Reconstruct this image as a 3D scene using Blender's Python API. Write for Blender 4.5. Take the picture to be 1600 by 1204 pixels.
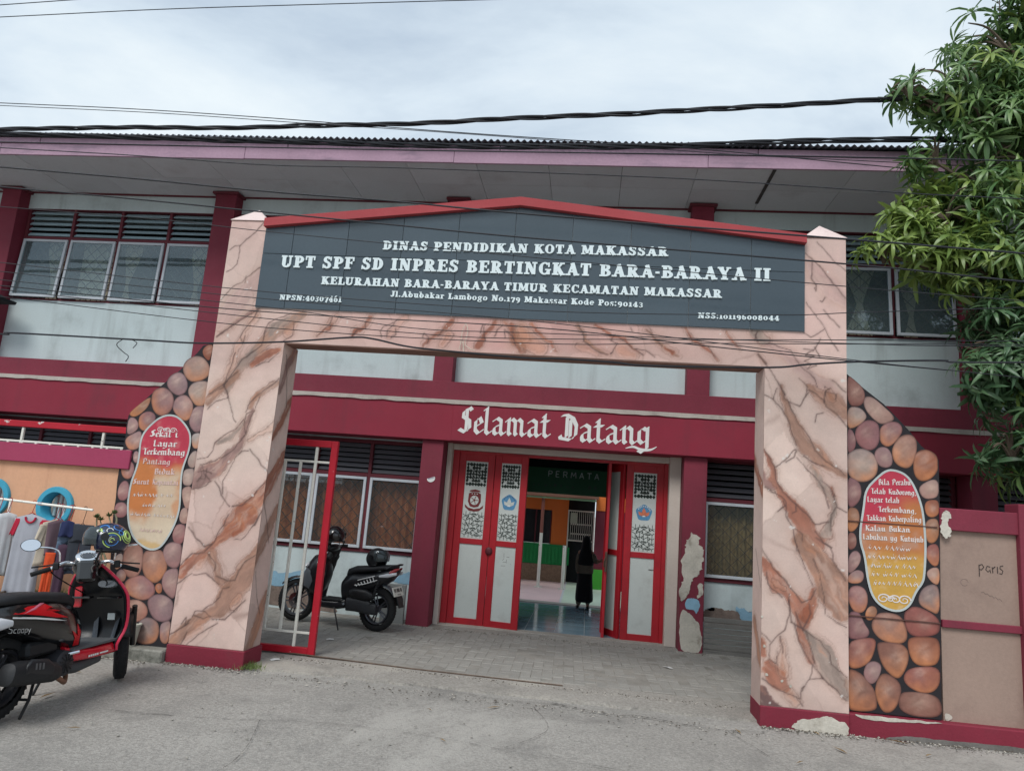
import bpy, math, random
import numpy as np
from mathutils import Vector, Matrix, Euler, noise as mnoise
R_ = math.radians
rnd = random.Random(7)
for o in list(bpy.data.objects): bpy.data.objects.remove(o)
SC = bpy.context.scene
COL = SC.collection
# ------------------------------------------------------------ camera
cd = bpy.data.cameras.new('camera'); cam = bpy.data.objects.new('camera', cd); COL.objects.link(cam)
cd.sensor_width = 36.0; cd.lens = 36.0*1100/1600; cd.clip_start = .05; cd.clip_end = 3000
_r = Vector((0.99186568, 0.10326933, 0.07441717)); _u = Vector((-0.05518657, -0.17794782, 0.98249123)); _f = Vector((-0.11470358, 0.97860616, 0.17080125))
M = Matrix((( _r.x, _u.x, -_f.x), (_r.y, _u.y, -_f.y), (_r.z, _u.z, -_f.z))).to_4x4()
M.translation = (0, 0, 1.6)
cam.matrix_world = M
SC.camera = cam
# ------------------------------------------------------------ render / colour
SC.render.engine = 'CYCLES'
SC.view_settings.view_transform = 'Standard'; SC.view_settings.look = 'None'
SC.view_settings.gamma = 1.0; SC.view_settings.use_curve_mapping = False
SC.view_settings.exposure = EXPOSURE = 0.66
SC.cycles.max_bounces = 8
# ------------------------------------------------------------ world: overcast tropical sky
SUN_EL, SUN_ROT = R_(50), R_(200)
W = bpy.data.worlds.new('World'); SC.world = W; W.use_nodes = True
nt = W.node_tree; N = nt.nodes; Lk = nt.links; N.clear()
out = N.new('ShaderNodeOutputWorld')
sky = N.new('ShaderNodeTexSky'); sky.sky_type = 'NISHITA'; sky.sun_disc = False; sky.sun_elevation = SUN_EL; sky.sun_rotation = SUN_ROT
sky.air_density = 1.0; sky.dust_density = 2.5; sky.ozone_density = 1.0
bg1 = N.new('ShaderNodeBackground'); bg1.inputs['Strength'].default_value = .085
Lk.new(sky.outputs[0], bg1.inputs[0])
tc = N.new('ShaderNodeTexCoord')
sep = N.new('ShaderNodeSeparateXYZ'); Lk.new(tc.outputs['Generated'], sep.inputs[0])
# project the direction onto a cloud layer plane
zc = N.new('ShaderNodeMath'); zc.operation = 'MAXIMUM'; Lk.new(sep.outputs['Z'], zc.inputs[0]); zc.inputs[1].default_value = 0.0
za = N.new('ShaderNodeMath'); za.operation = 'ADD'; Lk.new(zc.outputs[0], za.inputs[0]); za.inputs[1].default_value = .22
dv = N.new('ShaderNodeVectorMath'); dv.operation = 'DIVIDE'; Lk.new(tc.outputs['Generated'], dv.inputs[0])
cx = N.new('ShaderNodeCombineXYZ')
for i in range(3): Lk.new(za.outputs[0], cx.inputs[i])
Lk.new(cx.outputs[0], dv.inputs[1])
mp = N.new('ShaderNodeMapping'); mp.inputs['Scale'].default_value = (1.0, 1.5, .3); mp.inputs['Rotation'].default_value = (0, 0, .5); mp.inputs['Location'].default_value = (3.1, 1.2, 0)
Lk.new(dv.outputs[0], mp.inputs[0])
n1 = N.new('ShaderNodeTexNoise'); n1.inputs['Scale'].default_value = 1.25; n1.inputs['Detail'].default_value = 9; n1.inputs['Roughness'].default_value = .58; n1.inputs['Distortion'].default_value = .35
Lk.new(mp.outputs[0], n1.inputs['Vector'])
cr = N.new('ShaderNodeValToRGB'); Lk.new(n1.outputs['Fac'], cr.inputs[0])
e = cr.color_ramp.elements
e[0].position = .34; e[0].color = (.34, .41, .49, 1); e[1].position = .66; e[1].color = (.575, .63, .66, 1)
m_ = e.new(.5); m_.color = (.475, .545, .605, 1)
bg2 = N.new('ShaderNodeBackground'); bg2.inputs['Strength'].default_value = 1.0; Lk.new(cr.outputs[0], bg2.inputs[0])
mx = N.new('ShaderNodeMixShader'); mx.inputs[0].default_value = .93
Lk.new(bg1.outputs[0], mx.inputs[1]); Lk.new(bg2.outputs[0], mx.inputs[2]); Lk.new(mx.outputs[0], out.inputs[0])
# ------------------------------------------------------------ sun through cloud
sl = bpy.data.lights.new('sun', 'SUN'); sl.energy = 1.5; sl.angle = R_(25); sl.color = (1, .98, .95)
so = bpy.data.objects.new('sun', sl); COL.objects.link(so); so.location = (0, -10, 30)
_d = Vector((math.sin(SUN_ROT)*math.cos(SUN_EL), math.cos(SUN_ROT)*math.cos(SUN_EL), math.sin(SUN_EL)))
so.rotation_euler = (-_d).to_track_quat('-Z', 'Y').to_euler()
# ============================================================ helpers
def S(r, g, b):
    f = lambda c: (c/255/12.92) if c/255 <= .04045 else ((c/255+.055)/1.055)**2.4
    return (f(r), f(g), f(b), 1)
ORG = {}
def tag(o, label=None, cat=None, group=None, kind=None):
    if label: o['label'] = label
    if cat: o['category'] = cat
    if group: o['group'] = group
    if kind: o['kind'] = kind
    return o
def thing(name, label, cat, loc=(0, 0, 0), rz=0, group=None, local=False):
    o = bpy.data.objects.new(name, None); COL.objects.link(o); o.location = loc; o.rotation_euler = (0, 0, rz); o.empty_display_size = .1
    tag(o, label, cat, group); ORG[o] = Vector((0, 0, 0)) if local else Vector(loc)
    return o
def link(name, me, parent=None, loc=(0, 0, 0), rot=None, scale=None):
    o = bpy.data.objects.new(name, me); COL.objects.link(o); o.location = loc
    if rot is not None: o.rotation_euler = rot
    if scale is not None: o.scale = scale if hasattr(scale, '__len__') else (scale,)*3
    if parent is not None: o.parent = parent; ORG[o] = ORG[parent]
    else: ORG[o] = Vector(loc)
    return o
class MB:
    def __init__(s): s.v = []; s.f = []; s.c = []; s.col = (1, 1, 1)
    def add(s, vs, fs):
        n = len(s.v); s.v += [tuple(p) for p in vs]; s.f += [tuple(i+n for i in f) for f in fs]; s.c += [s.col]*len(vs); return s
    def box(s, x0, x1, y0, y1, z0, z1, b=0, M=None):
        x0, x1 = min(x0, x1), max(x0, x1); y0, y1 = min(y0, y1), max(y0, y1); z0, z1 = min(z0, z1), max(z0, z1)
        if b and min(x1-x0, y1-y0, z1-z0) > 2.2*b:   # chamfered box
            vs = []; X = (x0, x1); Y = (y0, y1); Z = (z0, z1); sg = (1, -1); idx = {}
            for i in (0, 1):
                for j in (0, 1):
                    for k in (0, 1):
                        for a in range(3):
                            p = [X[i]+sg[i]*b, Y[j]+sg[j]*b, Z[k]+sg[k]*b]; p[a] = (X[i], Y[j], Z[k])[a]
                            idx[i, j, k, a] = len(vs); vs.append(p)
            g = lambda i, j, k, a: idx[i, j, k, a]
            fs = []
            for a in range(3):
                for e_ in (0, 1):
                    q = []
                    for (m, n) in ((0, 0), (1, 0), (1, 1), (0, 1)):
                        t = [0, 0, 0]; t[a] = e_; t[(a+1) % 3] = m; t[(a+2) % 3] = n; q.append(g(*t, a))
                    fs.append(q if e_ else q[::-1])
            for a in range(3):
                b1, b2 = (a+1) % 3, (a+2) % 3
                for m in (0, 1):
                    for n in (0, 1):
                        t0 = [0, 0, 0]; t0[b1] = m; t0[b2] = n; t1 = list(t0); t1[a] = 1
                        q = [g(*t0, b1), g(*t1, b1), g(*t1, b2), g(*t0, b2)]
                        fs.append(q if (m == n) else q[::-1])
            for i in (0, 1):
                for j in (0, 1):
                    for k in (0, 1):
                        q = [g(i, j, k, 0), g(i, j, k, 1), g(i, j, k, 2)]
                        fs.append(q if (i+j+k) % 2 else q[::-1])
        else:
            vs = [(x0, y0, z0), (x1, y0, z0), (x1, y1, z0), (x0, y1, z0), (x0, y0, z1), (x1, y0, z1), (x1, y1, z1), (x0, y1, z1)]
            fs = [(0, 3, 2, 1), (4, 5, 6, 7), (0, 1, 5, 4), (1, 2, 6, 5), (2, 3, 7, 6), (3, 0, 4, 7)]
        if M is not None: vs = [M @ Vector(p) for p in vs]
        return s.add(vs, fs)
    def prism(s, pts, y0, y1, M=None):   # pts in XZ (counter-clockwise seen from -Y), extruded along Y; front at y0
        n = len(pts); vs = [(x, y0, z) for x, z in pts]+[(x, y1, z) for x, z in pts]
        fs = [tuple(range(n)), tuple(range(2*n-1, n-1, -1))]+[(i, n+i, n+(i+1) % n, (i+1) % n) for i in range(n)]
        if M is not None: vs = [M @ Vector(p) for p in vs]
        return s.add(vs, fs)
    def tube(s, pts, r, n=8, cap=True, closed=False):
        pts = [Vector(p) for p in pts]; m = len(pts); vs = []; fs = []
        rs = r if hasattr(r, '__len__') else [r]*m
        up = None
        for i, p in enumerate(pts):
            if closed: t = pts[(i+1) % m]-pts[i-1]
            else: t = pts[min(i+1, m-1)]-pts[max(i-1, 0)]
            t.normalize()
            if up is None: up = t.orthogonal().normalized()
            else:
                up = up-t*up.dot(t)
                up = up.normalized() if up.length > 1e-6 else t.orthogonal().normalized()
            b = t.cross(up)
            for k in range(n):
                a = 2*math.pi*k/n; vs.append(p+(up*math.cos(a)+b*math.sin(a))*rs[i])
        for i in range(m if closed else m-1):
            j = (i+1) % m
            for k in range(n): fs.append((i*n+k, i*n+(k+1) % n, j*n+(k+1) % n, j*n+k))
        if cap and not closed: fs.append(tuple(range(n-1, -1, -1))); fs.append(tuple((m-1)*n+k for k in range(n)))
        return s.add(vs, fs)
    def cyl(s, p0, p1, r, n=16, r2=None): return s.tube([p0, p1], [r, r if r2 is None else r2], n)
    def lathe(s, prof, c=(0, 0, 0), axis='z', n=24, sx=1, sy=1):   # prof: (radius, height)
        vs = []; fs = []; c = Vector(c)
        for r, h in prof:
            for k in range(n):
                a = 2*math.pi*k/n; x, y = r*math.cos(a)*sx, r*math.sin(a)*sy
                p = {'z': (x, y, h), 'y': (x, h, y), 'x': (h, x, y)}[axis]; vs.append(c+Vector(p))
        for i in range(len(prof)-1):
            for k in range(n): 
                q = (i*n+k, i*n+(k+1) % n, (i+1)*n+(k+1) % n, (i+1)*n+k)
                fs.append(q if axis != 'y' else q[::-1])
        return s.add(vs, fs)
    def loft(s, rings, cap=True):
        n = len(rings[0]); vs = [p for r in rings for p in r]; fs = []
        for i in range(len(rings)-1):
            for k in range(n): fs.append((i*n+k, i*n+(k+1) % n, (i+1)*n+(k+1) % n, (i+1)*n+k))
        if cap: fs.append(tuple(range(n-1, -1, -1))); fs.append(tuple((len(rings)-1)*n+k for k in range(n)))
        return s.add(vs, fs)
    def ball(s, c, rx, ry, rz, n=16, m=10, z0=-1, z1=1):
        prof = []
        for i in range(m+1):
            a = math.asin(z0)+(math.asin(z1)-math.asin(z0))*i/m; prof.append((max(math.cos(a), 1e-4), math.sin(a)))
        vs = []; fs = []
        for r, h in prof:
            for k in range(n):
                a = 2*math.pi*k/n; vs.append((c[0]+rx*r*math.cos(a), c[1]+ry*r*math.sin(a), c[2]+rz*h))
        for i in range(m):
            for k in range(n): fs.append((i*n+k, i*n+(k+1) % n, (i+1)*n+(k+1) % n, (i+1)*n+k))
        return s.add(vs, fs)
    def mesh(s, name, mat, smooth=False, org=(0, 0, 0), fix=True):
        me = bpy.data.meshes.new(name)
        o = Vector(org)
        me.from_pydata([tuple(Vector(p)-o) for p in s.v], [], s.f)
        if any(c != (1, 1, 1) for c in s.c):
            a = me.color_attributes.new('Col', 'FLOAT_COLOR', 'POINT')
            a.data.foreach_set('color', [x for c in s.c for x in (c[0], c[1], c[2], 1)])
        for m in (mat if isinstance(mat, (list, tuple)) else [mat]): me.materials.append(m)
        if fix:
            import bmesh
            bm = bmesh.new(); bm.from_mesh(me); bmesh.ops.recalc_face_normals(bm, faces=bm.faces); bm.to_mesh(me); bm.free()
        if smooth:
            me.shade_smooth()
            if smooth != 'full':
                try: me.set_sharp_from_angle(angle=R_(smooth if smooth is not True else 40))
                except Exception: pass
        me.update()
        return me
    def build(s, name, mat, parent=None, smooth=False, fix=True, sub=0, bevel=0, solid=0):
        org = ORG[parent] if parent is not None else (0, 0, 0)
        o = link(name, s.mesh(name, mat, smooth, org, fix), parent)
        if not parent: o.location = (0, 0, 0)
        if solid: m = o.modifiers.new('s', 'SOLIDIFY'); m.thickness = solid
        if bevel: m = o.modifiers.new('b', 'BEVEL'); m.width = bevel; m.segments = 2; m.limit_method = 'ANGLE'
        if sub: m = o.modifiers.new('u', 'SUBSURF'); m.levels = m.render_levels = sub
        return o
def cpy(o, parent=None):
    c = o.copy(); COL.objects.link(c)
    if parent is not None: c.parent = parent
    ORG[c] = ORG.get(o, Vector((0, 0, 0)))
    for ch in [x for x in list(o.children)]: cpy(ch, c)
    return c
def sm(pts, k=2, closed=True):
    for _ in range(k):
        q = []; n = len(pts)
        for i in range(n if closed else n-1):
            a, b = pts[i], pts[(i+1) % n]
            q.append(tuple(x*.75+y*.25 for x, y in zip(a, b))); q.append(tuple(x*.25+y*.75 for x, y in zip(a, b)))
        pts = q if closed else [pts[0]]+q+[pts[-1]]
    return pts
def spline(pts, n=8):
    out = []; P = [Vector(p) for p in pts]
    for i in range(len(P)-1):
        p0 = P[max(i-1, 0)]; p1 = P[i]; p2 = P[i+1]; p3 = P[min(i+2, len(P)-1)]
        for k in range(n):
            t = k/n
            out.append(.5*((2*p1)+(p2-p0)*t+(2*p0-5*p1+4*p2-p3)*t*t+(3*p1-p0-3*p2+p3)*t**3))
    out.append(P[-1]); return out
# ============================================================ materials
_MC = {}
def mat(name, base, rough=.7, var=.12, vs=3., fine=.06, fs=60., bump=.15, bs=90., metal=0, spec=.4, coat=0, dirt=None, chip=None, streak=None, attr=False, trans=0, orand=0, alpha=None, coords='Object', noise_dim='3D'):
    """procedural paint / plaster / metal: base colour, large + fine variation, optional dirt and chips"""
    if name in _MC: return _MC[name]
    m = bpy.data.materials.new(name); m.use_nodes = True; nt = m.node_tree; N = nt.nodes; L = nt.links
    b = N['Principled BSDF']; b.inputs['Roughness'].default_value = rough; b.inputs['Metallic'].default_value = metal
    b.inputs['Specular IOR Level'].default_value = spec; b.inputs['Coat Weight'].default_value = coat; b.inputs['Coat Roughness'].default_value = .08
    if trans: b.inputs['Transmission Weight'].default_value = trans
    tc = N.new('ShaderNodeTexCoord'); co = tc.outputs[coords]
    if coords == 'World': pass
    def noise(scale, det=4, ro=.55, stretch=None, dist=0):
        n = N.new('ShaderNodeTexNoise'); n.inputs['Scale'].default_value = scale; n.inputs['Detail'].default_value = det; n.inputs['Roughness'].default_value = ro; n.inputs['Distortion'].default_value = dist
        if stretch:
            mp = N.new('ShaderNodeMapping'); mp.inputs['Scale'].default_value = stretch; L.new(co, mp.inputs[0]); L.new(mp.outputs[0], n.inputs['Vector'])
        else: L.new(co, n.inputs['Vector'])
        return n.outputs['Fac']
    if attr:
        a = N.new('ShaderNodeAttribute'); a.attribute_name = 'Col'; cur = a.outputs['Color']
    else:
        rgb = N.new('ShaderNodeRGB'); rgb.outputs[0].default_value = base; cur = rgb.outputs[0]
    def mulv(cur, fac_out, amt):
        mr = N.new('ShaderNodeMapRange'); mr.inputs['From Min'].default_value = .3; mr.inputs['From Max'].default_value = .7; mr.inputs['To Min'].default_value = 1-amt; mr.inputs['To Max'].default_value = 1+amt; L.new(fac_out, mr.inputs[0])
        v = N.new('ShaderNodeVectorMath'); v.operation = 'SCALE'; L.new(cur, v.inputs[0]); L.new(mr.outputs[0], v.inputs['Scale']); return v.outputs[0]
    if var: cur = mulv(cur, noise(vs, 5), var)
    if fine: cur = mulv(cur, noise(fs, 3), fine)
    if orand:
        oi = N.new('ShaderNodeObjectInfo'); cur = mulv(cur, oi.outputs['Random'], orand)
    def over(cur, fac, col, lo, hi, amt):
        mr = N.new('ShaderNodeMapRange'); mr.interpolation_type = 'SMOOTHSTEP'; mr.inputs['From Min'].default_value = lo; mr.inputs['From Max'].default_value = hi; mr.inputs['To Max'].default_value = amt; L.new(fac, mr.inputs[0])
        mi = N.new('ShaderNodeMix'); mi.data_type = 'RGBA'; L.new(mr.outputs[0], mi.inputs[0]); L.new(cur, mi.inputs[6]); mi.inputs[7].default_value = col; return mi.outputs[2]
    if dirt: cur = over(cur, noise(dirt[1], 7, .65, dirt[3] if len(dirt) > 3 else None), dirt[0], .5, .75, dirt[2])
    if streak: cur = over(cur, noise(streak[1], 5, .6, (3.1, 3.1, .28)), streak[0], .5, .8, streak[2])
    if chip: cur = over(cur, noise(chip[1], 6, .6), chip[0], chip[2], chip[2]+.015, 1)
    L.new(cur, b.inputs['Base Color'])
    if bump:
        bp = N.new('ShaderNodeBump'); bp.inputs['Strength'].default_value = bump; bp.inputs['Distance'].default_value = .01; L.new(noise(bs, 6, .6), bp.inputs['Height']); L.new(bp.outputs[0], b.inputs['Normal'])
    if rough > .15 and rough < .95:
        mr = N.new('ShaderNodeMapRange'); mr.inputs['To Min'].default_value = max(rough-.12, .02); mr.inputs['To Max'].default_value = min(rough+.12, 1); L.new(noise(vs*3+2, 4), mr.inputs[0]); L.new(mr.outputs[0], b.inputs['Roughness'])
    _MC[name] = m; return m
def glass_mat(name, tint=(.8, .87, .88, 1), rough=.02, op=.25):
    if name in _MC: return _MC[name]
    m = bpy.data.materials.new(name); m.use_nodes = True; nt = m.node_tree; N = nt.nodes; L = nt.links; N.clear()
    o = N.new('ShaderNodeOutputMaterial'); t = N.new('ShaderNodeBsdfTransparent'); t.inputs[0].default_value = tint
    g = N.new('ShaderNodeBsdfGlossy'); g.inputs['Roughness'].default_value = rough; g.inputs[0].default_value = (.9, .95, 1, 1)
    d = N.new('ShaderNodeBsdfDiffuse'); d.inputs[0].default_value = (.34, .42, .44, 1)
    f = N.new('ShaderNodeLayerWeight'); f.inputs['Blend'].default_value = .5; fp = N.new('ShaderNodeMath'); fp.operation = 'POWER'; L.new(f.outputs['Facing'], fp.inputs[0]); fp.inputs[1].default_value = 3.5
    a = N.new('ShaderNodeMath'); a.operation = 'MULTIPLY_ADD'; a.inputs[1].default_value = .8; a.inputs[2].default_value = .03+op*.05; L.new(fp.outputs[0], a.inputs[0]); a.use_clamp = True
    m1 = N.new('ShaderNodeMixShader'); m1.inputs[0].default_value = op*.3; L.new(t.outputs[0], m1.inputs[1]); L.new(d.outputs[0], m1.inputs[2])
    m2 = N.new('ShaderNodeMixShader'); L.new(a.outputs[0], m2.inputs[0]); L.new(m1.outputs[0], m2.inputs[1]); L.new(g.outputs[0], m2.inputs[2]); L.new(m2.outputs[0], o.inputs[0])
    _MC[name] = m; return m
PLASTER = S(196, 194, 184)
m_white = mat('pale_wall_paint', S(192, 205, 206), .85, .05, 1.2, .03, 40, .12, 120, dirt=(S(122, 130, 130), 1.1, .5), streak=(S(132, 138, 136), 1.6, .5))
m_maroon = mat('maroon_paint', S(120, 41, 58), .72, .13, 1.1, .06, 50, .16, 90, streak=(S(86, 40, 50), 1.6, .5), chip=(S(190, 170, 165), 9, .765), dirt=(S(112, 50, 58), 1.4, .4))
m_maroon_b = mat('maroon_beam_paint', S(136, 36, 56), .68, .10, 1.0, .04, 50, .10, 90, chip=(S(178, 140, 140), 6, .77), dirt=(S(112, 44, 58), .9, .7), streak=(S(100, 44, 54), 1.4, .45))
m_maroon_base = mat('maroon_base_paint', S(122, 34, 52), .7, .1, 2, .05, 50, .2, 60, chip=(S(176, 168, 158), 7, .70), dirt=(S(96, 60, 62), 3, .4))
m_fascia = mat('faded_pink_fascia', S(168, 138, 156), .8, .1, 1.0, .06, 30, .1, 80, dirt=(S(110, 98, 112), 3.0, .6, (.6, 1, 3)))
m_soffit = mat('grey_soffit_board', S(200, 204, 208), .9, .06, .8, .03, 40, .06, 90, dirt=(S(168, 168, 170), 1.6, .5), orand=.04)
m_teal = mat('blue_green_slat_paint', S(150, 172, 180), .6, .1, 3, .04, 60, .05, 90, orand=.08)
m_cas = mat('white_window_frame_paint', S(186, 192, 198), .6, .06, 4, .05, 60, .08, 90, chip=(S(120, 110, 105), 14, .76))
m_winmar = mat('dark_maroon_frame_paint', S(98, 38, 48), .7, .1, 3, .05, 60, .1, 90)
m_red = mat('bright_red_metal_paint', S(164, 24, 36), .5, .10, 2.5, .04, 60, .06, 90, chip=(S(190, 150, 145), 16, .74), dirt=(S(120, 24, 34), 2.2, .5))
m_red2 = mat('worn_red_gate_paint', S(178, 22, 42), .5, .1, 3, .04, 60, .08, 90, chip=(S(205, 195, 190), 11, .66))
m_gwhite = mat('worn_white_bar_paint', S(228, 226, 216), .6, .06, 4, .05, 60, .1, 90, chip=(S(110, 92, 76), 18, .68))
m_panel = mat('white_door_panel_paint', S(190, 196, 192), .6, .04, 2, .03, 60, .04, 60, dirt=(S(150, 150, 144), 3.5, .35))
m_cream = mat('cream_plaster_paint', S(196, 186, 176), .85, .06, 1.4, .04, 50, .2, 60, dirt=(S(150, 132, 112), 1.8, .5))
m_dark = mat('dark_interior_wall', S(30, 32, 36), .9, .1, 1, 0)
m_black = mat('black_plastic', S(22, 22, 24), .45, .1, 6, .04, 90, .05, 200)
m_gloss = mat('glossy_black_paint', S(10, 10, 13), .22, 0, 1, 0, 1, 0, 1, spec=.6, coat=.6)
m_rub = mat('tyre_rubber', S(26, 26, 27), .85, .1, 8, .08, 120, .2, 200)
m_chrome = mat('chrome', S(225, 228, 232), .12, 0, 1, 0, 1, 0, 1, metal=1)
m_alu = mat('cast_alloy', S(120, 122, 126), .45, .1, 8, .05, 90, .1, 150, metal=.8)
m_steel = mat('rusty_steel', S(92, 78, 68), .6, .25, 12, .1, 90, .2, 150, metal=.5)
m_scred = mat('glossy_red_bodywork', S(196, 18, 40), .25, 0, 1, 0, 1, 0, 1, spec=.6, coat=.6)
m_scredB = mat('flame_decal_red', S(205, 18, 28), .3, 0, 1, 0)
m_wht = mat('white_print', S(222, 222, 220), .5, 0, 1, 0, 1, 0, 1)
m_seat = mat('black_seat_vinyl', S(32, 33, 36), .6, .05, 5, .03, 150, .15, 350)
m_muf = mat('dull_black_exhaust', S(40, 41, 43), .55, .1, 6, .06, 80, .1, 90, metal=.3)
m_cable = mat('black_cable_sheath', S(30, 32, 38), .6, .1, 4, 0, 1, 0, 1)
m_glass = glass_mat('window_glass', (.74, .84, .86, 1), .03, .5)  # larger diffuse share puts a milky haze into the upper panes
m_glass_g = glass_mat('ground_window_glass', (.80, .84, .84, 1), .03, .18)
m_attr = mat('mural_paint', (1, 1, 1, 1), .75, .05, 6, .04, 70, .08, 60, attr=True)
m_attr_s = mat('mural_stone_paint', (1, 1, 1, 1), .7, .10, 9, .05, 60, .08, 60, attr=True)
m_mground = mat('dark_mural_ground', S(34, 30, 34), .75, .1, 6, .05, 60, .08, 60)
m_letter = mat('white_cut_letter', S(214, 226, 228), .6, .04, 8, .03, 60, .04, 60)
# ============================================================ lettering
# slab capitals / lowercase: strokes on a unit cap height.  L=thick line, T=thin line, A=arc(cx,cy,rx,ry,a0,a1), s=serif bar
TK, TN = .30, .15
def _ln(x0, y0, x1, y1, w):
    dx, dy = x1-x0, y1-y0; l = math.hypot(dx, dy) or 1; nx, ny = -dy/l*w/2, dx/l*w/2
    return [[(x0+nx, y0+ny), (x0-nx, y0-ny), (x1-nx, y1-ny), (x1+nx, y1+ny)]]
def _st(x, y0, y1, w=TK):   # vertical stem with butt ends
    return [[(x-w/2, y1), (x-w/2, y0), (x+w/2, y0), (x+w/2, y1)]]
def _sf(x, y, w=.5, h=.13):   # slab serif, y = outer edge; h>0 grows upwards
    y0, y1 = (y, y+h) if h > 0 else (y+h, y)
    return [[(x-w/2, y0), (x+w/2, y0), (x+w/2, y1), (x-w/2, y1)]]
def _ar(cx, cy, rx, ry, a0, a1, wv=.28, wh=.14, n=None):
    n = n or max(4, int(abs(a1-a0)/20)); out = []
    P = []
    for i in range(n+1):
        a = math.radians(a0+(a1-a0)*i/n); c, s_ = math.cos(a), math.sin(a); w = wh+(wv-wh)*abs(c)**1.5
        P.append(((cx+c*rx, cy+s_*ry), (cx+c*(rx-w), cy+s_*(ry-w*(.9 if ry > rx else 1)))))
    for i in range(n):
        out.append([P[i][0], P[i+1][0], P[i+1][1], P[i][1]])
    return out
def _stem(x, y0=0, y1=1, w=TK, sw=.5): return _st(x, y0, y1, w)+_sf(x, y0, sw)+_sf(x, y1, sw, -.13)
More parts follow.
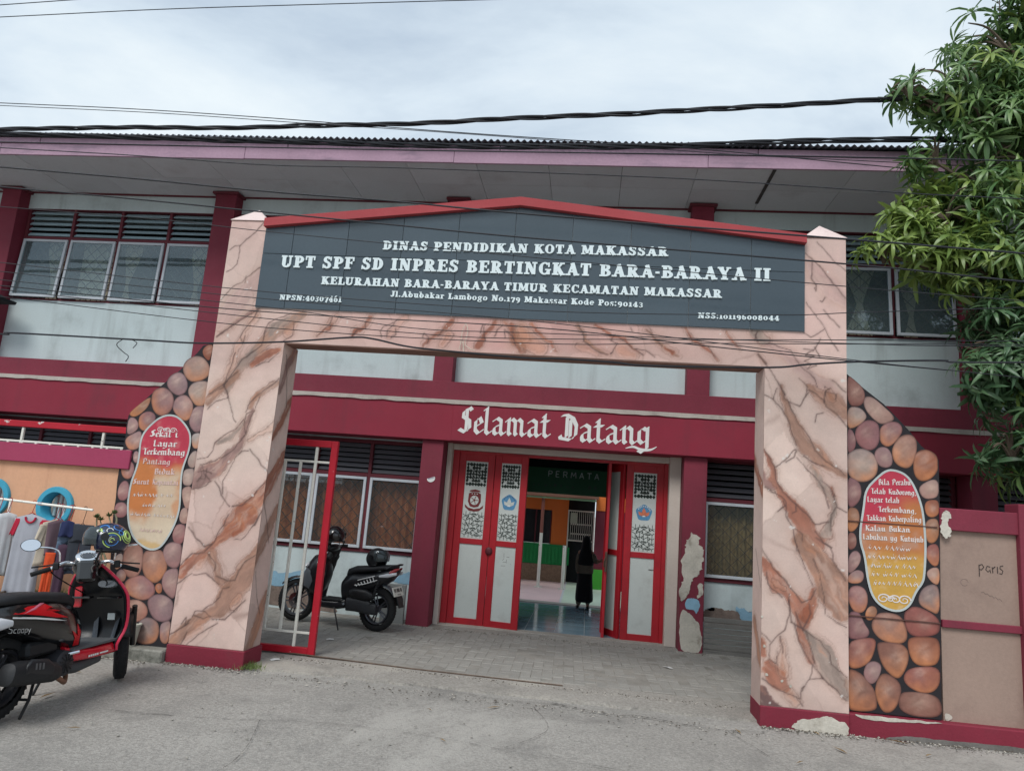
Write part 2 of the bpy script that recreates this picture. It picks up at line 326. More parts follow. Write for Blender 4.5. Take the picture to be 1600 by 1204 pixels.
SLAB = {
 'A': (.98, _ln(.20, 0, .50, 1, .16)+_ln(.46, 1, .78, 0, .31)+_ln(.3, .3, .7, .3, .13)+_sf(.18, 0, .38)+_sf(.80, 0, .44)),
 'B': (.88, _stem(.28)+_ar(.42, .74, .38, .27, -90, 90, .28, .13)+_ar(.44, .27, .42, .28, -90, 90, .30, .13)),
 'C': (.86, _ar(.48, .5, .42, .52, 50, 310, .30, .13)+_st(.78, .62, .98, .12)+_st(.78, .08, .3, .10)),
 'D': (.92, _stem(.28)+_ar(.40, .5, .48, .50, -90, 90, .31, .14)),
 'E': (.84, _stem(.28)+_ln(.3, .94, .76, .94, .13)+_ln(.3, .52, .62, .52, .12)+_ln(.3, .06, .78, .06, .13)+_st(.74, .68, 1, .12)+_st(.76, 0, .32, .12)+_st(.6, .4, .64, .09)),
 'F': (.80, _stem(.28)+_ln(.3, .94, .76, .94, .13)+_ln(.3, .52, .62, .52, .12)+_st(.72, .66, 1, .12)+_st(.6, .4, .64, .09)),
 'G': (.95, _ar(.48, .5, .44, .52, 50, 320, .30, .13)+_st(.78, .62, .98, .12)+_st(.76, .02, .46, .24)+_sf(.74, .46, .44, -.11)),
 'H': (1.0, _stem(.26)+_stem(.76)+_ln(.3, .5, .7, .5, .13)),
 'I': (.56, _stem(.28)),
 'J': (.70, _st(.48, .2, 1, .28)+_sf(.48, 1, .5, -.13)+_ar(.34, .24, .28, .26, 180, 360, .28, .16)),
 'K': (.98, _stem(.28)+_ln(.34, .40, .74, .96, .15)+_ln(.46, .56, .80, 0, .30)+_sf(.76, 1, .36, -.12)+_sf(.82, 0, .36)),
 'L': (.80, _stem(.28)+_ln(.3, .06, .76, .06, .13)+_st(.74, 0, .36, .13)),
 'M': (1.18, _stem(.20, w=.18, sw=.40)+_ln(.26, .98, .58, .12, .28)+_ln(.56, .12, .88, .98, .15)+_stem(.94, w=.30, sw=.44)),
 'N': (1.0, _stem(.22, w=.17, sw=.40)+_ln(.26, .95, .74, .05, .30)+_st(.78, 0, 1, .16)+_sf(.78, 1, .38, -.13)),
 'O': (.92, _ar(.46, .5, .44, .52, 0, 360, .30, .13, 20)),
 'P': (.84, _stem(.28)+_ar(.42, .69, .40, .31, -90, 90, .29, .13)),
 'R': (.96, _stem(.28)+_ar(.42, .71, .38, .29, -90, 90, .28, .13)+_ln(.48, .46, .76, .04, .28)+_sf(.80, 0, .34)),
 'S': (.78, _ar(.39, .735, .31, .285, 20, 265, .27, .15)+_ar(.39, .275, .33, .295, -200+110, 85, .28, .15)+_ar(.39, .275, .33, .295, 190, 270, .22, .14)+_ln(.28, .60, .52, .44, .20)+_st(.66, .66, .98, .11)+_st(.10, .02, .36, .11)),
 'T': (.86, _st(.43, 0, 1, .31)+_sf(.43, 0, .52)+_ln(.06, .94, .80, .94, .13)+_st(.10, .66, 1, .11)+_st(.76, .66, 1, .11)),
 'U': (.96, _st(.24, .25, 1, .29)+_sf(.24, 1, .46, -.13)+_st(.74, .25, 1, .15)+_sf(.74, 1, .36, -.13)+_ar(.455, .29, .355, .31, 180, 360, .28, .15)),
 'Y': (.94, _ln(.18, .96, .48, .42, .30)+_ln(.48, .42, .76, .96, .14)+_st(.48, 0, .46, .29)+_sf(.48, 0, .5)+_sf(.20, 1, .44, -.12)+_sf(.76, 1, .34, -.12)),
 '-': (.40, _ln(.05, .42, .35, .42, .16)), '.': (.34, _ar(.15, .13, .13, .13, 0, 360, .129, .129, 8)), ':': (.40, _ar(.18, .14, .13, .13, 0, 360, .129, .129, 8)+_ar(.18, .66, .13, .13, 0, 360, .129, .129, 8)),
 '0': (.74, _ar(.35, .36, .33, .37, 0, 360, .24, .12, 16)), 'o': (.72, _ar(.34, .35, .33, .36, 0, 360, .24, .12, 16)),
 '1': (.52, _st(.26, 0, .74, .25)+_sf(.26, 0, .48, .12)+_ln(.06, .62, .24, .70, .12)), '7': (.66, _ln(.04, .66, .62, .66, .17)+_ln(.56, .66, .30, -.1, .25)+_st(.08, .5, .74, .1)),
 '4': (.76, _st(.46, -.05, .84, .25)+_ln(.04, .22, .74, .22, .13)+_ln(.08, .24, .44, .8, .12)+_sf(.46, -.05, .44, .11)),
 '3': (.66, _ar(.30, .56, .27, .20, -80, 150, .19, .10)+_ar(.30, .17, .30, .24, -150, 85, .21, .10)+_ln(.2, .37, .36, .37, .08)),
 '6': (.72, _ar(.35, .27, .31, .30, 0, 360, .24, .13, 14)+_ar(.45, .46, .41, .46, 85, 190, .24, .13)), '9': (.72, _ar(.35, .47, .31, .30, 0, 360, .24, .13, 14)+_ar(.25, .28, .41, .46, -95, 10, .24, .13)),
 '8': (.72, _ar(.35, .61, .27, .24, 0, 360, .22, .12, 14)+_ar(.35, .20, .32, .28, 0, 360, .25, .13, 14)),
 'a': (.70, _st(.50, 0, .5, .24)+_ar(.34, .44, .28, .26, 0, 150, .24, .13)+_ar(.30, .19, .26, .20, 0, 360, .2, .11, 12)+_sf(.56, 0, .32, .11)),
 'b': (.76, _st(.24, 0, 1, .24)+_ar(.38, .34, .34, .36, 0, 360, .23, .12, 14)+_sf(.18, 1, .34, -.11)), 'd': (.78, _st(.52, 0, 1, .24)+_ar(.36, .34, .34, .36, 0, 360, .23, .12, 14)+_sf(.46, 1, .34, -.11)+_sf(.60, 0, .28, .11)),
 'e': (.66, _ar(.34, .35, .32, .36, 0, 320, .23, .12, 14)+_ln(.1, .36, .62, .36, .10)), 'g': (.74, _ar(.34, .44, .28, .27, 0, 360, .21, .11, 14)+_ar(.34, -.06, .32, .24, 0, 360, .18, .11, 14)+_ln(.5, .62, .70, .66, .12)),
 'k': (.80, _st(.24, 0, 1, .24)+_sf(.22, 0, .42, .11)+_sf(.18, 1, .34, -.11)+_ln(.3, .26, .58, .64, .12)+_ln(.40, .40, .62, 0, .23)+_sf(.60, .70, .3, -.1)+_sf(.66, 0, .3, .1)),
 'l': (.48, _st(.24, 0, 1, .24)+_sf(.24, 0, .44, .11)+_sf(.18, 1, .34, -.11)),
 'm': (1.12, _st(.20, 0, .7, .22)+_sf(.20, 0, .38, .11)+_sf(.14, .7, .28, -.1)+_st(.56, 0, .5, .22)+_sf(.56, 0, .36, .11)+_st(.92, 0, .5, .22)+_sf(.94, 0, .36, .11)+_ar(.43, .46, .24, .25, 0, 150, .22, .14)+_ar(.79, .46, .24, .25, 0, 150, .22, .14)),
 'r': (.58, _st(.22, 0, .7, .24)+_sf(.24, 0, .44, .11)+_sf(.16, .7, .3, -.1)+_ar(.40, .46, .20, .25, 10, 150, .2, .15)), 's': (.56, _ar(.28, .51, .23, .20, 20, 260, .2, .12)+_ar(.28, .19, .25, .21, -80, 90, .21, .12)+_ln(.2, .42, .38, .30, .15)+_st(.09, .02, .22, .09)+_st(.48, .5, .68, .09)),
 'u': (.78, _st(.22, .2, .7, .22)+_sf(.16, .7, .32, -.1)+_st(.56, 0, .7, .22)+_sf(.5, .7, .32, -.1)+_sf(.62, 0, .3, .11)+_ar(.36, .22, .25, .24, 180, 330, .22, .13)),
 ' ': (.44, []),
}
SLAB['p'] = (.76, [[(x, y-.3) for x, y in q] for q in SLAB['b'][1][:1]]+_ar(.38, .34, .34, .36, 0, 360, .23, .12, 14)+_sf(.22, -.3, .42, .11))
# broad-nib skeletons (x-height = 1)
BLK = {
 'i': (.52, [[(-.06, .86), (.08, 1), (.08, .14), (.22, 0), (.34, .12)], [(.02, 1.32), (.14, 1.42)]]),
 'n': (.86, [[(-.06, .86), (.08, 1), (.08, .12), (.2, 0)], [(.08, .78), (.30, 1), (.48, .84), (.48, .14), (.60, 0), (.72, .12)]]),
 'm': (1.26, [[(-.06, .86), (.08, 1), (.08, .12), (.2, 0)], [(.08, .78), (.28, 1), (.46, .84), (.46, .12), (.56, 0)], [(.46, .78), (.66, 1), (.84, .84), (.84, .14), (.96, 0), (1.08, .12)]]),
 'u': (.86, [[(-.06, .86), (.08, 1), (.08, .2), (.26, 0), (.46, .2)], [(.34, .9), (.48, 1), (.48, .14), (.60, 0), (.72, .12)]]),
 'a': (.84, [[(.02, .86), (.22, 1), (.44, .86), (.44, .14), (.56, 0), (.70, .12)], [(.44, .62), (.10, .46), (.04, .32), (.06, .1), (.18, 0), (.44, .2)]]),
 'e': (.60, [[(.06, .42), (.42, .66), (.26, 1), (.04, .78), (.04, .2), (.22, 0), (.46, .18)]]),
 'l': (.52, [[(-.04, 1.5), (.08, 1.62), (.08, .14), (.22, 0), (.36, .12)]]),
 't': (.58, [[(.02, 1.24), (.10, 1.36), (.10, .14), (.24, 0), (.40, .12)], [(-.12, .94), (.36, .98)]]),
 'g': (.84, [[(.44, .86), (.24, 1), (.04, .82), (.04, .22), (.20, .06), (.44, .24)], [(.34, .92), (.48, 1), (.48, -.26), (.26, -.5), (.02, -.36)]]),
 'y': (.84, [[(-.06, .86), (.08, 1), (.08, .24), (.26, .06), (.46, .24)], [(.34, .9), (.48, 1), (.48, -.26), (.26, -.5), (.02, -.36)]]),
 'j': (.46, [[(0, .88), (.12, 1), (.12, -.3), (-.06, -.5)], [(.06, 1.32), (.18, 1.42)]]),
 'r': (.56, [[(-.06, .86), (.08, 1), (.08, .12), (.2, 0), (.28, .06)], [(.08, .74), (.28, .98), (.42, .84)]]),
 'o': (.70, [[(.24, 1), (.04, .82), (.04, .2), (.22, 0), (.46, .18), (.46, .80), (.24, 1)]]),
 'd': (.76, [[(.46, .80), (.24, 1), (.04, .82), (.04, .2), (.22, 0), (.48, .18), (.48, .9), (.12, 1.5)]]),
 'b': (.74, [[(-.04, 1.5), (.08, 1.62), (.08, .2), (.24, 0), (.48, .18), (.48, .80), (.28, 1), (.08, .8)]]),
 'h': (.80, [[(-.04, 1.5), (.08, 1.62), (.08, .12), (.2, 0)], [(.08, .78), (.30, 1), (.48, .84), (.48, .1), (.34, -.14)]]),
 'k': (.74, [[(-.04, 1.5), (.08, 1.62), (.08, .12), (.2, 0)], [(.08, .62), (.40, 1), (.46, .8), (.14, .56), (.5, .08), (.62, .1)]]),
 'p': (.78, [[(-.06, .86), (.08, 1), (.08, -.5)], [(.08, .8), (.28, 1), (.48, .82), (.48, .2), (.28, 0), (.08, .2)]]),
 's': (.56, [[(.40, .9), (.24, 1), (.04, .8), (.10, .6), (.38, .42), (.40, .16), (.20, 0), (0, .12)]]),
 'S': (.86, [[(.62, 1.42), (.46, 1.6), (.14, 1.34), (.12, 1.0), (.52, .74), (.56, .26), (.30, .02), (-.08, .2)], [(.34, 1.5), (.34, .12)]]),
 'D': (1.0, [[(-.1, 1.5), (.16, 1.56), (.52, 1.36), (.72, .92), (.70, .30), (.42, .02), (-.12, .1), (-.16, .26)], [(.20, 1.46), (.20, .2)], [(.40, 1.3), (.40, .2)]]),
 'T': (.80, [[(-.04, 1.34), (.10, 1.5), (.44, 1.40), (.74, 1.52)], [(.36, 1.42), (.36, .14), (.50, 0), (.62, .12)]]),
 'L': (.74, [[(.02, 1.42), (.14, 1.56), (.14, .12), (.30, .0), (.46, .10), (.66, .22)]]),
 'P': (.86, [[(.12, 1.5), (.12, -.0), (0, -.1)], [(-.06, 1.36), (.3, 1.56), (.62, 1.34), (.6, .8), (.34, .62), (.12, .74)]]),
 'B': (.82, [[(.10, 1.5), (.10, .1)], [(.0, 1.46), (.3, 1.56), (.52, 1.3), (.46, .98), (.14, .82)], [(.3, .86), (.60, .66), (.58, .16), (.34, 0), (.06, .1)]]),
 'K': (.90, [[(-.02, 1.46), (.12, 1.56), (.12, .1), (0, 0)], [(.12, .74), (.52, 1.5), (.66, 1.4)], [(.2, .8), (.5, .5), (.54, .12), (.72, 0)]]),
 ',': (.30, [[(.1, .12), (.12, -.06), (.02, -.22)]]), '.': (.30, [[(.08, .0), (.12, .1)]]), ' ': (.62, []),
}
def put_letters(line, font, p0, p1, h, y, thick, parent, m, name='letter', each=True, nib=(.10, .075), depth_step=.00035, slant=0, dig=1):
    """set a line between two points (x,z) of a vertical plane y, facing -Y.  each=True: one mesh object per letter"""
    if font == 'slab': F = SLAB; gap = .06
    else: F = BLK; gap = .0
    total = sum(F[ch][0]+gap for ch in line)-gap
    dx, dz = p1[0]-p0[0], p1[1]-p0[1]; ln = math.hypot(dx, dz); ux = (dx/ln, dz/ln); sx = ln/total
    cur = 0; allm = MB(); out = []
    for ch in line:
        adv, st = F[ch]; mb = MB() if each else allm
        q = []
        if font == 'slab': q = st
        else:
            for pl in st:
                for a, b in zip(pl[:-1], pl[1:]):
                    n = nib; d = (b[0]-a[0], b[1]-a[1]); c = d[0]*n[1]-d[1]*n[0]
                    th = .03; l = math.hypot(*d) or 1; ex = (-d[1]/l*th, d[0]/l*th)
                    s_ = 1 if c < 0 else -1
                    P = [(a[0]-n[0], a[1]-n[1]), (a[0]+n[0], a[1]+n[1]), (b[0]+n[0], b[1]+n[1]), (b[0]-n[0], b[1]-n[1])]
                    if abs(c)/l < .035:   # stroke along the nib: a hairline
                        P = [(a[0]-ex[0]-n[0], a[1]-ex[1]-n[1]), (a[0]+ex[0]-n[0], a[1]+ex[1]-n[1]), (b[0]+ex[0]+n[0], b[1]+ex[1]+n[1]), (b[0]-ex[0]+n[0], b[1]-ex[1]+n[1])]
                    q.append(P)
        for k, poly in enumerate(q):
            pts = []
            for (x, z) in poly:
                X = (cur+x)*sx; Z = z*h*(dig if ch.isdigit() else 1)
                pts.append((p0[0]+ux[0]*X-ux[1]*Z*0+slant*Z, p0[1]+ux[1]*X+Z))
            a = sum(pts[i][0]*pts[(i+1) % len(pts)][1]-pts[(i+1) % len(pts)][0]*pts[i][1] for i in range(len(pts)))
            if abs(a) < 1e-9: continue
            if a < 0: pts = pts[::-1]
            mb.prism(pts, y-thick-(k % 24)*depth_step, y)
        cur += adv+gap
        if each and st: out.append(mb.build(name, m, parent, fix=False))
    if not each: out.append(allm.build(name, m, parent, fix=False))
    return out
BANDS=[('ltm', [(-3.299, 3.696, 0.146), (-3.466, 3.476, 0.226), (-3.602, 3.274, 0.226), (-3.689, 3.14, 0.119)]), ('mauve', [(-3.296, 3.328, 0.029), (-3.402, 3.267, 0.037), (-3.52, 3.172, 0.027), (-3.697, 3.027, 0.021)]), ('orange', [(-3.321, 3.27, 0.066), (-3.395, 3.106, 0.053), (-3.476, 2.878, 0.06), (-3.507, 2.702, 0.06), (-3.532, 2.543, 0.053)]), ('grey', [(-2.85, 3.292, 0.08), (-2.985, 3.205, 0.133), (-3.119, 3.119, 0.146), (-3.198, 2.987, 0.119), (-3.323, 2.838, 0.119), (-3.462, 2.673, 0.08), (-3.509, 2.498, 0.048)]), ('orange', [(-2.92, 3.208, 0.08), (-2.972, 3.11, 0.106)]), ('rust', [(-3.045, 2.932, 0.066), (-3.181, 2.861, 0.093), (-3.298, 2.776, 0.053)]), ('brown', [(-3.431, 2.675, 0.074), (-3.523, 2.594, 0.085), (-3.622, 2.476, 0.106), (-3.684, 2.372, 0.074)]), ('brown', [(-2.997, 2.623, 0.042), (-3.125, 2.529, 0.053), (-3.215, 2.437, 0.064), (-3.253, 2.348, 0.042)]), ('mauve', [(-3.224, 2.325, 0.042), (-3.256, 2.188, 0.064), (-3.285, 2.04, 0.074), (-3.367, 1.901, 0.096), (-3.477, 1.785, 0.149), (-3.603, 1.692, 0.18), (-3.704, 1.601, 0.117)]), ('grey', [(-3.297, 2.21, 0.025), (-3.394, 2.082, 0.042), (-3.512, 2.013, 0.053)]), ('orange', [(-2.956, 2.231, 0.064), (-3.023, 2.166, 0.038), (-3.14, 2.098, 0.027), (-3.209, 2.045, 0.021)]), ('rust', [(-2.844, 1.78, 0.064), (-2.941, 1.667, 0.106), (-3.013, 1.555, 0.127), (-3.098, 1.455, 0.159), (-3.184, 1.354, 0.191), (-3.268, 1.25, 0.17)]), ('rust', [(-3.149, 1.351, 0.243), (-3.236, 1.235, 0.133), (-3.362, 1.116, 0.1), (-3.428, 1.038, 0.066), (-3.497, 0.972, 0.077), (-3.615, 0.891, 0.1), (-3.701, 0.776, 0.1)]), ('brown', [(-3.43, 0.966, 0.111), (-3.364, 0.875, 0.077), (-3.32, 0.76, 0.066), (-3.236, 0.719, 0.089)]), ('brown', [(-2.85, 1.253, 0.066), (-2.919, 1.103, 0.111), (-2.98, 0.99, 0.155), (-3.054, 0.877, 0.177), (-3.1, 0.755, 0.199), (-3.197, 0.629, 0.221), (-3.266, 0.493, 0.155), (-3.362, 0.45, 0.1), (-3.478, 0.369, 0.122), (-3.591, 0.266, 0.122), (-3.677, 0.165, 0.122)]), ('orange', [(-3.491, 0.937, 0.055), (-3.531, 0.862, 0.077)]), ('orange', [(-3.132, 0.54, 0.077), (-3.092, 0.614, 0.066)]), ('orange', [(-3.431, 0.315, 0.055), (-3.545, 0.224, 0.055)]), ('rust', [(-3.199, 1.335, 0.066), (-3.157, 1.229, 0.066), (-3.226, 1.163, 0.044)]), ('ltm', [(1.884, 4.003, 0.087), (1.976, 3.893, 0.149), (2.092, 3.756, 0.186), (2.194, 3.649, 0.124)]), ('ltm', [(1.447, 3.295, 0.062), (1.539, 3.231, 0.099), (1.707, 3.143, 0.124), (1.81, 3.026, 0.136), (1.925, 2.924, 0.149), (2.039, 2.824, 0.186)]), ('brown', [(1.898, 2.847, 0.069), (1.992, 2.765, 0.115), (2.109, 2.711, 0.173), (2.201, 2.618, 0.115)]), ('orange', [(2.062, 2.794, 0.069), (2.085, 2.746, 0.069)]), ('brown', [(1.644, 2.858, 0.023), (1.675, 2.735, 0.058), (1.723, 2.626, 0.081), (1.782, 2.482, 0.115), (1.876, 2.33, 0.138), (1.969, 2.24, 0.127), (2.084, 2.152, 0.081), (2.198, 2.088, 0.046)]), ('rust', [(1.515, 2.27, 0.023), (1.563, 2.176, 0.069), (1.599, 2.095, 0.058), (1.588, 1.998, 0.069), (1.659, 1.896, 0.069), (1.752, 1.796, 0.127), (1.832, 1.697, 0.161), (1.89, 1.596, 0.161), (1.935, 1.496, 0.184)]), ('mauve', [(1.512, 2.065, 0.035), (1.53, 1.994, 0.069), (1.577, 1.938, 0.058)]), ('grey', [(1.934, 2.142, 0.046), (1.992, 2.003, 0.058), (2.072, 1.914, 0.069), (2.105, 1.799, 0.058), (2.071, 1.68, 0.046), (2.037, 1.573, 0.081)]), ('rust', [(2.083, 1.974, 0.023), (2.097, 1.916, 0.018)]), ('rust', [(1.51, 1.328, 0.082), (1.579, 1.238, 0.124), (1.648, 1.135, 0.151), (1.716, 1.073, 0.096), (1.797, 0.999, 0.137), (1.851, 0.897, 0.151), (1.838, 0.776, 0.096), (1.865, 0.66, 0.082), (1.918, 0.548, 0.069)]), ('rust', [(1.943, 1.092, 0.069), (1.904, 0.968, 0.082), (1.864, 0.885, 0.11)]), ('brown', [(1.848, 1.506, 0.165), (1.943, 1.377, 0.178), (2.037, 1.262, 0.233), (2.116, 1.107, 0.316), (2.168, 0.978, 0.206)]), ('grey', [(1.878, 0.767, 0.041), (1.944, 0.707, 0.11), (1.996, 0.62, 0.165), (2.048, 0.508, 0.165), (2.126, 0.4, 0.137), (2.197, 0.304, 0.082)]), ('rust', [(1.519, 0.668, 0.055), (1.534, 0.564, 0.069)]), ('maroon', [(1.524, 0.263, 0.082), (1.539, 0.187, 0.151), (1.605, 0.155, 0.11), (1.684, 0.15, 0.014)]), ('rust', [(1.588, 0.451, 0.137), (1.642, 0.365, 0.151), (1.709, 0.294, 0.069)]), ('orange', [(1.686, 0.683, 0.027), (1.687, 0.552, 0.069), (1.695, 0.409, 0.069)]), ('orange', [(1.735, 0.258, 0.082), (1.801, 0.201, 0.069)]), ('orange', [(1.621, 1.146, 0.055), (1.689, 1.097, 0.055)]), ('orange', [(-2.49, 3.304, 0.038), (-2.542, 3.233, 0.043), (-2.677, 3.09, 0.038)]), ('rust', [(-2.54, 3.218, 0.018), (-2.563, 3.156, 0.028), (-2.663, 3.098, 0.013)]), ('rust', [(-2.164, 3.311, 0.051), (-2.206, 3.218, 0.043), (-2.29, 3.154, 0.063), (-2.329, 3.099, 0.025)]), ('orange', [(-1.826, 3.311, 0.038), (-1.893, 3.233, 0.038), (-1.971, 3.124, 0.051)]), ('rust', [(-1.352, 3.303, 0.063), (-1.445, 3.194, 0.056), (-1.555, 3.115, 0.051), (-1.622, 3.052, 0.025)]), ('orange', [(-1.382, 3.153, 0.089), (-1.432, 3.062, 0.076)]), ('rust', [(-0.958, 3.306, 0.038), (-1.046, 3.14, 0.043), (-1.098, 3.064, 0.063)]), ('rust', [(-0.872, 3.31, 0.038), (-0.747, 3.184, 0.056), (-0.667, 3.056, 0.076)]), ('orange', [(-0.682, 3.275, 0.101), (-0.66, 3.159, 0.101)]), ('rust', [(-0.789, 3.272, 0.08), (-0.764, 3.15, 0.067), (-0.683, 3.061, 0.053)]), ('orange', [(-0.677, 3.185, 0.2), (-0.52, 3.085, 0.16)]), ('rust', [(-0.596, 3.32, 0.027), (-0.561, 3.252, 0.032), (-0.434, 3.15, 0.027), (-0.354, 3.063, 0.021)]), ('brown', [(-0.177, 3.316, 0.027), (-0.113, 3.227, 0.032), (-0.094, 3.152, 0.035), (0.027, 3.09, 0.032), (0.118, 3.042, 0.013)]), ('orange', [(-0.151, 3.119, 0.08), (-0.0, 3.058, 0.053)]), ('rust', [(-0.015, 3.324, 0.027), (0.137, 3.239, 0.035), (0.256, 3.2, 0.04), (0.287, 3.156, 0.035), (0.407, 3.071, 0.013)]), ('orange', [(0.232, 3.093, 0.12), (0.35, 3.054, 0.067)]), ('brown', [(0.455, 3.3, 0.021), (0.53, 3.228, 0.035), (0.634, 3.143, 0.04), (0.752, 3.059, 0.027)]), ('rust', [(0.634, 3.143, 0.027), (0.707, 3.102, 0.053)]), ('rust', [(0.8, 3.332, 0.021), (0.86, 3.244, 0.032), (0.976, 3.175, 0.035), (1.106, 3.055, 0.021)]), ('rust', [(1.185, 3.32, 0.019), (1.243, 3.218, 0.027), (1.287, 3.161, 0.013)]), ('grey', [(1.424, 3.331, 0.107), (1.509, 3.261, 0.093)]), ('brown', [(1.455, 3.125, 0.016), (1.512, 3.055, 0.021)])]
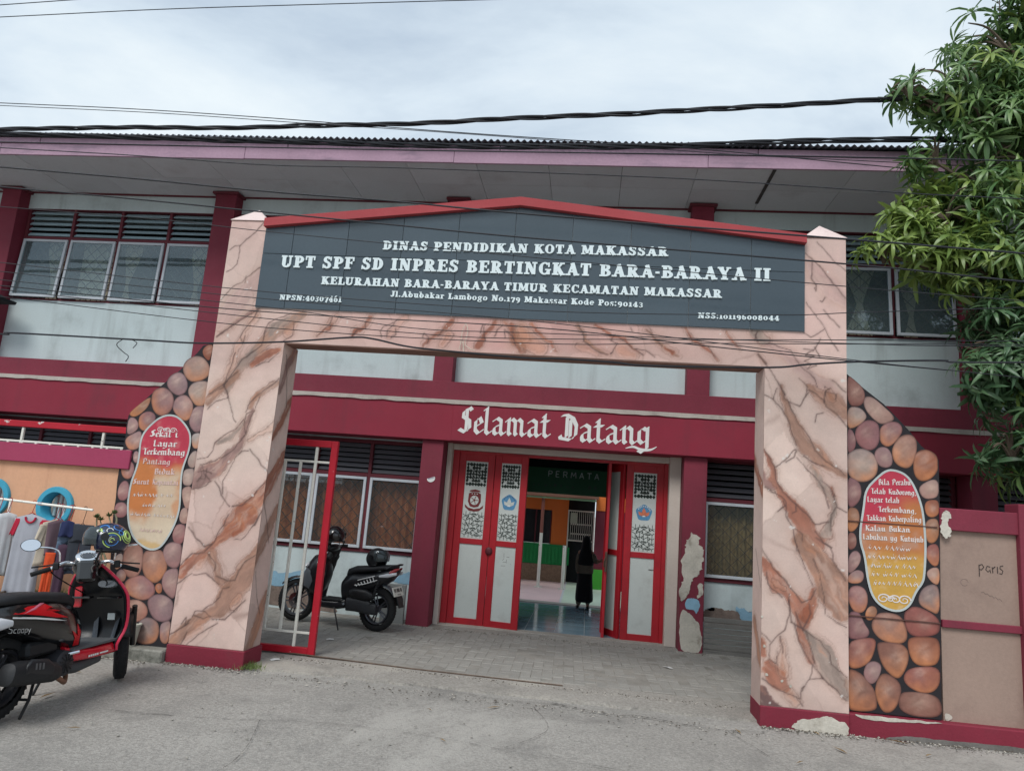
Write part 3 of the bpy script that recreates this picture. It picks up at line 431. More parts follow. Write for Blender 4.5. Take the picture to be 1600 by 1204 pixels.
CRACKS=[[(-3.332, 3.778), (-3.4, 3.709), (-3.475, 3.648), (-3.516, 3.589), (-3.594, 3.553), (-3.697, 3.409)], [(-3.477, 3.665), (-3.475, 3.591)], [(-3.296, 3.328), (-3.402, 3.267), (-3.52, 3.172), (-3.697, 3.027)], [(-3.693, 3.932), (-3.64, 3.971), (-3.589, 3.969), (-3.585, 3.885), (-3.587, 3.785), (-3.645, 3.725), (-3.691, 3.698)], [(-3.589, 3.969), (-3.525, 4.047), (-3.444, 4.126), (-3.374, 4.23)], [(-3.302, 3.312), (-3.36, 3.204), (-3.428, 3.104), (-3.451, 3.039), (-3.417, 2.976), (-3.405, 3.057)], [(-3.476, 2.878), (-3.5, 2.765), (-3.53, 2.637), (-3.534, 2.559)], [(-2.965, 3.303), (-3.088, 3.249), (-3.179, 3.196), (-3.206, 3.099), (-3.212, 2.971), (-3.328, 2.869), (-3.401, 2.81), (-3.537, 2.574), (-3.69, 2.456)], [(-2.92, 3.208), (-2.919, 3.081), (-3.023, 3.012)], [(-3.04, 2.9), (-3.126, 2.817), (-3.248, 2.763)], [(-3.534, 2.559), (-3.485, 2.446)], [(-3.422, 2.7), (-3.514, 2.62), (-3.541, 2.543), (-3.672, 2.46)], [(-3.545, 2.568), (-3.475, 2.447), (-3.43, 2.325), (-3.39, 2.229), (-3.367, 2.206)], [(-3.474, 2.44), (-3.598, 2.402), (-3.677, 2.323)], [(-3.0, 2.648), (-3.057, 2.595), (-3.184, 2.488), (-3.272, 2.384), (-3.286, 2.309)], [(-3.224, 2.325), (-3.272, 2.298), (-3.287, 2.186), (-3.264, 2.114)], [(-3.167, 2.464), (-3.201, 2.339), (-3.234, 2.214), (-3.262, 2.102), (-3.338, 1.963), (-3.439, 1.872), (-3.583, 1.808), (-3.668, 1.778)], [(-3.29, 2.247), (-3.365, 2.144), (-3.47, 2.077), (-3.548, 1.998), (-3.556, 1.925), (-3.604, 1.861), (-3.702, 1.83)], [(-3.197, 1.961), (-3.11, 1.882), (-3.063, 1.825), (-2.98, 1.771), (-2.96, 1.713)], [(-3.493, 1.64), (-3.431, 1.573), (-3.41, 1.515), (-3.319, 1.415)], [(-3.27, 1.938), (-3.325, 1.88), (-3.368, 1.744), (-3.417, 1.645), (-3.399, 1.527)], [(-3.207, 1.942), (-3.27, 1.938)], [(-3.53, 1.637), (-3.574, 1.592), (-3.702, 1.547)], [(-3.642, 1.774), (-3.611, 1.703), (-3.545, 1.648)], [(-3.67, 1.711), (-3.609, 1.728), (-3.541, 1.708)], [(-3.65, 1.665), (-3.597, 1.656), (-3.587, 1.753)], [(-3.67, 1.627), (-3.628, 1.69), (-3.649, 1.737)], [(-2.875, 1.826), (-2.96, 1.713), (-3.035, 1.625), (-3.108, 1.525), (-3.196, 1.436), (-3.294, 1.417)], [(-2.855, 1.768), (-2.902, 1.658), (-2.938, 1.561), (-2.975, 1.464), (-3.009, 1.356), (-3.046, 1.267)], [(-3.691, 1.2), (-3.597, 1.11), (-3.506, 1.032), (-3.432, 1.062)], [(-3.317, 1.339), (-3.343, 1.251), (-3.395, 1.162), (-3.415, 1.076), (-3.498, 0.984), (-3.613, 0.963), (-3.712, 0.847)], [(-3.219, 1.121), (-3.155, 1.126), (-3.099, 1.185), (-3.058, 1.261), (-2.998, 1.387)], [(-2.995, 1.001), (-3.088, 0.934), (-3.139, 0.846), (-3.153, 0.762), (-3.215, 0.751), (-3.337, 0.782)], [(-3.33, 0.406), (-3.203, 0.417), (-3.125, 0.494), (-3.038, 0.595)], [(-3.518, 0.413), (-3.505, 0.455), (-3.416, 0.463), (-3.346, 0.428), (-3.406, 0.399), (-3.513, 0.425)], [(-3.57, 0.775), (-3.443, 0.797), (-3.313, 0.713)], [(-3.584, 0.785), (-3.643, 0.745), (-3.71, 0.673)], [(-3.615, 0.334), (-3.573, 0.396), (-3.575, 0.326), (-3.533, 0.388)], [(-3.546, 0.27), (-3.568, 0.21), (-3.597, 0.15)], [(-3.419, 0.48), (-3.362, 0.532), (-3.282, 0.598), (-3.269, 0.681), (-3.207, 0.698)], [(-3.714, 0.231), (-3.609, 0.299), (-3.54, 0.352)], [(-3.546, 0.154), (-3.445, 0.245), (-3.344, 0.335), (-3.274, 0.376)], [(-3.443, 0.965), (-3.372, 0.887), (-3.369, 0.827)], [(1.858, 4.088), (1.976, 3.978), (2.041, 3.895), (2.105, 3.813), (2.207, 3.677)], [(1.963, 4.206), (2.054, 4.095), (2.106, 4.025), (2.215, 3.93)], [(1.917, 4.004), (1.917, 3.862), (1.95, 3.793), (1.95, 3.737), (1.937, 3.764)], [(1.989, 3.64), (2.001, 3.627), (2.027, 3.67)], [(1.866, 3.621), (1.95, 3.499), (2.027, 3.392), (2.09, 3.272), (2.141, 3.193)], [(2.014, 3.558), (2.078, 3.477), (2.155, 3.412)], [(1.847, 3.342), (1.912, 3.304), (1.976, 3.335), (2.027, 3.379)], [(1.848, 3.191), (1.925, 3.182), (1.861, 3.138), (1.938, 3.128), (1.848, 3.083), (1.912, 3.059), (1.874, 3.016), (1.95, 3.047)], [(1.937, 3.21), (1.976, 3.13)], [(1.925, 3.168), (1.988, 3.294)], [(1.449, 3.116), (1.541, 3.012), (1.607, 2.907), (1.685, 2.763)], [(1.811, 2.918), (1.887, 2.855), (1.862, 2.755)], [(1.539, 3.231), (1.733, 3.172), (1.81, 3.04), (1.938, 2.925), (1.963, 2.846)], [(2.089, 2.92), (2.202, 2.82)], [(1.427, 3.308), (1.448, 3.24)], [(2.039, 2.77), (2.026, 2.863), (2.064, 2.838)], [(1.592, 2.717), (1.615, 2.818)], [(1.485, 2.761), (1.592, 2.717), (1.664, 2.635), (1.735, 2.504), (1.748, 2.443), (1.795, 2.325)], [(1.644, 2.858), (1.687, 2.723), (1.817, 2.669), (1.887, 2.797)], [(1.722, 2.7), (1.77, 2.592), (1.817, 2.497), (1.899, 2.404), (1.946, 2.286), (2.038, 2.196), (2.141, 2.144), (2.198, 2.088)], [(1.898, 2.822), (2.015, 2.742), (2.039, 2.682), (2.131, 2.614), (2.212, 2.509)], [(2.027, 2.817), (2.021, 2.718)], [(2.039, 2.818), (2.121, 2.798), (2.109, 2.748)], [(1.515, 2.27), (1.563, 2.201), (1.61, 2.131), (1.611, 2.024), (1.67, 1.92)], [(1.622, 2.126), (1.703, 2.192), (1.772, 2.275), (1.795, 2.289)], [(1.703, 2.174), (1.772, 2.215), (1.795, 2.276)], [(1.795, 2.216), (1.888, 2.114), (1.969, 2.037), (2.015, 1.957), (2.06, 1.796)], [(2.003, 2.027), (2.083, 1.962), (2.1, 1.904), (2.089, 1.986)], [(2.207, 1.772), (2.128, 1.812), (2.082, 1.751), (2.071, 1.61)], [(2.1, 1.904), (2.128, 1.824)], [(1.67, 1.909), (1.797, 1.811), (1.901, 1.714), (1.946, 1.659), (2.06, 1.679)], [(1.531, 1.946), (1.659, 1.872), (1.705, 1.828), (1.706, 1.711), (1.764, 1.61), (1.776, 1.541), (1.799, 1.423)], [(1.946, 2.541), (1.957, 2.609), (2.015, 2.625)], [(1.946, 1.601), (2.014, 1.513), (2.082, 1.473)], [(1.637, 1.741), (1.694, 1.792), (1.682, 1.827)], [(1.786, 1.822), (1.798, 1.753), (1.763, 1.738)], [(1.853, 2.232), (1.923, 2.189), (2.015, 2.159)], [(1.776, 1.611), (1.844, 1.569), (1.844, 1.512)], [(1.956, 1.542), (2.077, 1.47), (2.097, 1.348), (2.196, 1.208)], [(1.93, 1.362), (1.983, 1.244), (2.01, 1.098), (2.03, 0.926)], [(2.049, 0.915), (2.115, 0.868), (2.2, 0.829)], [(1.758, 0.835), (1.864, 0.779), (1.983, 0.711), (2.062, 0.613), (2.075, 0.524), (2.198, 0.445)], [(1.784, 0.825), (1.812, 0.721), (1.852, 0.607), (1.931, 0.51), (2.009, 0.414), (2.113, 0.334), (2.196, 0.253)], [(1.73, 1.007), (1.744, 0.914), (1.705, 0.764), (1.639, 0.705), (1.58, 0.634), (1.581, 0.542)], [(1.523, 0.366), (1.616, 0.311), (1.696, 0.28), (1.801, 0.252), (1.853, 0.18)], [(1.931, 0.51), (1.905, 0.391), (1.84, 0.307), (1.84, 0.243), (1.801, 0.252)], [(2.009, 0.414), (1.905, 0.391)], [(1.481, 1.463), (1.537, 1.371), (1.606, 1.267), (1.749, 1.116), (1.837, 1.003), (1.917, 1.036), (1.957, 1.12)], [(1.729, 1.06), (1.737, 0.927), (1.764, 0.836)], [(1.505, 0.733), (1.586, 0.661)], [(1.84, 0.314), (1.859, 0.335), (1.846, 0.295)], [(1.781, 1.501), (1.835, 1.368), (1.876, 1.262), (1.93, 1.145)], [(1.552, 1.222), (1.567, 1.128), (1.676, 1.029)], [(1.878, 0.767), (1.917, 0.626), (1.944, 0.524)], [(1.672, 0.708), (1.693, 0.579)], [(1.574, 0.528), (1.634, 0.495), (1.647, 0.587)], [(1.784, 0.918), (1.851, 0.778), (1.917, 0.916), (1.904, 0.995)], [(-2.548, 3.278), (-2.555, 3.217), (-2.677, 3.09)], [(-2.555, 3.217), (-2.541, 3.164), (-2.592, 3.139)], [(-2.21, 3.248), (-2.202, 3.181), (-2.277, 3.177), (-2.321, 3.1)], [(-2.029, 3.106), (-2.05, 3.165), (-2.025, 3.211), (-1.926, 3.261), (-1.884, 3.293)], [(-1.986, 3.123), (-1.977, 3.184), (-1.924, 3.246)], [(-1.905, 3.202), (-1.898, 3.143), (-1.94, 3.111)], [(-1.63, 3.126), (-1.619, 3.164), (-1.571, 3.129), (-1.581, 3.076)], [(-1.446, 3.209), (-1.484, 3.148)], [(-1.08, 3.197), (-1.072, 3.271), (-1.043, 3.28)], [(-1.056, 3.257), (-1.031, 3.126)], [(-0.948, 3.174), (-0.924, 3.234), (-0.884, 3.28)], [(-0.846, 3.164), (-0.859, 3.237), (-0.776, 3.182), (-0.734, 3.096)], [(-0.177, 3.316), (-0.113, 3.227), (-0.109, 3.166), (-0.002, 3.088), (0.118, 3.042)], [(0.166, 3.241), (0.14, 3.179), (0.2, 3.151), (0.146, 3.058)], [(0.196, 3.227), (0.287, 3.156), (0.436, 3.058)], [(0.361, 3.114), (0.449, 3.104), (0.537, 3.048)], [(0.455, 3.3), (0.53, 3.228), (0.605, 3.157)], [(0.483, 3.317), (0.515, 3.258)], [(0.83, 3.288), (0.876, 3.2), (0.976, 3.175)], [(1.019, 3.162), (1.077, 3.076)], [(0.309, 3.309), (0.332, 3.279)], [(1.438, 3.332), (1.425, 3.257)], [(1.455, 3.125), (1.526, 3.041)]]
STONES_L=[('orange2', [(-3.864, 2.9), (-3.824, 2.96), (-3.757, 2.964), (-3.764, 2.879), (-3.774, 2.799), (-3.831, 2.837)]), ('peach', [(-4.03, 2.697), (-4.022, 2.775), (-3.951, 2.833), (-3.878, 2.841), (-3.813, 2.806), (-3.762, 2.737), (-3.755, 2.68), (-3.797, 2.62), (-3.911, 2.585), (-3.984, 2.623)]), ('mauve', [(-4.18, 2.548), (-4.159, 2.626), (-4.073, 2.676), (-4.007, 2.641), (-3.963, 2.56), (-3.968, 2.483), (-4.034, 2.439), (-4.12, 2.474)]), ('mauvered', [(-4.309, 2.361), (-4.307, 2.464), (-4.246, 2.503), (-4.179, 2.503), (-4.103, 2.45), (-4.077, 2.362), (-4.101, 2.279), (-4.173, 2.23), (-4.259, 2.263)]), ('cream', [(-3.948, 2.484), (-3.921, 2.562), (-3.845, 2.592), (-3.772, 2.594), (-3.752, 2.572), (-3.745, 2.363), (-3.833, 2.351), (-3.888, 2.399)]), ('pink', [(-4.077, 2.337), (-4.057, 2.414), (-3.97, 2.455), (-3.886, 2.386), (-3.869, 2.311), (-3.881, 2.235), (-3.927, 2.195), (-3.999, 2.228), (-4.062, 2.287)]), ('mauve', [(-3.893, 2.184), (-3.867, 2.312), (-3.819, 2.346), (-3.75, 2.35), (-3.751, 2.193), (-3.757, 2.105), (-3.819, 2.095)]), ('orange1', [(-4.521, 2.222), (-4.49, 2.274), (-4.333, 2.417), (-4.323, 2.361), (-4.356, 2.282), (-4.449, 2.201)]), ('mauvered', [(-4.409, 2.165), (-4.401, 2.229), (-4.327, 2.269), (-4.255, 2.244), (-4.239, 2.188), (-4.286, 2.11), (-4.332, 2.069), (-4.392, 2.103)]), ('pink', [(-4.518, 2.095), (-4.515, 2.19), (-4.462, 2.194), (-4.414, 2.152), (-4.403, 2.09), (-4.46, 2.036), (-4.507, 2.033)]), ('pink', [(-4.511, 1.945), (-4.507, 1.995), (-4.435, 2.044), (-4.379, 2.069), (-4.355, 2.03), (-4.35, 1.943), (-4.381, 1.891), (-4.459, 1.88)]), ('white', [(-3.832, 2.014), (-3.833, 2.063), (-3.791, 2.085), (-3.753, 2.081), (-3.754, 2.019), (-3.752, 1.938), (-3.807, 1.941)]), ('cream', [(-3.843, 1.815), (-3.813, 1.897), (-3.758, 1.919), (-3.757, 1.833), (-3.76, 1.75), (-3.816, 1.756)]), ('cream', [(-3.869, 1.654), (-3.863, 1.722), (-3.801, 1.742), (-3.758, 1.735), (-3.759, 1.589), (-3.826, 1.578), (-3.857, 1.606)]), ('peach', [(-3.854, 1.51), (-3.836, 1.559), (-3.759, 1.577), (-3.751, 1.452), (-3.752, 1.361), (-3.799, 1.369)]), ('redpink', [(-4.524, 1.832), (-4.499, 1.877), (-4.439, 1.881), (-4.412, 1.827), (-4.427, 1.776), (-4.492, 1.768)]), ('pink', [(-4.407, 1.815), (-4.403, 1.865), (-4.364, 1.873), (-4.339, 1.807), (-4.357, 1.756), (-4.393, 1.772)]), ('redpink', [(-4.513, 1.696), (-4.504, 1.758), (-4.44, 1.775), (-4.384, 1.742), (-4.372, 1.656), (-4.409, 1.598), (-4.477, 1.612)]), ('redpink', [(-4.506, 1.463), (-4.493, 1.549), (-4.446, 1.583), (-4.404, 1.556), (-4.386, 1.459), (-4.412, 1.396), (-4.478, 1.396)]), ('redpink', [(-4.509, 1.279), (-4.501, 1.355), (-4.445, 1.377), (-4.39, 1.356), (-4.371, 1.276), (-4.404, 1.233), (-4.486, 1.233)]), ('peach', [(-3.839, 1.275), (-3.83, 1.357), (-3.768, 1.378), (-3.755, 1.268), (-3.76, 1.221), (-3.817, 1.23)]), ('redpink', [(-3.88, 1.111), (-3.869, 1.193), (-3.815, 1.217), (-3.757, 1.201), (-3.761, 1.041), (-3.828, 1.033), (-3.861, 1.06)]), ('pink', [(-3.948, 0.946), (-3.926, 1.015), (-3.859, 1.046), (-3.766, 1.034), (-3.762, 0.83), (-3.833, 0.808), (-3.914, 0.857)]), ('orange3', [(-4.335, 0.835), (-4.334, 0.929), (-4.274, 1.0), (-4.185, 0.994), (-4.145, 0.917), (-4.136, 0.786), (-4.164, 0.711), (-4.232, 0.685), (-4.306, 0.732)]), ('orange3', [(-4.143, 0.838), (-4.13, 0.932), (-4.061, 0.955), (-3.96, 0.959), (-3.899, 0.871), (-3.886, 0.78), (-3.942, 0.684), (-3.996, 0.663), (-4.091, 0.71)]), ('pink', [(-3.91, 0.647), (-3.91, 0.752), (-3.846, 0.799), (-3.765, 0.806), (-3.763, 0.66), (-3.765, 0.53), (-3.851, 0.574)]), ('orange2', [(-3.974, 0.616), (-3.959, 0.659), (-3.909, 0.66), (-3.896, 0.583), (-3.936, 0.567)]), ('pink', [(-4.383, 0.712), (-4.347, 0.755), (-4.301, 0.746), (-4.273, 0.695), (-4.297, 0.641), (-4.359, 0.662)]), ('redpink', [(-4.28, 0.629), (-4.232, 0.685), (-4.122, 0.721), (-4.027, 0.676), (-3.974, 0.616), (-3.977, 0.55), (-4.054, 0.498), (-4.157, 0.509), (-4.252, 0.553)]), ('orange3', [(-4.222, 0.386), (-4.231, 0.476), (-4.126, 0.498), (-4.032, 0.455), (-4.004, 0.38), (-4.051, 0.318), (-4.174, 0.281)]), ('mauve', [(-4.025, 0.481), (-3.99, 0.543), (-3.893, 0.564), (-3.785, 0.522), (-3.764, 0.452), (-3.768, 0.349), (-3.865, 0.319), (-3.958, 0.358)]), ('greymauve', [(-4.091, 0.218), (-4.066, 0.323), (-3.985, 0.349), (-3.893, 0.313), (-3.864, 0.226), (-3.89, 0.134), (-4.0, 0.111), (-4.075, 0.13)]), ('mauve', [(-3.859, 0.239), (-3.857, 0.309), (-3.767, 0.343), (-3.764, 0.248), (-3.763, 0.133), (-3.836, 0.146)]), ('cream', [(-4.431, 0.814), (-4.401, 0.89), (-4.344, 0.901), (-4.339, 0.795), (-4.388, 0.738)]), ('pink', [(-4.397, 0.553), (-4.349, 0.61), (-4.283, 0.602), (-4.264, 0.499), (-4.352, 0.466)]), ('mauvered', [(-4.352, 0.349), (-4.333, 0.441), (-4.25, 0.462), (-4.201, 0.311), (-4.284, 0.252)]), ('mauve', [(-4.315, 0.146), (-4.267, 0.24), (-4.126, 0.253), (-4.092, 0.128), (-4.211, 0.092)])]
STONES_R=[('brown1', [(2.247, 2.985), (2.299, 2.95), (2.386, 2.867), (2.391, 2.768), (2.344, 2.715), (2.246, 2.722)]), ('cream', [(2.245, 2.695), (2.344, 2.703), (2.401, 2.644), (2.395, 2.595), (2.307, 2.522), (2.244, 2.512)]), ('peach', [(2.383, 2.755), (2.403, 2.799), (2.461, 2.797), (2.542, 2.727), (2.627, 2.646), (2.621, 2.603), (2.528, 2.563), (2.459, 2.611), (2.402, 2.682)]), ('redpink', [(2.309, 2.467), (2.33, 2.529), (2.401, 2.593), (2.493, 2.576), (2.509, 2.492), (2.502, 2.394), (2.444, 2.329), (2.363, 2.348), (2.318, 2.406)]), ('redpink', [(2.515, 2.48), (2.527, 2.542), (2.597, 2.589), (2.666, 2.587), (2.7, 2.54), (2.687, 2.479), (2.594, 2.366), (2.525, 2.395)]), ('mauvered', [(2.244, 2.506), (2.284, 2.496), (2.312, 2.418), (2.308, 2.345), (2.271, 2.3), (2.243, 2.304)]), ('cream', [(2.243, 2.28), (2.317, 2.327), (2.398, 2.332), (2.478, 2.271), (2.49, 2.176), (2.464, 2.102), (2.383, 2.052), (2.292, 2.066), (2.242, 2.135)]), ('pink', [(2.463, 2.294), (2.502, 2.357), (2.571, 2.362), (2.61, 2.304), (2.614, 2.22), (2.568, 2.185), (2.5, 2.2)]), ('orange3', [(2.614, 2.328), (2.64, 2.403), (2.687, 2.466), (2.768, 2.486), (2.816, 2.438), (2.81, 2.329), (2.773, 2.219), (2.716, 2.195), (2.637, 2.234)]), ('orange2', [(2.791, 2.256), (2.81, 2.329), (2.89, 2.365), (2.968, 2.328), (2.995, 2.27), (2.981, 2.186), (2.917, 2.11), (2.838, 2.093), (2.794, 2.149)]), ('mauvered', [(2.241, 2.075), (2.303, 2.073), (2.354, 2.011), (2.348, 1.903), (2.29, 1.83), (2.24, 1.836)]), ('peach', [(2.828, 2.009), (2.849, 2.058), (2.94, 2.112), (2.993, 2.092), (2.993, 1.997), (2.958, 1.954), (2.868, 1.941)]), ('orange2', [(2.869, 1.871), (2.89, 1.925), (2.958, 1.938), (2.991, 1.915), (2.986, 1.821), (2.932, 1.788), (2.887, 1.802)]), ('orange1', [(2.239, 1.813), (2.301, 1.823), (2.335, 1.784), (2.334, 1.69), (2.288, 1.622), (2.238, 1.624)]), ('orange1', [(2.868, 1.708), (2.898, 1.768), (2.965, 1.779), (2.98, 1.728), (2.977, 1.635), (2.937, 1.575), (2.882, 1.582)]), ('brown1', [(2.241, 1.609), (2.296, 1.606), (2.313, 1.55), (2.302, 1.485), (2.24, 1.459)]), ('redorange', [(2.87, 1.509), (2.908, 1.562), (2.976, 1.563), (2.974, 1.405), (2.93, 1.381), (2.878, 1.44)]), ('pink', [(2.239, 1.274), (2.246, 1.416), (2.302, 1.466), (2.347, 1.425), (2.335, 1.353), (2.272, 1.277)]), ('pink', [(2.239, 1.246), (2.3, 1.301), (2.362, 1.292), (2.366, 1.229), (2.327, 1.19), (2.239, 1.19)]), ('peach', [(2.865, 1.32), (2.917, 1.37), (2.977, 1.371), (2.969, 1.231), (2.913, 1.247)]), ('redpink', [(2.239, 1.05), (2.251, 1.149), (2.327, 1.174), (2.388, 1.133), (2.396, 1.036), (2.359, 0.957), (2.284, 0.957)]), ('greymauve', [(2.805, 1.12), (2.845, 1.2), (2.927, 1.237), (2.968, 1.196), (2.963, 0.99), (2.881, 1.024), (2.814, 1.059)]), ('orange1', [(2.375, 0.951), (2.407, 1.01), (2.455, 1.014), (2.475, 0.967), (2.433, 0.902), (2.385, 0.9)]), ('mauvered', [(2.238, 0.939), (2.311, 0.962), (2.345, 0.921), (2.365, 0.868), (2.411, 0.804), (2.377, 0.753), (2.268, 0.736), (2.237, 0.76)]), ('orange3', [(2.43, 0.874), (2.474, 0.953), (2.556, 0.97), (2.664, 0.95), (2.702, 0.83), (2.694, 0.762), (2.633, 0.733), (2.512, 0.745), (2.445, 0.807)]), ('redorange', [(2.689, 0.966), (2.719, 1.009), (2.774, 1.042), (2.88, 1.01), (2.959, 0.949), (2.956, 0.854), (2.889, 0.818), (2.755, 0.801), (2.703, 0.858)]), ('redorange', [(2.237, 0.692), (2.323, 0.741), (2.452, 0.756), (2.448, 0.671), (2.402, 0.558), (2.307, 0.505), (2.235, 0.516)]), ('brownred', [(2.468, 0.7), (2.498, 0.727), (2.633, 0.736), (2.706, 0.695), (2.711, 0.601), (2.655, 0.476), (2.601, 0.461), (2.509, 0.542)]), ('orange2', [(2.714, 0.75), (2.741, 0.79), (2.889, 0.804), (2.957, 0.786), (2.95, 0.611), (2.856, 0.575), (2.764, 0.586), (2.725, 0.657)]), ('pink', [(2.356, 0.473), (2.388, 0.557), (2.456, 0.574), (2.5, 0.541), (2.481, 0.459), (2.433, 0.391), (2.38, 0.409)]), ('brownred', [(2.234, 0.475), (2.28, 0.486), (2.36, 0.447), (2.44, 0.348), (2.457, 0.257), (2.444, 0.192), (2.291, 0.174), (2.232, 0.194)]), ('brownred', [(2.45, 0.349), (2.474, 0.445), (2.528, 0.487), (2.614, 0.445), (2.653, 0.382), (2.624, 0.261), (2.57, 0.192), (2.504, 0.189), (2.459, 0.283)]), ('redorange', [(2.674, 0.438), (2.696, 0.52), (2.776, 0.558), (2.949, 0.575), (2.948, 0.438), (2.877, 0.365), (2.759, 0.373)]), ('brownred', [(2.634, 0.275), (2.652, 0.343), (2.732, 0.361), (2.877, 0.358), (2.948, 0.319), (2.955, 0.192), (2.755, 0.175), (2.65, 0.211)])]
PLQ_L=[(-4.09, 2.245), (-3.998, 2.229), (-3.894, 2.139), (-3.839, 2.047), (-3.837, 1.904), (-3.875, 1.749), (-3.876, 1.643), (-3.859, 1.504), (-3.842, 1.344), (-3.874, 1.181), (-3.956, 1.004), (-4.035, 0.958), (-4.123, 0.968), (-4.248, 1.038), (-4.318, 1.147), (-4.349, 1.237), (-4.377, 1.374), (-4.379, 1.561), (-4.343, 1.716), (-4.337, 1.824), (-4.352, 1.966), (-4.328, 2.064), (-4.232, 2.178), (-4.163, 2.225)]
PLQ_R=[(2.564, 2.166), (2.648, 2.166), (2.731, 2.128), (2.791, 2.033), (2.845, 1.874), (2.861, 1.714), (2.867, 1.534), (2.852, 1.311), (2.835, 1.237), (2.782, 1.17), (2.729, 1.041), (2.637, 0.986), (2.515, 1.012), (2.434, 1.088), (2.395, 1.231), (2.376, 1.42), (2.341, 1.524), (2.337, 1.631), (2.37, 1.828), (2.387, 1.983), (2.478, 2.088)]
OUT_L=[(-3.735, 2.991), (-3.863, 2.952), (-3.917, 2.871), (-4.063, 2.696), (-4.202, 2.559), (-4.335, 2.43), (-4.526, 2.215), (-4.532, 2.12), (-4.522, 2.019), (-4.526, 1.894), (-4.53, 1.769), (-4.53, 1.571), (-4.514, 1.413), (-4.512, 1.238), (-4.46, 0.812), (-4.395, 0.397), (-4.329, 0.068)]
OUT_R=[(2.247, 2.995), (2.392, 2.87), (2.554, 2.743), (2.751, 2.531), (2.857, 2.393), (2.995, 2.282), (2.993, 1.88), (2.988, 1.674), (2.973, 0.842), (2.961, 0.167)]
TX_L=[('Sekal i', (-4.253, 2.023), (-3.963, 2.032), 0.055), ('Layar', (-4.209, 1.931), (-3.963, 1.94), 0.051), ('Terkembang', (-4.303, 1.847), (-3.864, 1.862), 0.051), ('Pantang', (-4.287, 1.756), (-3.999, 1.766), 0.046), ('Biduk', (-4.15, 1.665), (-3.941, 1.674), 0.046), ('Surut Kepantai', (-4.353, 1.557), (-3.884, 1.578), 0.042)]
TX_R=[('Bila Perahu', (2.496, 2.034), (2.762, 2.05), 0.041), ('Telah Kudorong,', (2.432, 1.955), (2.802, 1.965), 0.039), ('Layar telah', (2.4, 1.882), (2.666, 1.89), 0.039), ('Terkembang,', (2.49, 1.805), (2.799, 1.81), 0.039), ('Takkan Kuberpaling', (2.393, 1.724), (2.843, 1.74), 0.039), ('Kalau Bukan', (2.384, 1.637), (2.749, 1.65), 0.039), ('Labuhan yg Kutujuh', (2.362, 1.563), (2.855, 1.575), 0.039)]
LO_L=[((-4.333, 1.441), (-3.908, 1.46), 0.037), ((-4.222, 1.35), (-3.967, 1.363), 0.031), ((-4.326, 1.261), (-3.882, 1.266), 0.031), ((-4.213, 1.12), (-3.988, 1.121), 0.033)]
LO_R=[((2.398, 1.48), (2.764, 1.492), 0.039), ((2.397, 1.406), (2.8, 1.423), 0.039), ((2.417, 1.333), (2.797, 1.347), 0.039), ((2.426, 1.263), (2.805, 1.276), 0.039), ((2.441, 1.191), (2.812, 1.204), 0.039)]
SIGN=[('DINAS PENDIDIKAN KOTA MAKASSAR', (-2.111, 3.976), (0.623, 4.005), 0.089), ('UPT SPF SD INPRES BERTINGKAT BARA-BARAYA II', (-3.122, 3.759), (1.549, 3.801), 0.121), ('KELURAHAN BARA-BARAYA TIMUR KECAMATAN MAKASSAR', (-2.689, 3.601), (1.119, 3.623), 0.079), ('Jl.Abubakar Lambogo No.179 Makassar Kode Pos:90143', (-1.986, 3.506), (0.415, 3.505), 0.058), ('NPSN:40307461', (-3.09, 3.428), (-2.461, 3.428), 0.052), ('NSS:101196008044', (0.91, 3.424), (1.628, 3.434), 0.053)]
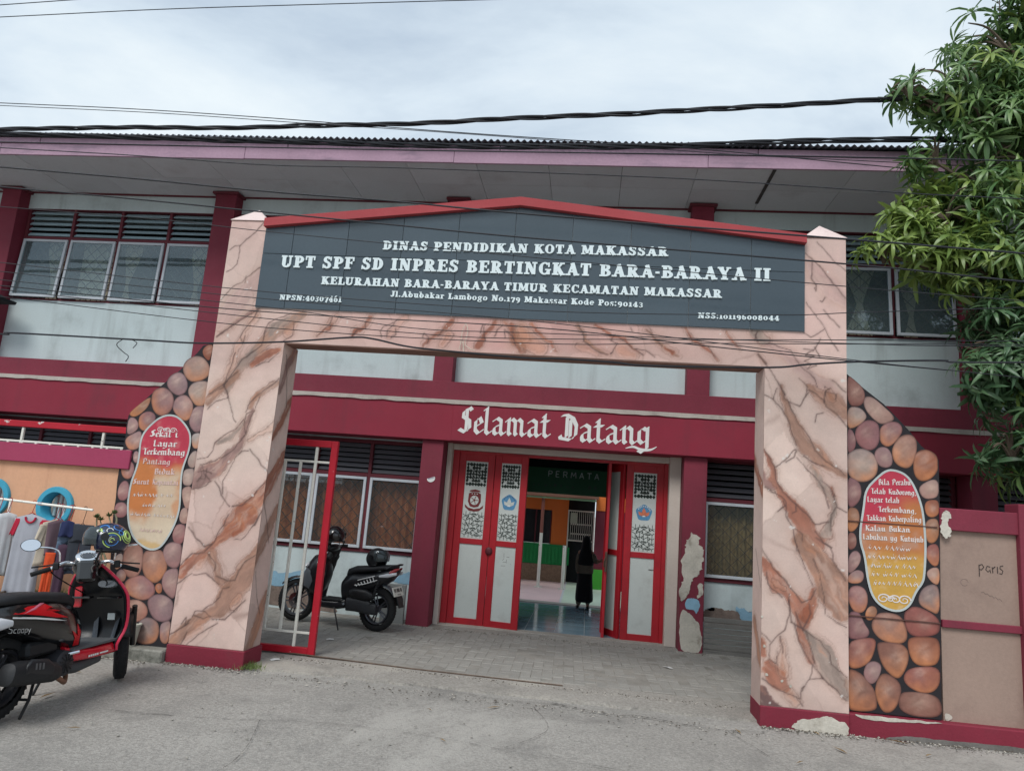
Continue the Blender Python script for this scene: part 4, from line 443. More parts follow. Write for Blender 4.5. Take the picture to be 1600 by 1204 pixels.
WIRES=[(5.2, 0.004, [(-5.576, 5.768), (-4.854, 5.815), (-4.087, 5.86)]), (5.2, 0.004, [(-5.549, 5.644), (-4.0, 5.712), (-2.527, 5.751), (-1.072, 5.783), (0.203, 5.807)]), (7.9, 0.006, [(-8.147, 6.447), (-6.278, 6.383), (-4.491, 6.286), (-3.372, 6.212), (-1.961, 6.119), (-0.685, 6.045), (0.997, 5.949), (3.299, 5.752)]), (7.9, 0.005, [(-8.139, 6.409), (-5.817, 6.324), (-3.794, 6.206), (-2.369, 6.13), (-0.372, 6.008), (1.442, 5.883), (3.3, 5.816)]), (5.8, 0.006, [(-5.89, 4.742), (-3.89, 4.736), (-1.779, 4.729), (0.624, 4.737), (2.424, 4.736), (3.427, 4.727)]), (5.7, 0.005, [(-5.776, 4.628), (-4.386, 4.575), (-3.061, 4.506), (-1.731, 4.503), (0.621, 4.459), (2.476, 4.372), (3.352, 4.345)]), (5.5, 0.008, [(-5.531, 4.331), (-4.192, 4.248), (-2.872, 4.153), (-1.751, 4.094), (-0.592, 4.011), (1.999, 3.872), (3.214, 3.804)]), (5.6, 0.007, [(-5.589, 4.183), (-4.233, 4.098), (-2.944, 4.005), (-1.875, 3.93), (-0.588, 3.843), (2.034, 3.704), (3.262, 3.614)]), (5.9, 0.004, [(-5.843, 4.115), (-4.157, 4.033), (-3.063, 3.946), (-0.607, 3.785), (2.141, 3.62), (3.429, 3.559)]), (5.9, 0.004, [(-5.719, 3.549), (-2.994, 3.368), (-0.573, 3.3), (1.421, 3.35), (2.139, 3.404), (3.427, 3.505)]), (6.0, 0.004, [(-5.796, 3.491), (-3.036, 3.33), (-0.576, 3.235), (2.172, 3.02), (3.457, 2.944)]), (6.0, 0.004, [(-5.778, 3.407), (-3.012, 3.251), (-1.666, 3.12), (-0.569, 3.125), (2.173, 3.163), (2.829, 3.179), (3.469, 3.206)]), (6.05, 0.004, [(-5.805, 3.325), (-3.022, 3.155), (-1.675, 3.085), (-0.57, 3.085), (2.191, 3.209), (3.5, 3.263)]), (6.1, 0.005, [(-5.861, 3.378), (-3.183, 3.236), (-0.582, 3.203), (0.934, 3.108), (2.208, 3.033), (2.921, 2.999)]), (6.1, 0.004, [(-5.837, 3.267), (-3.035, 3.082), (-0.572, 3.056), (0.716, 3.12), (1.79, 3.168), (3.528, 3.249)])]
WIRE_LOW=(5.9, 0.008, [(-5.967, 2.852), (-5.444, 2.865), (-4.139, 2.861), (-3.552, 2.86), (-2.797, 2.909), (-2.169, 2.981), (-1.964, 2.979), (-1.679, 2.93), (-1.407, 2.909), (-0.599, 2.876), (-0.296, 2.886), (0.166, 2.877), (0.445, 2.864), (1.426, 2.9), (1.747, 2.944), (2.135, 2.986), (2.778, 3.03), (3.406, 3.047)])
BUNDLE_A=(7.35, 0.022, [(-8.028, 5.737), (-7.502, 5.753), (-5.797, 5.803), (-4.56, 5.813), (-3.369, 5.863), (-2.213, 5.903), (-1.094, 5.982), (-0.005, 6.043), (1.052, 6.118), (2.082, 6.191), (2.985, 6.262), (4.38, 6.364)])
BUNDLE_B=(7.5, 0.02, [(-8.182, 5.777), (-7.642, 5.776), (-5.046, 5.748), (-2.307, 5.711), (-0.35, 5.729), (0.931, 5.767), (1.852, 5.822), (3.271, 5.876), (4.76, 5.878)])
SELAMAT=[(-1.77, 2.489), (-0.486, 2.504), (-0.395, 2.475), (0.839, 2.524)]
# ============================================================ ground, road
def ground_mat(name, base, dark, light, scale=1.0, rough=.93):
    m = mat(name, base, rough, .12, .7*scale, .24, 50, .8, 90, dirt=(dark, 1.3*scale, .75), spec=.25)
    nt = m.node_tree; N = nt.nodes; L = nt.links; b = N['Principled BSDF']
    src = b.inputs['Base Color'].links[0].from_socket
    tc = [n for n in N if n.type == 'TEX_COORD'][0].outputs['Object']
    def over(cur, fac, col, lo, hi, amt):
        mr = N.new('ShaderNodeMapRange'); mr.interpolation_type = 'SMOOTHSTEP'; mr.inputs['From Min'].default_value = lo; mr.inputs['From Max'].default_value = hi; mr.inputs['To Max'].default_value = amt; L.new(fac, mr.inputs[0])
        mi = N.new('ShaderNodeMix'); mi.data_type = 'RGBA'; L.new(mr.outputs[0], mi.inputs[0]); L.new(cur, mi.inputs[6]); mi.inputs[7].default_value = col; return mi.outputs[2]
    n = N.new('ShaderNodeTexNoise'); n.inputs['Scale'].default_value = .38*scale; n.inputs['Detail'].default_value = 8; n.inputs['Roughness'].default_value = .68; n.inputs['Distortion'].default_value = .6; L.new(tc, n.inputs['Vector'])
    cur = over(src, n.outputs['Fac'], light, .5, .60, .75); cur = over(cur, n.outputs['Fac'], dark, .44, .36, .55)
    v = N.new('ShaderNodeTexVoronoi'); v.inputs['Scale'].default_value = 70; v.inputs['Randomness'].default_value = 1; L.new(tc, v.inputs['Vector'])
    cur = over(cur, v.outputs['Color'], dark, .62, .95, .45)      # exposed aggregate speckle
    v2 = N.new('ShaderNodeTexNoise'); v2.inputs['Scale'].default_value = 140; v2.inputs['Detail'].default_value = 2; L.new(tc, v2.inputs['Vector'])
    cur = over(cur, v2.outputs['Fac'], light, .60, .70, .6)
    cur = over(cur, v2.outputs['Fac'], dark, .40, .30, .6)
    # hairline cracks
    w = N.new('ShaderNodeTexVoronoi'); w.feature = 'DISTANCE_TO_EDGE'; w.inputs['Scale'].default_value = .55
    nz = N.new('ShaderNodeTexNoise'); nz.inputs['Scale'].default_value = 2.5; nz.inputs['Detail'].default_value = 6; L.new(tc, nz.inputs['Vector'])
    vm = N.new('ShaderNodeVectorMath'); vm.operation = 'MULTIPLY_ADD'; L.new(nz.outputs['Color'], vm.inputs[0]); vm.inputs[1].default_value = (.9, .9, .9); L.new(tc, vm.inputs[2]); L.new(vm.outputs[0], w.inputs['Vector'])
    cur = over(cur, w.outputs['Distance'], dark, .006, .002, .35)
    L.new(cur, b.inputs['Base Color'])
    return m
m_road = ground_mat('worn_concrete_road', S(154, 150, 144), S(126, 123, 119), S(176, 172, 165))
m_apron = ground_mat('smooth_concrete_apron', S(154, 149, 142), S(124, 120, 114), S(178, 172, 162), 1.4)
def grid_sheet(name, x0, x1, y0, y1, st, amp, m, zf=0.0, kind='structure', far=None):
    nx = int((x1-x0)/st)+1; ny = int((y1-y0)/st)+1; mb = MB()
    vs = [(x0+(x1-x0)*i/nx, y0+(y1-y0)*j/ny, zf+amp*mnoise.noise(Vector((x0+(x1-x0)*i/nx, y0+(y1-y0)*j/ny, 0))*1.3)+amp*.4*mnoise.noise(Vector((x0+(x1-x0)*i/nx, y0+(y1-y0)*j/ny, 3))*6)) for j in range(ny+1) for i in range(nx+1)]
    mb.add(vs, [(j*(nx+1)+i, j*(nx+1)+i+1, (j+1)*(nx+1)+i+1, (j+1)*(nx+1)+i) for j in range(ny) for i in range(nx)])
    o = mb.build(name, m, None, smooth='full', fix=False); tag(o, kind=kind); return o
gmb = MB()
gx = [-400, -80, -20, -12, 12, 20, 80, 400]; gy = [-400, -60, -14, -10, 60, 400]
gmb.add([(x, y, -.045) for y in gy for x in gx], [(j*8+i, j*8+i+1, (j+1)*8+i+1, (j+1)*8+i) for j in range(5) for i in range(7)])
tag(gmb.build('ground', m_road, None, fix=False), kind='structure')
grid_sheet('road', -12, 12, -10, 6.62, .08, .008, m_road, -.008)
# apron slab between the road and the block paving, with its broken front edge
def ragged(x0, x1, y, amp, n, seed):
    r = random.Random(seed); return [(x0+(x1-x0)*i/n, y+amp*(mnoise.noise(Vector((i*.31, seed, 0)))+.5*mnoise.noise(Vector((i*1.3, seed, 2))))) for i in range(n+1)]
fr = ragged(-3.9, 1.72, 6.46, .10, 90, 3)
bk = [(x, 7.03) for x, y in fr]
mb = MB(); n = len(fr)
for i in range(n-1):
    a, b_, c_, d_ = fr[i], fr[i+1], bk[i+1], bk[i]
    mb.add([(a[0], a[1], -.02), (b_[0], b_[1], -.02), (b_[0], b_[1]+.006, .012), (a[0], a[1]+.006, .012)], [(0, 1, 2, 3)])
    mb.add([(a[0], a[1]+.006, .012), (b_[0], b_[1]+.006, .012), (c_[0], c_[1], .014), (d_[0], d_[1], .014)], [(0, 1, 2, 3)])
tag(mb.build('entrance_apron', m_apron, None, fix=False), kind='structure')
for (pts, w_) in (([(-6.5, 5.2), (-3.2, 4.95), (-1.5, 5.2), (.6, 4.9), (2.4, 5.05), (5, 4.8)], .006), ([(1.2, 6.1), (1.5, 5.0), (1.2, 4.1), (1.6, 3.2)], .006), ([(-2.2, 5.1), (-2.0, 4.2), (-2.4, 3.4)], .005), ([(-.5, 5.05), (-.2, 5.6), (-.35, 6.2)], .004), ([(-1.75, 6.52), (-1.2, 6.42), (-.6, 6.30), (-.1, 6.34)], .010), ([(-.2, 6.36), (.3, 6.2), (.55, 6.24), (1.05, 6.1), (1.5, 6.17)], .016), ([(-2.9, 6.32), (-2.3, 6.28), (-1.9, 6.2)], .008)):
    P = [p+Vector((0, .018*mnoise.noise(Vector((p.x*6, p.y*6, 1)))+.010*mnoise.noise(Vector((p.x*25, 0, 1))), 0)) for p in spline([(x, y, 0) for x, y in pts], 26)]; mb = MB(); r = random.Random(int(pts[0][0]*100))
    for i in range(len(P)-1):
        a, b_ = P[i], P[i+1]; t = (b_-a).normalized(); nn = Vector((-t.y, t.x, 0)); 
        wa = w_*(.15+.6*r.random()**2)
        z = .004
        mb.add([a-nn*wa+Vector((0, 0, z)), b_-nn*wa*.6+Vector((0, 0, z)), b_+nn*wa*.6+Vector((0, 0, z)), a+nn*wa+Vector((0, 0, z))], [(0, 1, 2, 3)])
    tag(mb.build('pavement_crack', mat('dark_crack_dirt', S(78, 75, 72), .95), None, fix=False), kind='structure')  # dark dirt colour along the cracks
# grit and dirt gathered along the walls and the gate rail
gm = [MB(), MB()]; r = random.Random(15)
def gritline(x0, y0, x1, y1, n, sp, z=.004):
    for _ in range(n//2):
        t = r.random(); d = abs(r.gauss(0, sp)); x, y = x0+(x1-x0)*t, y0+(y1-y0)*t-d; s_ = r.uniform(.0025, .008)
        w = s_*r.uniform(1, 2.2); a = r.uniform(0, 3.1); c, s2 = math.cos(a)*w, math.sin(a)*w; zz = z
        gm[r.random() < .35].add([(x-c, y-s2, zz), (x+s2*.6, y-c*.6, zz), (x+c, y+s2, zz+s_*.3), (x-s2*.6, y+c*.6, zz), (x, y, zz+s_)], [(0, 1, 4), (1, 2, 4), (2, 3, 4), (3, 0, 4)])
for a_ in ((-3.75, 6.34, -2.95, 6.34, 500, .05), (1.5, 6.34, 2.25, 6.34, 500, .05), (2.2, 6.37, 4.2, 6.37, 900, .06), (-4.6, 6.28, -3.8, 6.28, 400, .05), (-2.9, 6.95, 1.5, 6.85, 900, .06), (-2.3, 9.33, 1.6, 9.30, 700, .06), (-5.5, 6.05, -4.5, 6.1, 500, .15), (-3, 6.35, 1.5, 6.2, 700, .12)): gritline(*a_, z=.013 if a_[1] > 6.8 else .004)
for k, c_ in enumerate((S(84, 78, 70), S(166, 160, 150))): tag(gm[k].build('grit', mat(('dark_grit', 'pale_grit')[k], c_, .95, .2, 30), None, fix=False), kind='stuff')
# dry leaves scattered under the tree and along the kerb
lv = MB()
for _ in range(26):
    x, y = (r.uniform(1.2, 4.2), r.uniform(4.4, 6.3)) if r.random() < .6 else (r.uniform(-4.5, 3), r.uniform(3.4, 6.2)); a = r.uniform(0, 6.28); L_ = r.uniform(.03, .09); w = L_*.16; c, s2 = math.cos(a), math.sin(a)
    q = [(-L_, 0, .0), (-L_*.2, w, .006), (L_, 0, .004), (-L_*.2, -w, .006)]
    lv.add([(x+u*c-v*s2, y+u*s2+v*c, .006+h) for u, v, h in q], [(0, 1, 2, 3)])
tag(lv.build('fallen_leaves', mat('dry_leaf_brown', S(128, 104, 68), .9, .4, 3), None, fix=False), kind='stuff')
# litter and pebbles near the gateway
mb = MB(); r = random.Random(5)
for _ in range(420):
    x, y = r.uniform(-4.2, 2.2), r.uniform(3.2, 9.2); s_ = r.uniform(.003, .009)
    if y > 7.0: z = .012
    else: z = .004
    mb.ball((x, y, z), s_*r.uniform(.8, 1.6), s_, s_*.6, 6, 4)
tag(mb.build('pebbles', mat('pebble_grey', S(150, 146, 138), .9, .2, 30), None, smooth='full', fix=False), kind='stuff')
# ------------------------------------------------------------ herringbone block paving of the forecourt
m_pave = mat('concrete_paving_block', S(144, 141, 135), .92, .16, 1.0, .14, 60, .7, 70, dirt=(S(108, 106, 99), 1.1, .8), orand=.05, coords='Object')
m_sand = mat('dirt_joint_sand', S(138, 134, 127), .95, .25, 3, .1, 80, .4, 80)
pv = MB().box(-12, 6, 7.03, 9.75, -.05, .0075).build('forecourt_bed', m_sand); tag(pv, kind='structure')
BLW, BLH = .21, .105
blk_me = []
for k in range(4):
    b = MB(); b.box(-BLW/2+.0018, BLW/2-.0018, -BLH/2+.0018, BLH/2-.0018, -.04, 0, .006); blk_me.append(b.mesh('paving_block', m_pave))
cells = []
for i in range(-70, 70):
    for j in range(-60, 60):
        # herringbone on the half-module grid rotated by a few degrees
        k = (i-j) % 4
        if k == 0: cx_, cy_, hz = i+1, j+.5, True
        elif k == 2: cx_, cy_, hz = i+.5, j+1-1, False
        else: continue
        cells.append((cx_*BLH, cy_*BLH, hz, i, j))
PB = []
ca, sa = math.cos(R_(1.5)), math.sin(R_(1.5))
seen = set()
for (a, b_, hz, i, j) in cells:
    x = -1+a*ca-b_*sa; y = 8.3+a*sa+b_*ca
    if -4.3 < x < 2.3 and 7.08 < y < 9.70: PB.append((x, y, hz))
PB.sort(key=lambda t: (t[1]-7)*1.0+abs(t[0]+.7)*.35)
r = random.Random(11); rest = MB()
pave = thing('block_paving', 'worn grey herringbone block paving between the gateway and the school doors', 'paving', (0, 8, 0))
for q, (x, y, hz) in enumerate(PB):
    z = .010+.006*mnoise.noise(Vector((x*1.1, y*1.1, 0)))+r.uniform(-.003, .003); rx, ry = r.uniform(-.018, .018), r.uniform(-.012, .012); rz = R_(1.5)+(0 if hz else math.pi/2)+r.uniform(-.02, .02)
    if q < 298: link('paving_block', blk_me[q % 4], pave, (x, y-8, z), (rx, ry, rz))
    else: rest.box(-BLW/2+.0018, BLW/2-.0018, -BLH/2+.0018, BLH/2-.0018, -.02, 0, .006, Matrix.Translation((x, y, z)) @ Euler((rx, ry, rz)).to_matrix().to_4x4())
if rest.v: tag(rest.build('paving_block', m_pave, pave, fix=False), kind='stuff')
tag(MB().tube([(-3.05, 7.11, .022), (-1.6, 6.98, .018), (-.13, 6.93, .018)], .009, 6).build('gate_rail', m_steel), 'thin rusty steel rail set in the concrete where the sliding gate runs', 'rail')
# ============================================================ the school
school = thing('school_building', 'two storey school block with pale walls, maroon columns and a Selamat Datang beam', 'building', (-1, 9.5, 0))
YB = 9.30
XL, XR = -16.0, 9.5
cols = [(-12.8, -12.5), (-9.27, -8.96), (-5.76, -5.43), (-2.20, -1.93), (1.225, 1.52), (4.72, 5.02), (8.2, 8.5)]
# upper wall bands (behind the windows left open)
U = MB()
U.box(XL, XR, 9.55, 9.75, 5.66, 5.95)
U.box(XL, XR, 9.55, 9.75, 3.24, 4.18)
U.build('upper_wall', m_white, school)
for i, (a, b_) in enumerate(cols):
    MB().box(a, b_, 9.35, 9.60, 3.22, 5.90, .006).build('upper_column', m_maroon, school)
    MB().box(a-.04, b_+.04, 9.31, 9.60, 5.88, 5.917, .006).build('column_cap', m_winmar, school)
MB().box(XL, XR, 9.33, 9.55, 2.985, 3.235, .004).build('floor_band', m_maroon, school)
# drip ledge, ragged lower edge
mb = MB(); pr = None
nseg = 260
for i in range(nseg):
    x0 = XL+(XR-XL)*i/nseg; x1 = XL+(XR-XL)*(i+1)/nseg
    f = lambda x: 2.925+.012*mnoise.noise(Vector((x*4, 0, 0)))+.008*mnoise.noise(Vector((x*17, 0, 5)))-.0
    mb.add([(x0, YB-.018, f(x0)), (x1, YB-.018, f(x1)), (x1, YB-.018, 2.98), (x0, YB-.018, 2.98), (x0, 9.36, 2.992), (x1, 9.36, 2.992), (x0, YB+.01, f(x0)), (x1, YB+.01, f(x1))], [(0, 1, 2, 3), (3, 2, 5, 4), (6, 7, 1, 0)])
mb.build('plaster_ledge', mat('bare_plaster_ledge', S(182, 174, 166), .9, .1, 5, .06, 60, .3, 60, dirt=(S(130, 118, 112), 3, .6)), school, fix=False)
beam = MB().box(XL, XR, YB, 9.72, 2.425, 2.95, .006).build('beam', m_maroon_b, school)
# the step in the beam left of the lettering
MB().box(-1.86, 3.0, YB-.016, YB+.02, 2.43, 2.90, .004).build('beam_facing', m_maroon_b, school)
for wd, a, b_ in (('Selamat', SELAMAT[0], SELAMAT[1]), ('Datang', SELAMAT[2], SELAMAT[3])):
    a = (a[0]+.03, 2.545 if wd == 'Selamat' else 2.53); b_ = (b_[0]-.02, a[1]+.012)
    put_letters(wd, 'blk', a, b_, .215, YB-.017, .002, beam, m_wht, nib=(.092, .085), depth_step=.0002)
# flourish under the last letter
mb = MB(); P = spline([(.46, 0, 2.475), (.56, 0, 2.50), (.66, 0, 2.47), (.78, 0, 2.475), (.86, 0, 2.52)], 6)
for i in range(len(P)-1):
    w0 = .004+.014*math.sin(math.pi*i/(len(P)-1)); w1 = .004+.014*math.sin(math.pi*(i+1)/(len(P)-1)); a, b_ = P[i], P[i+1]
    mb.prism([(a.x, a.z-w0), (b_.x, b_.z-w1), (b_.x, b_.z+w1), (a.x, a.z+w0)], YB-.0215, YB-.017)
mb.build('letter', m_wht, beam)
# soffit, panel by panel, seams open
k = 0; x = XL+.55
xs = [ -6.34+.936*i for i in range(-10, 17)]
for i in range(len(xs)-1):
    for (ya, yb) in ((8.33, 8.93), (8.936, 9.55)):
        MB().box(xs[i]+.003, xs[i+1]-.003, ya, yb, 5.93+rnd.uniform(-.002, .002), 5.945).build('soffit_panel', m_soffit, school)
MB().box(XL, XR, 8.36, 9.8, 5.952, 5.97).build('soffit_batten', m_dark, school)
MB().box(XL, XR, 9.525, 9.549, 5.908, 5.929).build('soffit_trim', m_winmar, school)
MB().box(2.05, 2.09, 8.34, 9.3, 5.918, 5.93).build('soffit_crack', mat('sagging_seam', S(70, 66, 64), .9), school)
fx = [-16, -12.1, -8.4, -4.8, -1.95, 1.26, 4.9, 9.5]
for i in range(len(fx)-1):
    MB().box(fx[i]+.002, fx[i+1]-.002, 8.30, 8.33, 5.915+.004*(i % 2), 6.08, .004).build('fascia_board', m_fascia, school)
    MB().box(fx[i]+.6, fx[i+1]+.59, 8.285, 8.315, 6.083, 6.165, .004).build('fascia_board', m_fascia, school)
for x in (XL, XR-.2): MB().box(x+.001, x+.199, 9.40, 11.19, 0, 2.42).box(x+.002, x+.198, 9.60, 11.19, 3.0, 5.9).box(x, x+.2, 8.34, 11.19, 5.955, 6.17).build('end_wall', m_white, school)
# corrugated roof sheet
mb = MB(); NX = 1500; x0, x1 = XL, XR
def corr(i): return .018*math.cos(2*math.pi*(i/ (NX/((x1-x0)/.085))))
vs = []; rows = [(8.20, 6.185), (9.6, 6.60), (11.2, 7.08)]
for (y, z) in rows:
    for i in range(NX+1): vs.append((x0+(x1-x0)*i/NX, y, z+corr(i)))
for (y, z) in rows:
    for i in range(NX+1): vs.append((x0+(x1-x0)*i/NX, y, z+corr(i)-.008))
n = NX+1
fs = [(j*n+i, j*n+i+1, (j+1)*n+i+1, (j+1)*n+i) for j in range(2) for i in range(NX)]
fs += [(3*n+j*n+i, 3*n+(j+1)*n+i, 3*n+(j+1)*n+i+1, 3*n+j*n+i+1) for j in range(2) for i in range(NX)]
fs += [(i, 3*n+i, 3*n+i+1, i+1) for i in range(NX)]
mb.add(vs, fs)
mb.build('roof', mat('weathered_zinc_roof', S(96, 100, 110), .55, .15, 2, .05, 40, .05, 60, metal=.3, dirt=(S(82, 66, 62), 2, .5)), school, smooth='full', fix=False)
MB().box(XL, XR, 11.2, 11.5, 2.7, 7.1).box(XL, -2.0, 11.2, 11.5, 0, 2.7).box(1.32, XR, 11.2, 11.5, 0, 2.7).build('rear_wall', m_white, school)
MB().box(XL, -1.95, 9.9, 11.2, 2.62, 2.98).box(1.3, XR, 9.9, 11.2, 2.62, 2.98).build('floor_slab', m_dark, school)
# ------------------------------------------------------------ windows
m_curt = mat('tan_curtain', S(226, 196, 168), .9, .1, 3, .05, 60, .1, 60)
m_curt2 = mat('rust_brown_curtain', S(204, 116, 64), .9, .14, 4, .06, 60, .1, 60)
m_curt3 = mat('ochre_curtain', S(176, 140, 92), .9, .12, 4, .06, 60, .1, 60)
m_grl = mat('diamond_grille_iron', S(84, 58, 44), .6)
def curtain(x0, x1, z0, z1, y, m, parent, tied=None, folds=9, amp=.03):
    mb = MB(); nx = folds*6; nz = 14; vs = []
    for j in range(nz+1):
        t = j/nz; z = z0+(z1-z0)*t
        if tied:   # gathered at height 'tied'
            g = .16+.84*min(1, abs(t-tied)/.55)**1.1; cx_ = (x0+x1)/2
        else: g = 1; cx_ = (x0+x1)/2
        for i in range(nx+1):
            u = i/nx; xx = cx_+(x0-cx_+(x1-x0)*u)*g
            vs.append((xx, y+amp*math.sin(u*folds*2*math.pi+.3*math.sin(t*5))*(.5+.5*g)-(.05*(1-g)), z))
    mb.add(vs, [(j*(nx+1)+i, j*(nx+1)+i+1, (j+1)*(nx+1)+i+1, (j+1)*(nx+1)+i) for j in range(nz) for i in range(nx)])
    return mb.build('curtain', m, parent, smooth='full', fix=False)
def slat_mesh(w, m):
    b = MB(); b.box(-w/2, w/2, -.006, .006, -.032, .032, .002); return b.mesh('louvre_slat', m)
def window(x0, x1, z0, z1, zt, y, n, up, cm, seed, frm=m_winmar, casm=m_cas, gl=m_glass, nslat=6):
    """one window wall bay: frame, n casements that tilt open, louvre vents above"""
    rr = random.Random(seed)
    fr = MB(); t = .045
    fr.box(x0, x1, y, y+.09, z0-.05, z0, .003); fr.box(x0, x1, y, y+.09, z1, z1+.05, .003)
    lh = .05
    fr.box(x0+t, x1-t, y+.004, y+.086, zt-lh/2, zt+lh/2, .003)
    pw = (x1-x0)/n
    for i in range(n+1):
        xx = x0+pw*i; fr.box(max(xx-t/2, x0), min(xx+t/2, x1) if 0 < i < n else (x0+t if i == 0 else x1), y, y+.09, z0, z1, .003) if 0 < i < n else fr.box(x0 if i == 0 else x1-t, x0+t if i == 0 else x1, y, y+.09, z0, z1, .003)
    win = fr.build('window', frm, school)
    sme = slat_mesh(pw-t-.01, m_teal if up else mat('dark_louvre_wood', S(92, 92, 98), .7, .1, 4, .05, 60, .06, 80))
    for i in range(n):
        xa, xb = x0+pw*i+t/2+.004, x0+pw*(i+1)-t/2-.004
        hz = z1-zt-lh/2
        for s_ in range(nslat):
            zz = zt+lh/2+hz*(s_+.5)/nslat
            link('louvre_slat', sme, win, Vector(((xa+xb)/2, y+.045, zz))-ORG[school], (R_(-38+rr.uniform(-4, 4)), 0, 0))
        # casement, hinged at its top
        ztop = zt-lh/2-.004; h = ztop-z0-.004; f = .038
        op = (rr.uniform(2.0, 5.0) if up else rr.uniform(.2, .8))
        c_ = MB(); c_.box(xa, xa+f, 0, .035, -h, 0, .003); c_.box(xb-f, xb, 0, .035, -h, 0, .003); c_.box(xa+f, xb-f, .001, .034, -f, -.0, .003); c_.box(xa+f, xb-f, .001, .034, -h, -h+f, .003)
        Mx = Matrix.Translation((0, y-.02, ztop)) @ Matrix.Rotation(R_(-op), 4, 'X')
        c_.v = [tuple(Mx @ Vector(p)) for p in c_.v]
        cas = c_.build('casement', casm, win)
        g = MB(); g.box(xa+f-.003, xb-f+.003, .014, .018, -h+f-.003, -f+.003); g.v = [tuple(Mx @ Vector(p)) for p in g.v]
        g.build('pane', gl, win)
        # diamond grille just behind
        gr = MB(); s_ = .172; w_ = xb-xa; kk = int((w_+h)/s_)+1
        for q in range(-kk, kk+1):
            for sg in (1, -1):
                pts = []
                # line x = c + sg*z ; clip to the opening
                c0 = (xa+xb)/2+q*s_
                za, zb = z0, z0+h; pa = c0+sg*0; 
                ts = sorted([(xa-c0)*sg, (xb-c0)*sg]); lo, hi = max(ts[0], 0), min(ts[1], h)
                if hi-lo > .03: gr.tube([(c0+sg*lo, y+.10+.004*sg, z0+lo), (c0+sg*hi, y+.10+.004*sg, z0+hi)], .0055, 4)
        gr.build('grille', m_grl, win, fix=False)
        if up:
            q_ = rr.random(); ca = xa+rr.uniform(.02, .38); cb = min(xb, ca+rr.uniform(.25, .6))
            curtain(ca, cb, z0+.02-.05*(q_ > .6), ztop, y+.135, cm, win, tied=None if q_ < .4 else rr.uniform(.2, .65), folds=4+int(q_*4), amp=.018)
        else: curtain(xa-.02, xb+.02, z0-.03, ztop+.02, y+.15, cm, win, folds=int(6+rr.random()*3), amp=.028)
    return win
ub = [(-8.955, -5.765), (-5.425, -2.205), (-1.925, 1.22), (1.525, 4.715), (5.025, 8.195)]
for i, (a, b_) in enumerate(ub): window(a, b_, 4.21, 5.65, 5.185, 9.56, 4, True, m_curt, 20+i, nslat=5)
window(-12.495, -9.275, 4.21, 5.65, 5.185, 9.56, 4, True, m_curt, 19)
# rooms behind (dark boxes so that nothing shines through)
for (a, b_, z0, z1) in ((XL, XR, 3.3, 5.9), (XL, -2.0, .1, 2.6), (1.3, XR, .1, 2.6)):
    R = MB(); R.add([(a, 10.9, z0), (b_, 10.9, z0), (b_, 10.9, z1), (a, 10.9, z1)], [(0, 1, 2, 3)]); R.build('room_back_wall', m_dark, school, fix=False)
# ------------------------------------------------------------ ground floor
YG = 9.70
gb = [(-8.95, -5.78, 4), (-5.42, -2.27, 4), (1.53, 4.70, 4), (5.03, 8.18, 4)]
for (a, b_, n) in gb:
    lf = a < 0
    window(a, b_, .90, 2.35 if lf else 2.40, 1.905, YG, n, False, m_curt2 if lf else m_curt3, int(a*10)+200, gl=m_glass_g, nslat=6)
G = MB(); 
for (a, b_) in ((XL, -2.2), (1.5, XR)): G.box(a, b_, YG+.02, YG+.2, 0, .845); G.box(a, b_, YG+.02, YG+.2, 2.40 if a < 0 else 2.455, 2.43 if a < 0 else 2.46)
G.build('lower_wall', m_white, school)
for i, (a, b_) in enumerate(cols):
    c_ = MB().box(a-.055 if i == 3 else a, b_-.03 if i == 3 else b_, 9.35, 9.88, -.02, 2.425, .006).build('lower_column', m_maroon, school)
# jambs of the doorway
MB().box(-1.955, -1.89, 9.62, 9.92, -.02, 2.425, .004).box(1.075, 1.222, 9.60, 9.92, -.02, 2.425, .004).box(-1.89, 1.075, 9.70, 9.90, 2.345, 2.425, .003).build('door_surround', m_cream, school)
def patch(name, pts, y, m, parent, th=.003, k=3, jit=.012, seed=1):
    """a flake / bare patch: ragged outline lying on the wall plane y"""
    P = sm(pts, 3); r = random.Random(seed); out = []
    for (x, z) in P:
        f = lambda q, s_: mnoise.noise(Vector((x*q, z*q, seed*3.1+s_)))
        out.append((x+jit*(2.4*f(14, 0)+1.2*f(60, 1))+r.uniform(-jit, jit)*.25, z+jit*(2.4*f(14, 5)+1.2*f(60, 6))+r.uniform(-jit, jit)*.25))
    mb = MB(); n = len(out); c = (sum(p[0] for p in out)/n, sum(p[1] for p in out)/n)
    vs = [(x, y-th, z) for x, z in out]+[(x, y, z) for x, z in out]
    fs = [tuple(range(n))]+[(i, n+i, n+(i+1) % n, (i+1) % n) for i in range(n)]
    mb.add(vs, fs); return mb.build(name, m, parent)
m_bare = mat('bare_white_plaster', S(190, 184, 172), .92, .12, 6, .08, 50, .5, 40, dirt=(S(122, 112, 98), 5, .85), streak=(S(140, 120, 104), 2, .5))
m_blue_old = mat('old_blue_paint', S(134, 172, 194), .8, .12, 6, .05, 50, .2, 60)
m_rubble = mat('exposed_brick_render', S(122, 108, 100), .95, .25, 9, .12, 40, .9, 25, dirt=(S(86, 78, 72), 6, .7))
m_wood = mat('grey_weathered_plank', S(118, 116, 112), .9, .12, 2, .1, 60, .5, 40, dirt=(S(78, 76, 74), 3, .8, (1.0, 8, 14)))
XC = 1.23; W_ = .285
patch('bare_patch', [(XC+.08, 1.36), (XC+.03, 1.30), (XC+.0, 1.0), (XC+.01, .80), (XC+.12, .86), (XC+.20, .92), (XC+.26, 1.05), (XC+.27, 1.25), (XC+.2, 1.40), (XC+.13, 1.47)], 9.348, m_bare, school, seed=2, jit=.018)
